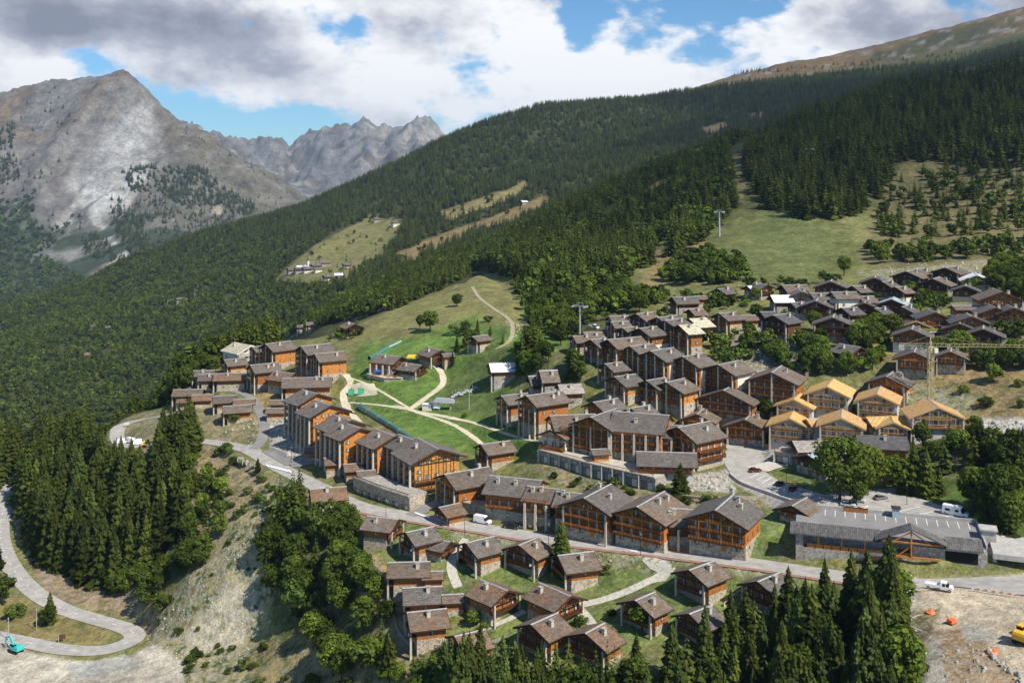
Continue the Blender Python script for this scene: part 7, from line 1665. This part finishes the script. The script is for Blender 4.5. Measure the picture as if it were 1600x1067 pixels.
    for u, v, lab in ((549,617,'green playground climbing frame next to the gravel path'),(564,616,'green tent shaped playground swing')):
        p = pick(u, v); t = thing('play_frame', lab, 'play frame', p); m = MB()
        for s in (-1.3, 1.3): m.beam((s,-1.3,-.3),(s,0,2.7), .2); m.beam((s,1.3,-.3),(s,0,2.7), .2)
        m.beam((-1.5,0,2.7),(1.5,0,2.7), .2); m.build('frame', 'paint_green', t); m = MB(); m.poly([(-1.3,-1.15,.1),(1.3,-1.15,.1),(1.3,-.02,2.6),(-1.3,-.02,2.6)]); m.poly([(-.8,.6,1.2),(.8,.6,1.2),(.8,1.15,.2),(-.8,1.15,.2)]); m.build('panel', 'paint_green', t)
    person(557, 632, 'person in dark clothes walking at the start of the meadow path', 'cloth_dark', .8)
    person(1296, 806, 'person in pink red clothes walking beside the parking lot', 'cloth_red', 1.2)
    # site clutter lower right
    for u, v, s, lab in ((1455,957,1.3,'orange plastic sheet on the grassy mound of the site'),(1553,1019,1.5,'red orange plastic heap at the trench edge')):
        p = pick(u, v); r = random.Random(int(u)); m = MB(); m.tube([(0,0,-.1),(.1,0,.35),(.0,.1,.7)], [s, s*.6, s*.15], 7); m.v = [(x+r.uniform(-.2,.2), y+r.uniform(-.2,.2), z+r.uniform(-.08,.12)) for x, y, z in m.v]; o = m.build('plastic_sheet', 'orange_plastic'); o.location = p; tag(o, lab, 'plastic sheet')
    p = pick(1487, 974); t = thing('plate_compactor', 'small red digging machine standing alone on the gravel', 'machine', p, .6); m = MB(); m.box(-.9,-.6,.2,.9,.6,1.1); m.build('body', 'orange_plastic', t); m = MB(); m.beam((-.8,0,1.0),(-1.9,0,2.3), .22); m.build('handle', 'orange_plastic', t); m = MB(); m.box(-1.0,-.7,-.1,1.0,.7,.2); m.build('base_plate', 'rubber', t)
    r = random.Random(4)
    for i in range(9):
        p = pick(1405+r.uniform(0, 38), 968+r.uniform(-12, 25)); L = r.uniform(2.5, 5.5); a = r.uniform(0, 3.1); m = MB(); m.tube([(0,0,.15),(math.cos(a)*L*.5,math.sin(a)*L*.5,.6),(math.cos(a)*L,math.sin(a)*L,r.uniform(.2,1.8))], [.18,.14,.06], 6); o = m.build('fallen_log', 'dead_wood'); o.location = p; tag(o, 'grey fallen log in the brushwood beside the building site', 'log', 'fallen logs beside the building site')
    for i in range(12):
        p = pick(1522+i*6.2, 924+i*.9); t = thing('site_barrier', 'red and white barrier board in the line along the site road', 'barrier', p, rad(-5), 'barrier boards along the site road'); m = MB(); m.box(-.6,-.04,.5,.6,.04,.95); m.build('board', 'red_paving' if i % 2 else 'kerb', t)
        for s in (-.5,.5): m = MB(); m.box(s-.04,.05,-.1,s+.04,.12,1.0); m.build('leg', 'paint_white', t)
    # hairpin signs and poles
    p = pick(97, 1003); t = thing('road_sign', 'dark bend sign board inside the hairpin', 'road sign', p, rad(20)); m = MB(); m.box(-1.0,-.05,1.0,1.0,.05,2.6); m.build('panel', 'timber_dark', t); m = MB(); m.box(-1.15,-.12,-.3,-1.0,.1,2.7); m.build('post', 'galvanised', t)
    for u, v, lab in ((57,985,'tall pale wooden pole inside the hairpin'),(13,1000,'thin pale pole left of the hairpin sign')):
        p = pick(u, v); t = thing('utility_pole', lab, 'pole', p); m = MB(); m.tube([(0,0,-.5),(0,0,7.5)], [.14,.10]); m.build('shaft', 'dead_wood', t); m = MB(); m.box(-.25,-.08,7.2,.25,.08,7.35); m.build('crosspiece', 'galvanised', t)
    for u, v, lab in ((383,728,'first striped cable drum at the bend of the main road'),(394,733,'second striped cable drum nearer the zebra crossing'),(376,724,'third and smallest cable drum at the bend of the main road')):
        p = pick(u, v); t = thing('cable_drum', lab, 'cable drum', (p.x, p.y, p.z+.3), r.uniform(-.5,.5)); m = MB(); m.tube([(-.7,0,1.1),(.7,0,1.1)], .75, 14); m.build('coil', 'paint_grey', t)
        for s in (-.75,.75): m = MB(); m.tube([(s-.06,0,1.1),(s+.06,0,1.1)], 1.2, 16); m.build('flange', 'dead_wood', t)
    p = pick(198, 668, 0, 400); t = thing('notice_board', 'small framed information board at the forest loop', 'notice board', p); m = MB(); m.box(-1.2,-.06,1.2,1.2,.06,2.5); m.build('panel', 'plaster', t)
    for s in (-1.1,1.1): m = MB(); m.box(s-.08,.07,-.3,s+.08,.2,2.6); m.build('post', 'timber_brown', t)
    for i, (u, lab, mt) in enumerate(((1222,'orange banner board along the front of the building site','yellow_ply'),(1310,'white site banner with a little blue writing below the front middle house','paint_white'))):
        p = pick(u, 672+i*4); t = thing('site_hoarding', lab, 'hoarding', (p.x, p.y, p.z), rad(-22)); m = MB(); m.box(-9,-.12,.6,9,.12,3.2); m.build('panel', mt, t)
        for s in (-8.5,0,8.5): m = MB(); m.box(s-.12,.13,-1.0,s+.12,.4,3.2); m.build('post', 'new_wood', t)
    for i, (u, v) in enumerate(((1205,700),(1222,690),(1345,690),(1432,676),(1500,672),(1515,668),(1340,640),(1420,612))):
        p = pick(u, v); t = thing('board_stack', ['stack of new boards at the left corner of the building site','long board stack before the orange banner','board stack beside the white banner','board stack under the broad unfinished gable','board stack on the pale ground right of the crane','farther board stack on the pale ground right of the crane','board stack between the two rows of unfinished houses','board stack beside the brownish roof of the second row'][i], 'board stack', p, rad(-30+i*17), 'board stacks of the building site')
        for k in range(3): m = MB(); m.box(-2.2+.1*k, -.7, -.3*(k == 0)+k*.45, 2.2-.15*k, .7, k*.45+.36); m.build('board_layer', 'new_wood', t)
    # chapel spire of the far hamlet
    p = pick(489.5, 419, 0, 1350); t = thing('chapel', 'tiny white chapel with pointed steeple in the distant hamlet', 'chapel', p, rad(-50)); m = MB(); m.box(-5,-9,-3,5,9,7); m.build('nave_wall', 'plaster', t); m = MB(); m.hexa([(-5.8,-9.8,6.9),(5.8,-9.8,6.9),(5.8,9.8,6.9),(-5.8,9.8,6.9)], [(-.1,-9.8,10.4),(.1,-9.8,10.4),(.1,9.8,10.4),(-.1,9.8,10.4)]); m.build('roof', 'slate', t)
    m = MB(); m.box(-2,-13,-3,2,-9.1,14); m.build('tower', 'plaster', t); m = MB(); m.hexa([(-2.3,-13.3,14),(2.3,-13.3,14),(2.3,-8.8,14),(-2.3,-8.8,14)], [(-.05,-11.1,23),(.05,-11.1,23),(.05,-11,23),(-.05,-11,23)]); m.build('spire', 'slate_dark', t)
    # flat grass roof among the right houses
    p = pick(1464, 528); t = thing('grass_roof_shelter', 'long shelter with flat grass roof on the right hillside', 'shelter', p, rad(-5)); m = MB(); m.box(-8,-3,3.0,8,4,3.4); m.build('grass_roof', 'grass_roof', t); m = MB(); m.box(-8.1,-3.1,2.7,8.1,4.1,3.0); m.build('roof_edge', 'plaster', t)
    for s in (-7.5,-2.5,2.5,7.5): m = MB(); m.box(s-.2,-2.9,-1.5,s+.2,-2.5,2.7); m.build('post', 'pillar_stone', t)
    m = MB(); m.box(-8,3.2,-1.5,8,4,2.7); m.build('back_wall', 'stone_grey', t)
    p = pick(1186, 461); t = thing('tarpaulin', 'bright blue tarpaulin on the stony bank beside the tarpaulin barn', 'tarpaulin', p); m = MB(); m.hexa([(-2.4,-1.5,-.1),(2.2,-1.7,-.1),(2.6,1.5,-.1),(-2.1,1.4,-.1)], [(-1.6,-.8,1.3),(1.4,-.9,1.6),(1.7,.8,1.7),(-1.2,.9,1.2)]); m.build('sheet', 'blue_metal', t)
    rubble('boulder_rubble', [([(1060,748),(1135,735),(1150,765),(1080,768)], 2.2, .3, 1.0, (290,400)), ([(1040,765),(1060,770),(1200,782),(1180,790),(1100,775)], 8, .3, .8, (290,400)), ([(420,655),(445,645),(480,700),(495,712),(460,722),(425,700)], 3.5, .3, 1.2, (360,470)),
        ([(330,620),(400,660),(400,692),(345,695)], 14, .2, .8, (380,500)), ([(430,745),(470,765),(400,890),(390,1030),(280,1040),(240,980),(330,890)], 3.2, .12, .5, (270,420)), ([(520,755),(560,780),(540,800),(505,775)], 14, .2, .7, (300,400)),
        ([(925,862),(945,865),(965,890),(945,890)], 2, .25, .6, (260,330)), ([(700,835),(722,830),(728,842),(705,848)], 2.5, .2, .5, (260,330)), ([(1150,520),(1250,510),(1270,560),(1180,570)], 8, .4, 1.4, (380,480)), ([(1500,655),(1620,660),(1620,740),(1560,700)], 4, .3, 1.2, (300,400)),
        ([(1360,415),(1600,405),(1600,430),(1400,430)], 30, .3, .9, (450,620)), ([(1220,330),(1290,350),(1290,400),(1230,420),(1190,400)], 200, .25, .6, (500,900)), ([(1470,1000),(1530,1010),(1560,1080),(1480,1080)], 4, .15, .7, (150,240)), ([(1400,940),(1450,1000),(1440,1080),(1405,1080)], 6, .15, .5, (150,260)),
        ([(1540,1010),(1600,1060),(1610,1090),(1560,1040)], 1.5, .4, 1.1, (150,240)), ([(790,500),(830,500),(820,530),(800,530)], 12, .4, 1.2, (420,650)), ([(560,640),(600,660),(580,670)], 60, .2, .4, (350,450)), ([(215,965),(260,960),(280,1030),(240,1020)], 8, .15, .5, (300,380))],
        'pale boulders and rubble on the banks, talus and building site', 5)
    # single trees one can point to
    T = extra
    T('broad', 1319, 431, 12.5, 'lone round tree casting its shadow on the upper meadow'); T('round', 714, 479, 8.5, 'small dark round tree alone on the meadow crest', 1.0)
    T('broad', 672, 519, 13, 'large leafy tree in the middle of the sloping meadow', 1.15); T('broad', 656, 515, 9, 'slim tree left of the large leafy meadow tree', .8); T('bush', 712, 522, 7, 'wide shrub right of the large leafy meadow tree', 1.2)
    T('bush', 728, 515, 6, 'second wide shrub right of the large leafy meadow tree', 1.2); T('spruce', 729, 540, 11, 'pointed conifer left of the tiny lone chalet'); T('spruce', 746, 525, 9, 'conifer directly behind the tiny lone chalet'); T('spruce', 714, 550, 8, 'small conifer above the awning chalet')
    T('bush', 763, 503, 4.5, 'round shrub beside the mountain track', 1.1); T('spruce', 707, 570, 7, 'small conifer beside the orange cabin')
    T('spruce', 877, 890, 15, 'lone conifer with open branches at the roadside among the chalets', 1.25)
    T('round', 1312, 782, 21, 'huge dark round tree between the old stone house and the parking lot', 1.0); T('round', 1352, 772, 17, 'large dark tree right of the huge round one', 1.0); T('broad', 1338, 790, 9, 'lighter green tree at the foot of the huge dark one', 1.1)
    T('spruce', 1427, 772, 17, 'broad conifer at the upper edge of the parking lot', 1.5); T('spruce', 1448, 775, 15, 'second broad conifer at the upper edge of the parking lot', 1.4); T('spruce', 1468, 773, 9, 'little spruce on the lawn above the parking lot', 1.3); T('broad', 1402, 770, 13, 'leafy tree left of the broad conifers by the lot')
    T('broad', 1524, 798, 15, 'leafy tree above the camper van', 1.0); T('round', 1570, 812, 17, 'dark tree right of the camper van', .9)
    T('broad', 1197, 655, 9, 'round tree between the broad gabled house and the yellow roofs', 1.2); T('spruce', 1063, 770, 10, 'dark conifer at the right end of the shopping terrace', 1.4); T('broad', 1084, 638, 6, 'small dark tree below the orange house')
    T('spruce', 403, 738, 6, 'small conifer at the outer edge of the main road bend', 1.5); T('spruce', 456, 812, 13, 'conifer at the top of the scree near the lone slope chalet', 1.3)
    T('broad', 740, 978, 5, 'small bright tree between the stacked chalets and the path', 1.3); T('bush', 757, 985, 3, 'bush beside the rubble garden wall'); T('broad', 1003, 985, 8.5, 'small tree before the balcony of the chalet below the path', 1.3)
    T('bush', 908, 975, 3, 'green bush right of the chalet at the lower path end', 1.4); T('bush', 880, 905, 2.6, 'garden bush under the chalet left of the lone conifer', 1.6); T('bush', 945, 895, 3, 'garden bush right of the broad grey roofed chalet', 1.4)
    T('bush', 725, 880, 2.8, 'garden bush left of the chalet by the curved footpath', 1.3); T('round', 527, 925, 12, 'bright round maple in the grove below the lone slope chalet', .95)
    T('broad', 75, 978, 8, 'thick bush tree inside the hairpin road', 1.2); T('spruce', 78, 972, 11, 'dark spruce rising behind the bush tree in the hairpin'); T('bush', 22, 965, 6, 'shrub at the left edge above the hairpin sign', 1.2); T('broad', 5, 945, 12, 'leafy tree at the left edge below the road shadow', 1.2); T('spruce', -6, 890, 13, 'conifer at the left edge casting shade on the road', 1.2)
    T('broad', 905, 1120, 13, 'bright leafy tree at the bottom edge left of the lowest chalet', 1.1); T('broad', 855, 1118, 10, 'leafy tree at the bottom edge below the rusty roofed chalet', 1.2)
    T('broad', 365, 662, 6, 'round tree in front of the front cottage with white pillar', 1.3); T('broad', 332, 612, 6, 'bush tree between the leftmost cottage pair and the lane', 1.1)
    T('broad', 1180, 470, 8, 'leafy tree between dark barn and white house', 1.0); T('broad', 1075, 445, 14, 'big dark leafy tree at the right end of the thicket above the village', 1.3)
    T('broad', 1500, 560, 12, 'dense leafy tree beside the red chalet right of the crane', 1.2); T('broad', 1470, 560, 10, 'dark tree between crane mast and red chalet', 1.0)
    T('spruce', 1352, 425, 0.1, 'x') if False else None
def haze():
    m = bpy.data.materials.new('haze'); m.use_nodes = True; t = NT(m.node_tree); t.n.clear(); o = t.node('ShaderNodeOutputMaterial')
    v = t.node('ShaderNodeVolumePrincipled'); v.inputs['Color'].default_value = (0.55, 0.74, 1.0, 1); v.inputs['Density'].default_value = HAZE; v.inputs['Anisotropy'].default_value = 0.2
    t.l.new(v.outputs[0], o.inputs['Volume']); MATS['haze'] = m
    b = MB(); b.box(-9000, -300, float(GZ.min())-5, 13500, 12800, float(GZ.max())+60); ob = b.build('haze', 'haze'); ob['kind'] = 'stuff'; ob['label'] = 'thin blue mountain haze'
HAZE = 3.6e-5

def clouds():
    """two real clouds overhead, outside the frame, whose soft shade falls on the right mountainside"""
    m = bpy.data.materials.new('cloud'); m.use_nodes = True; t = NT(m.node_tree); t.n.clear(); o = t.node('ShaderNodeOutputMaterial')
    v = t.node('ShaderNodeVolumePrincipled'); v.inputs['Color'].default_value = (1, 1, 1, 1); v.inputs['Density'].default_value = 0.0026
    t.l.new(v.outputs[0], o.inputs['Volume']); MATS['cloud'] = m
    for (tx, ty, tz, rx, ry, seed) in ((560, 1120, 60, 430, 430, 3), (1000, 2500, 190, 700, 420, 8)):
        k = (1500-tz)/sd.z; c = Vector((tx, ty, tz))+sd*k; mb = MB(); nu, nv = 28, 14
        for i in range(nv+1):
            ph = math.pi*i/nv-math.pi/2
            for j in range(nu):
                a = 2*math.pi*j/nu; w = 1+0.28*math.sin(3*a+seed)+0.16*math.sin(5*a+2*seed)+.1*math.sin(9*a)
                mb.v.append((rx*w*math.cos(ph)*math.cos(a), ry*w*math.cos(ph)*math.sin(a), 190*math.sin(ph)*(1.3 if ph > 0 else .5)))
        for i in range(nv):
            for j in range(nu): mb.face((i*nu+j, i*nu+(j+1) % nu, (i+1)*nu+(j+1) % nu, (i+1)*nu+j))
        ob = mb.build('cloud', 'cloud'); ob.location = c; ob['kind'] = 'stuff'; ob['label'] = 'soft white cloud high over the mountainside'
all_roads()
all_houses()
all_extras()
plant_all()
haze()
clouds()
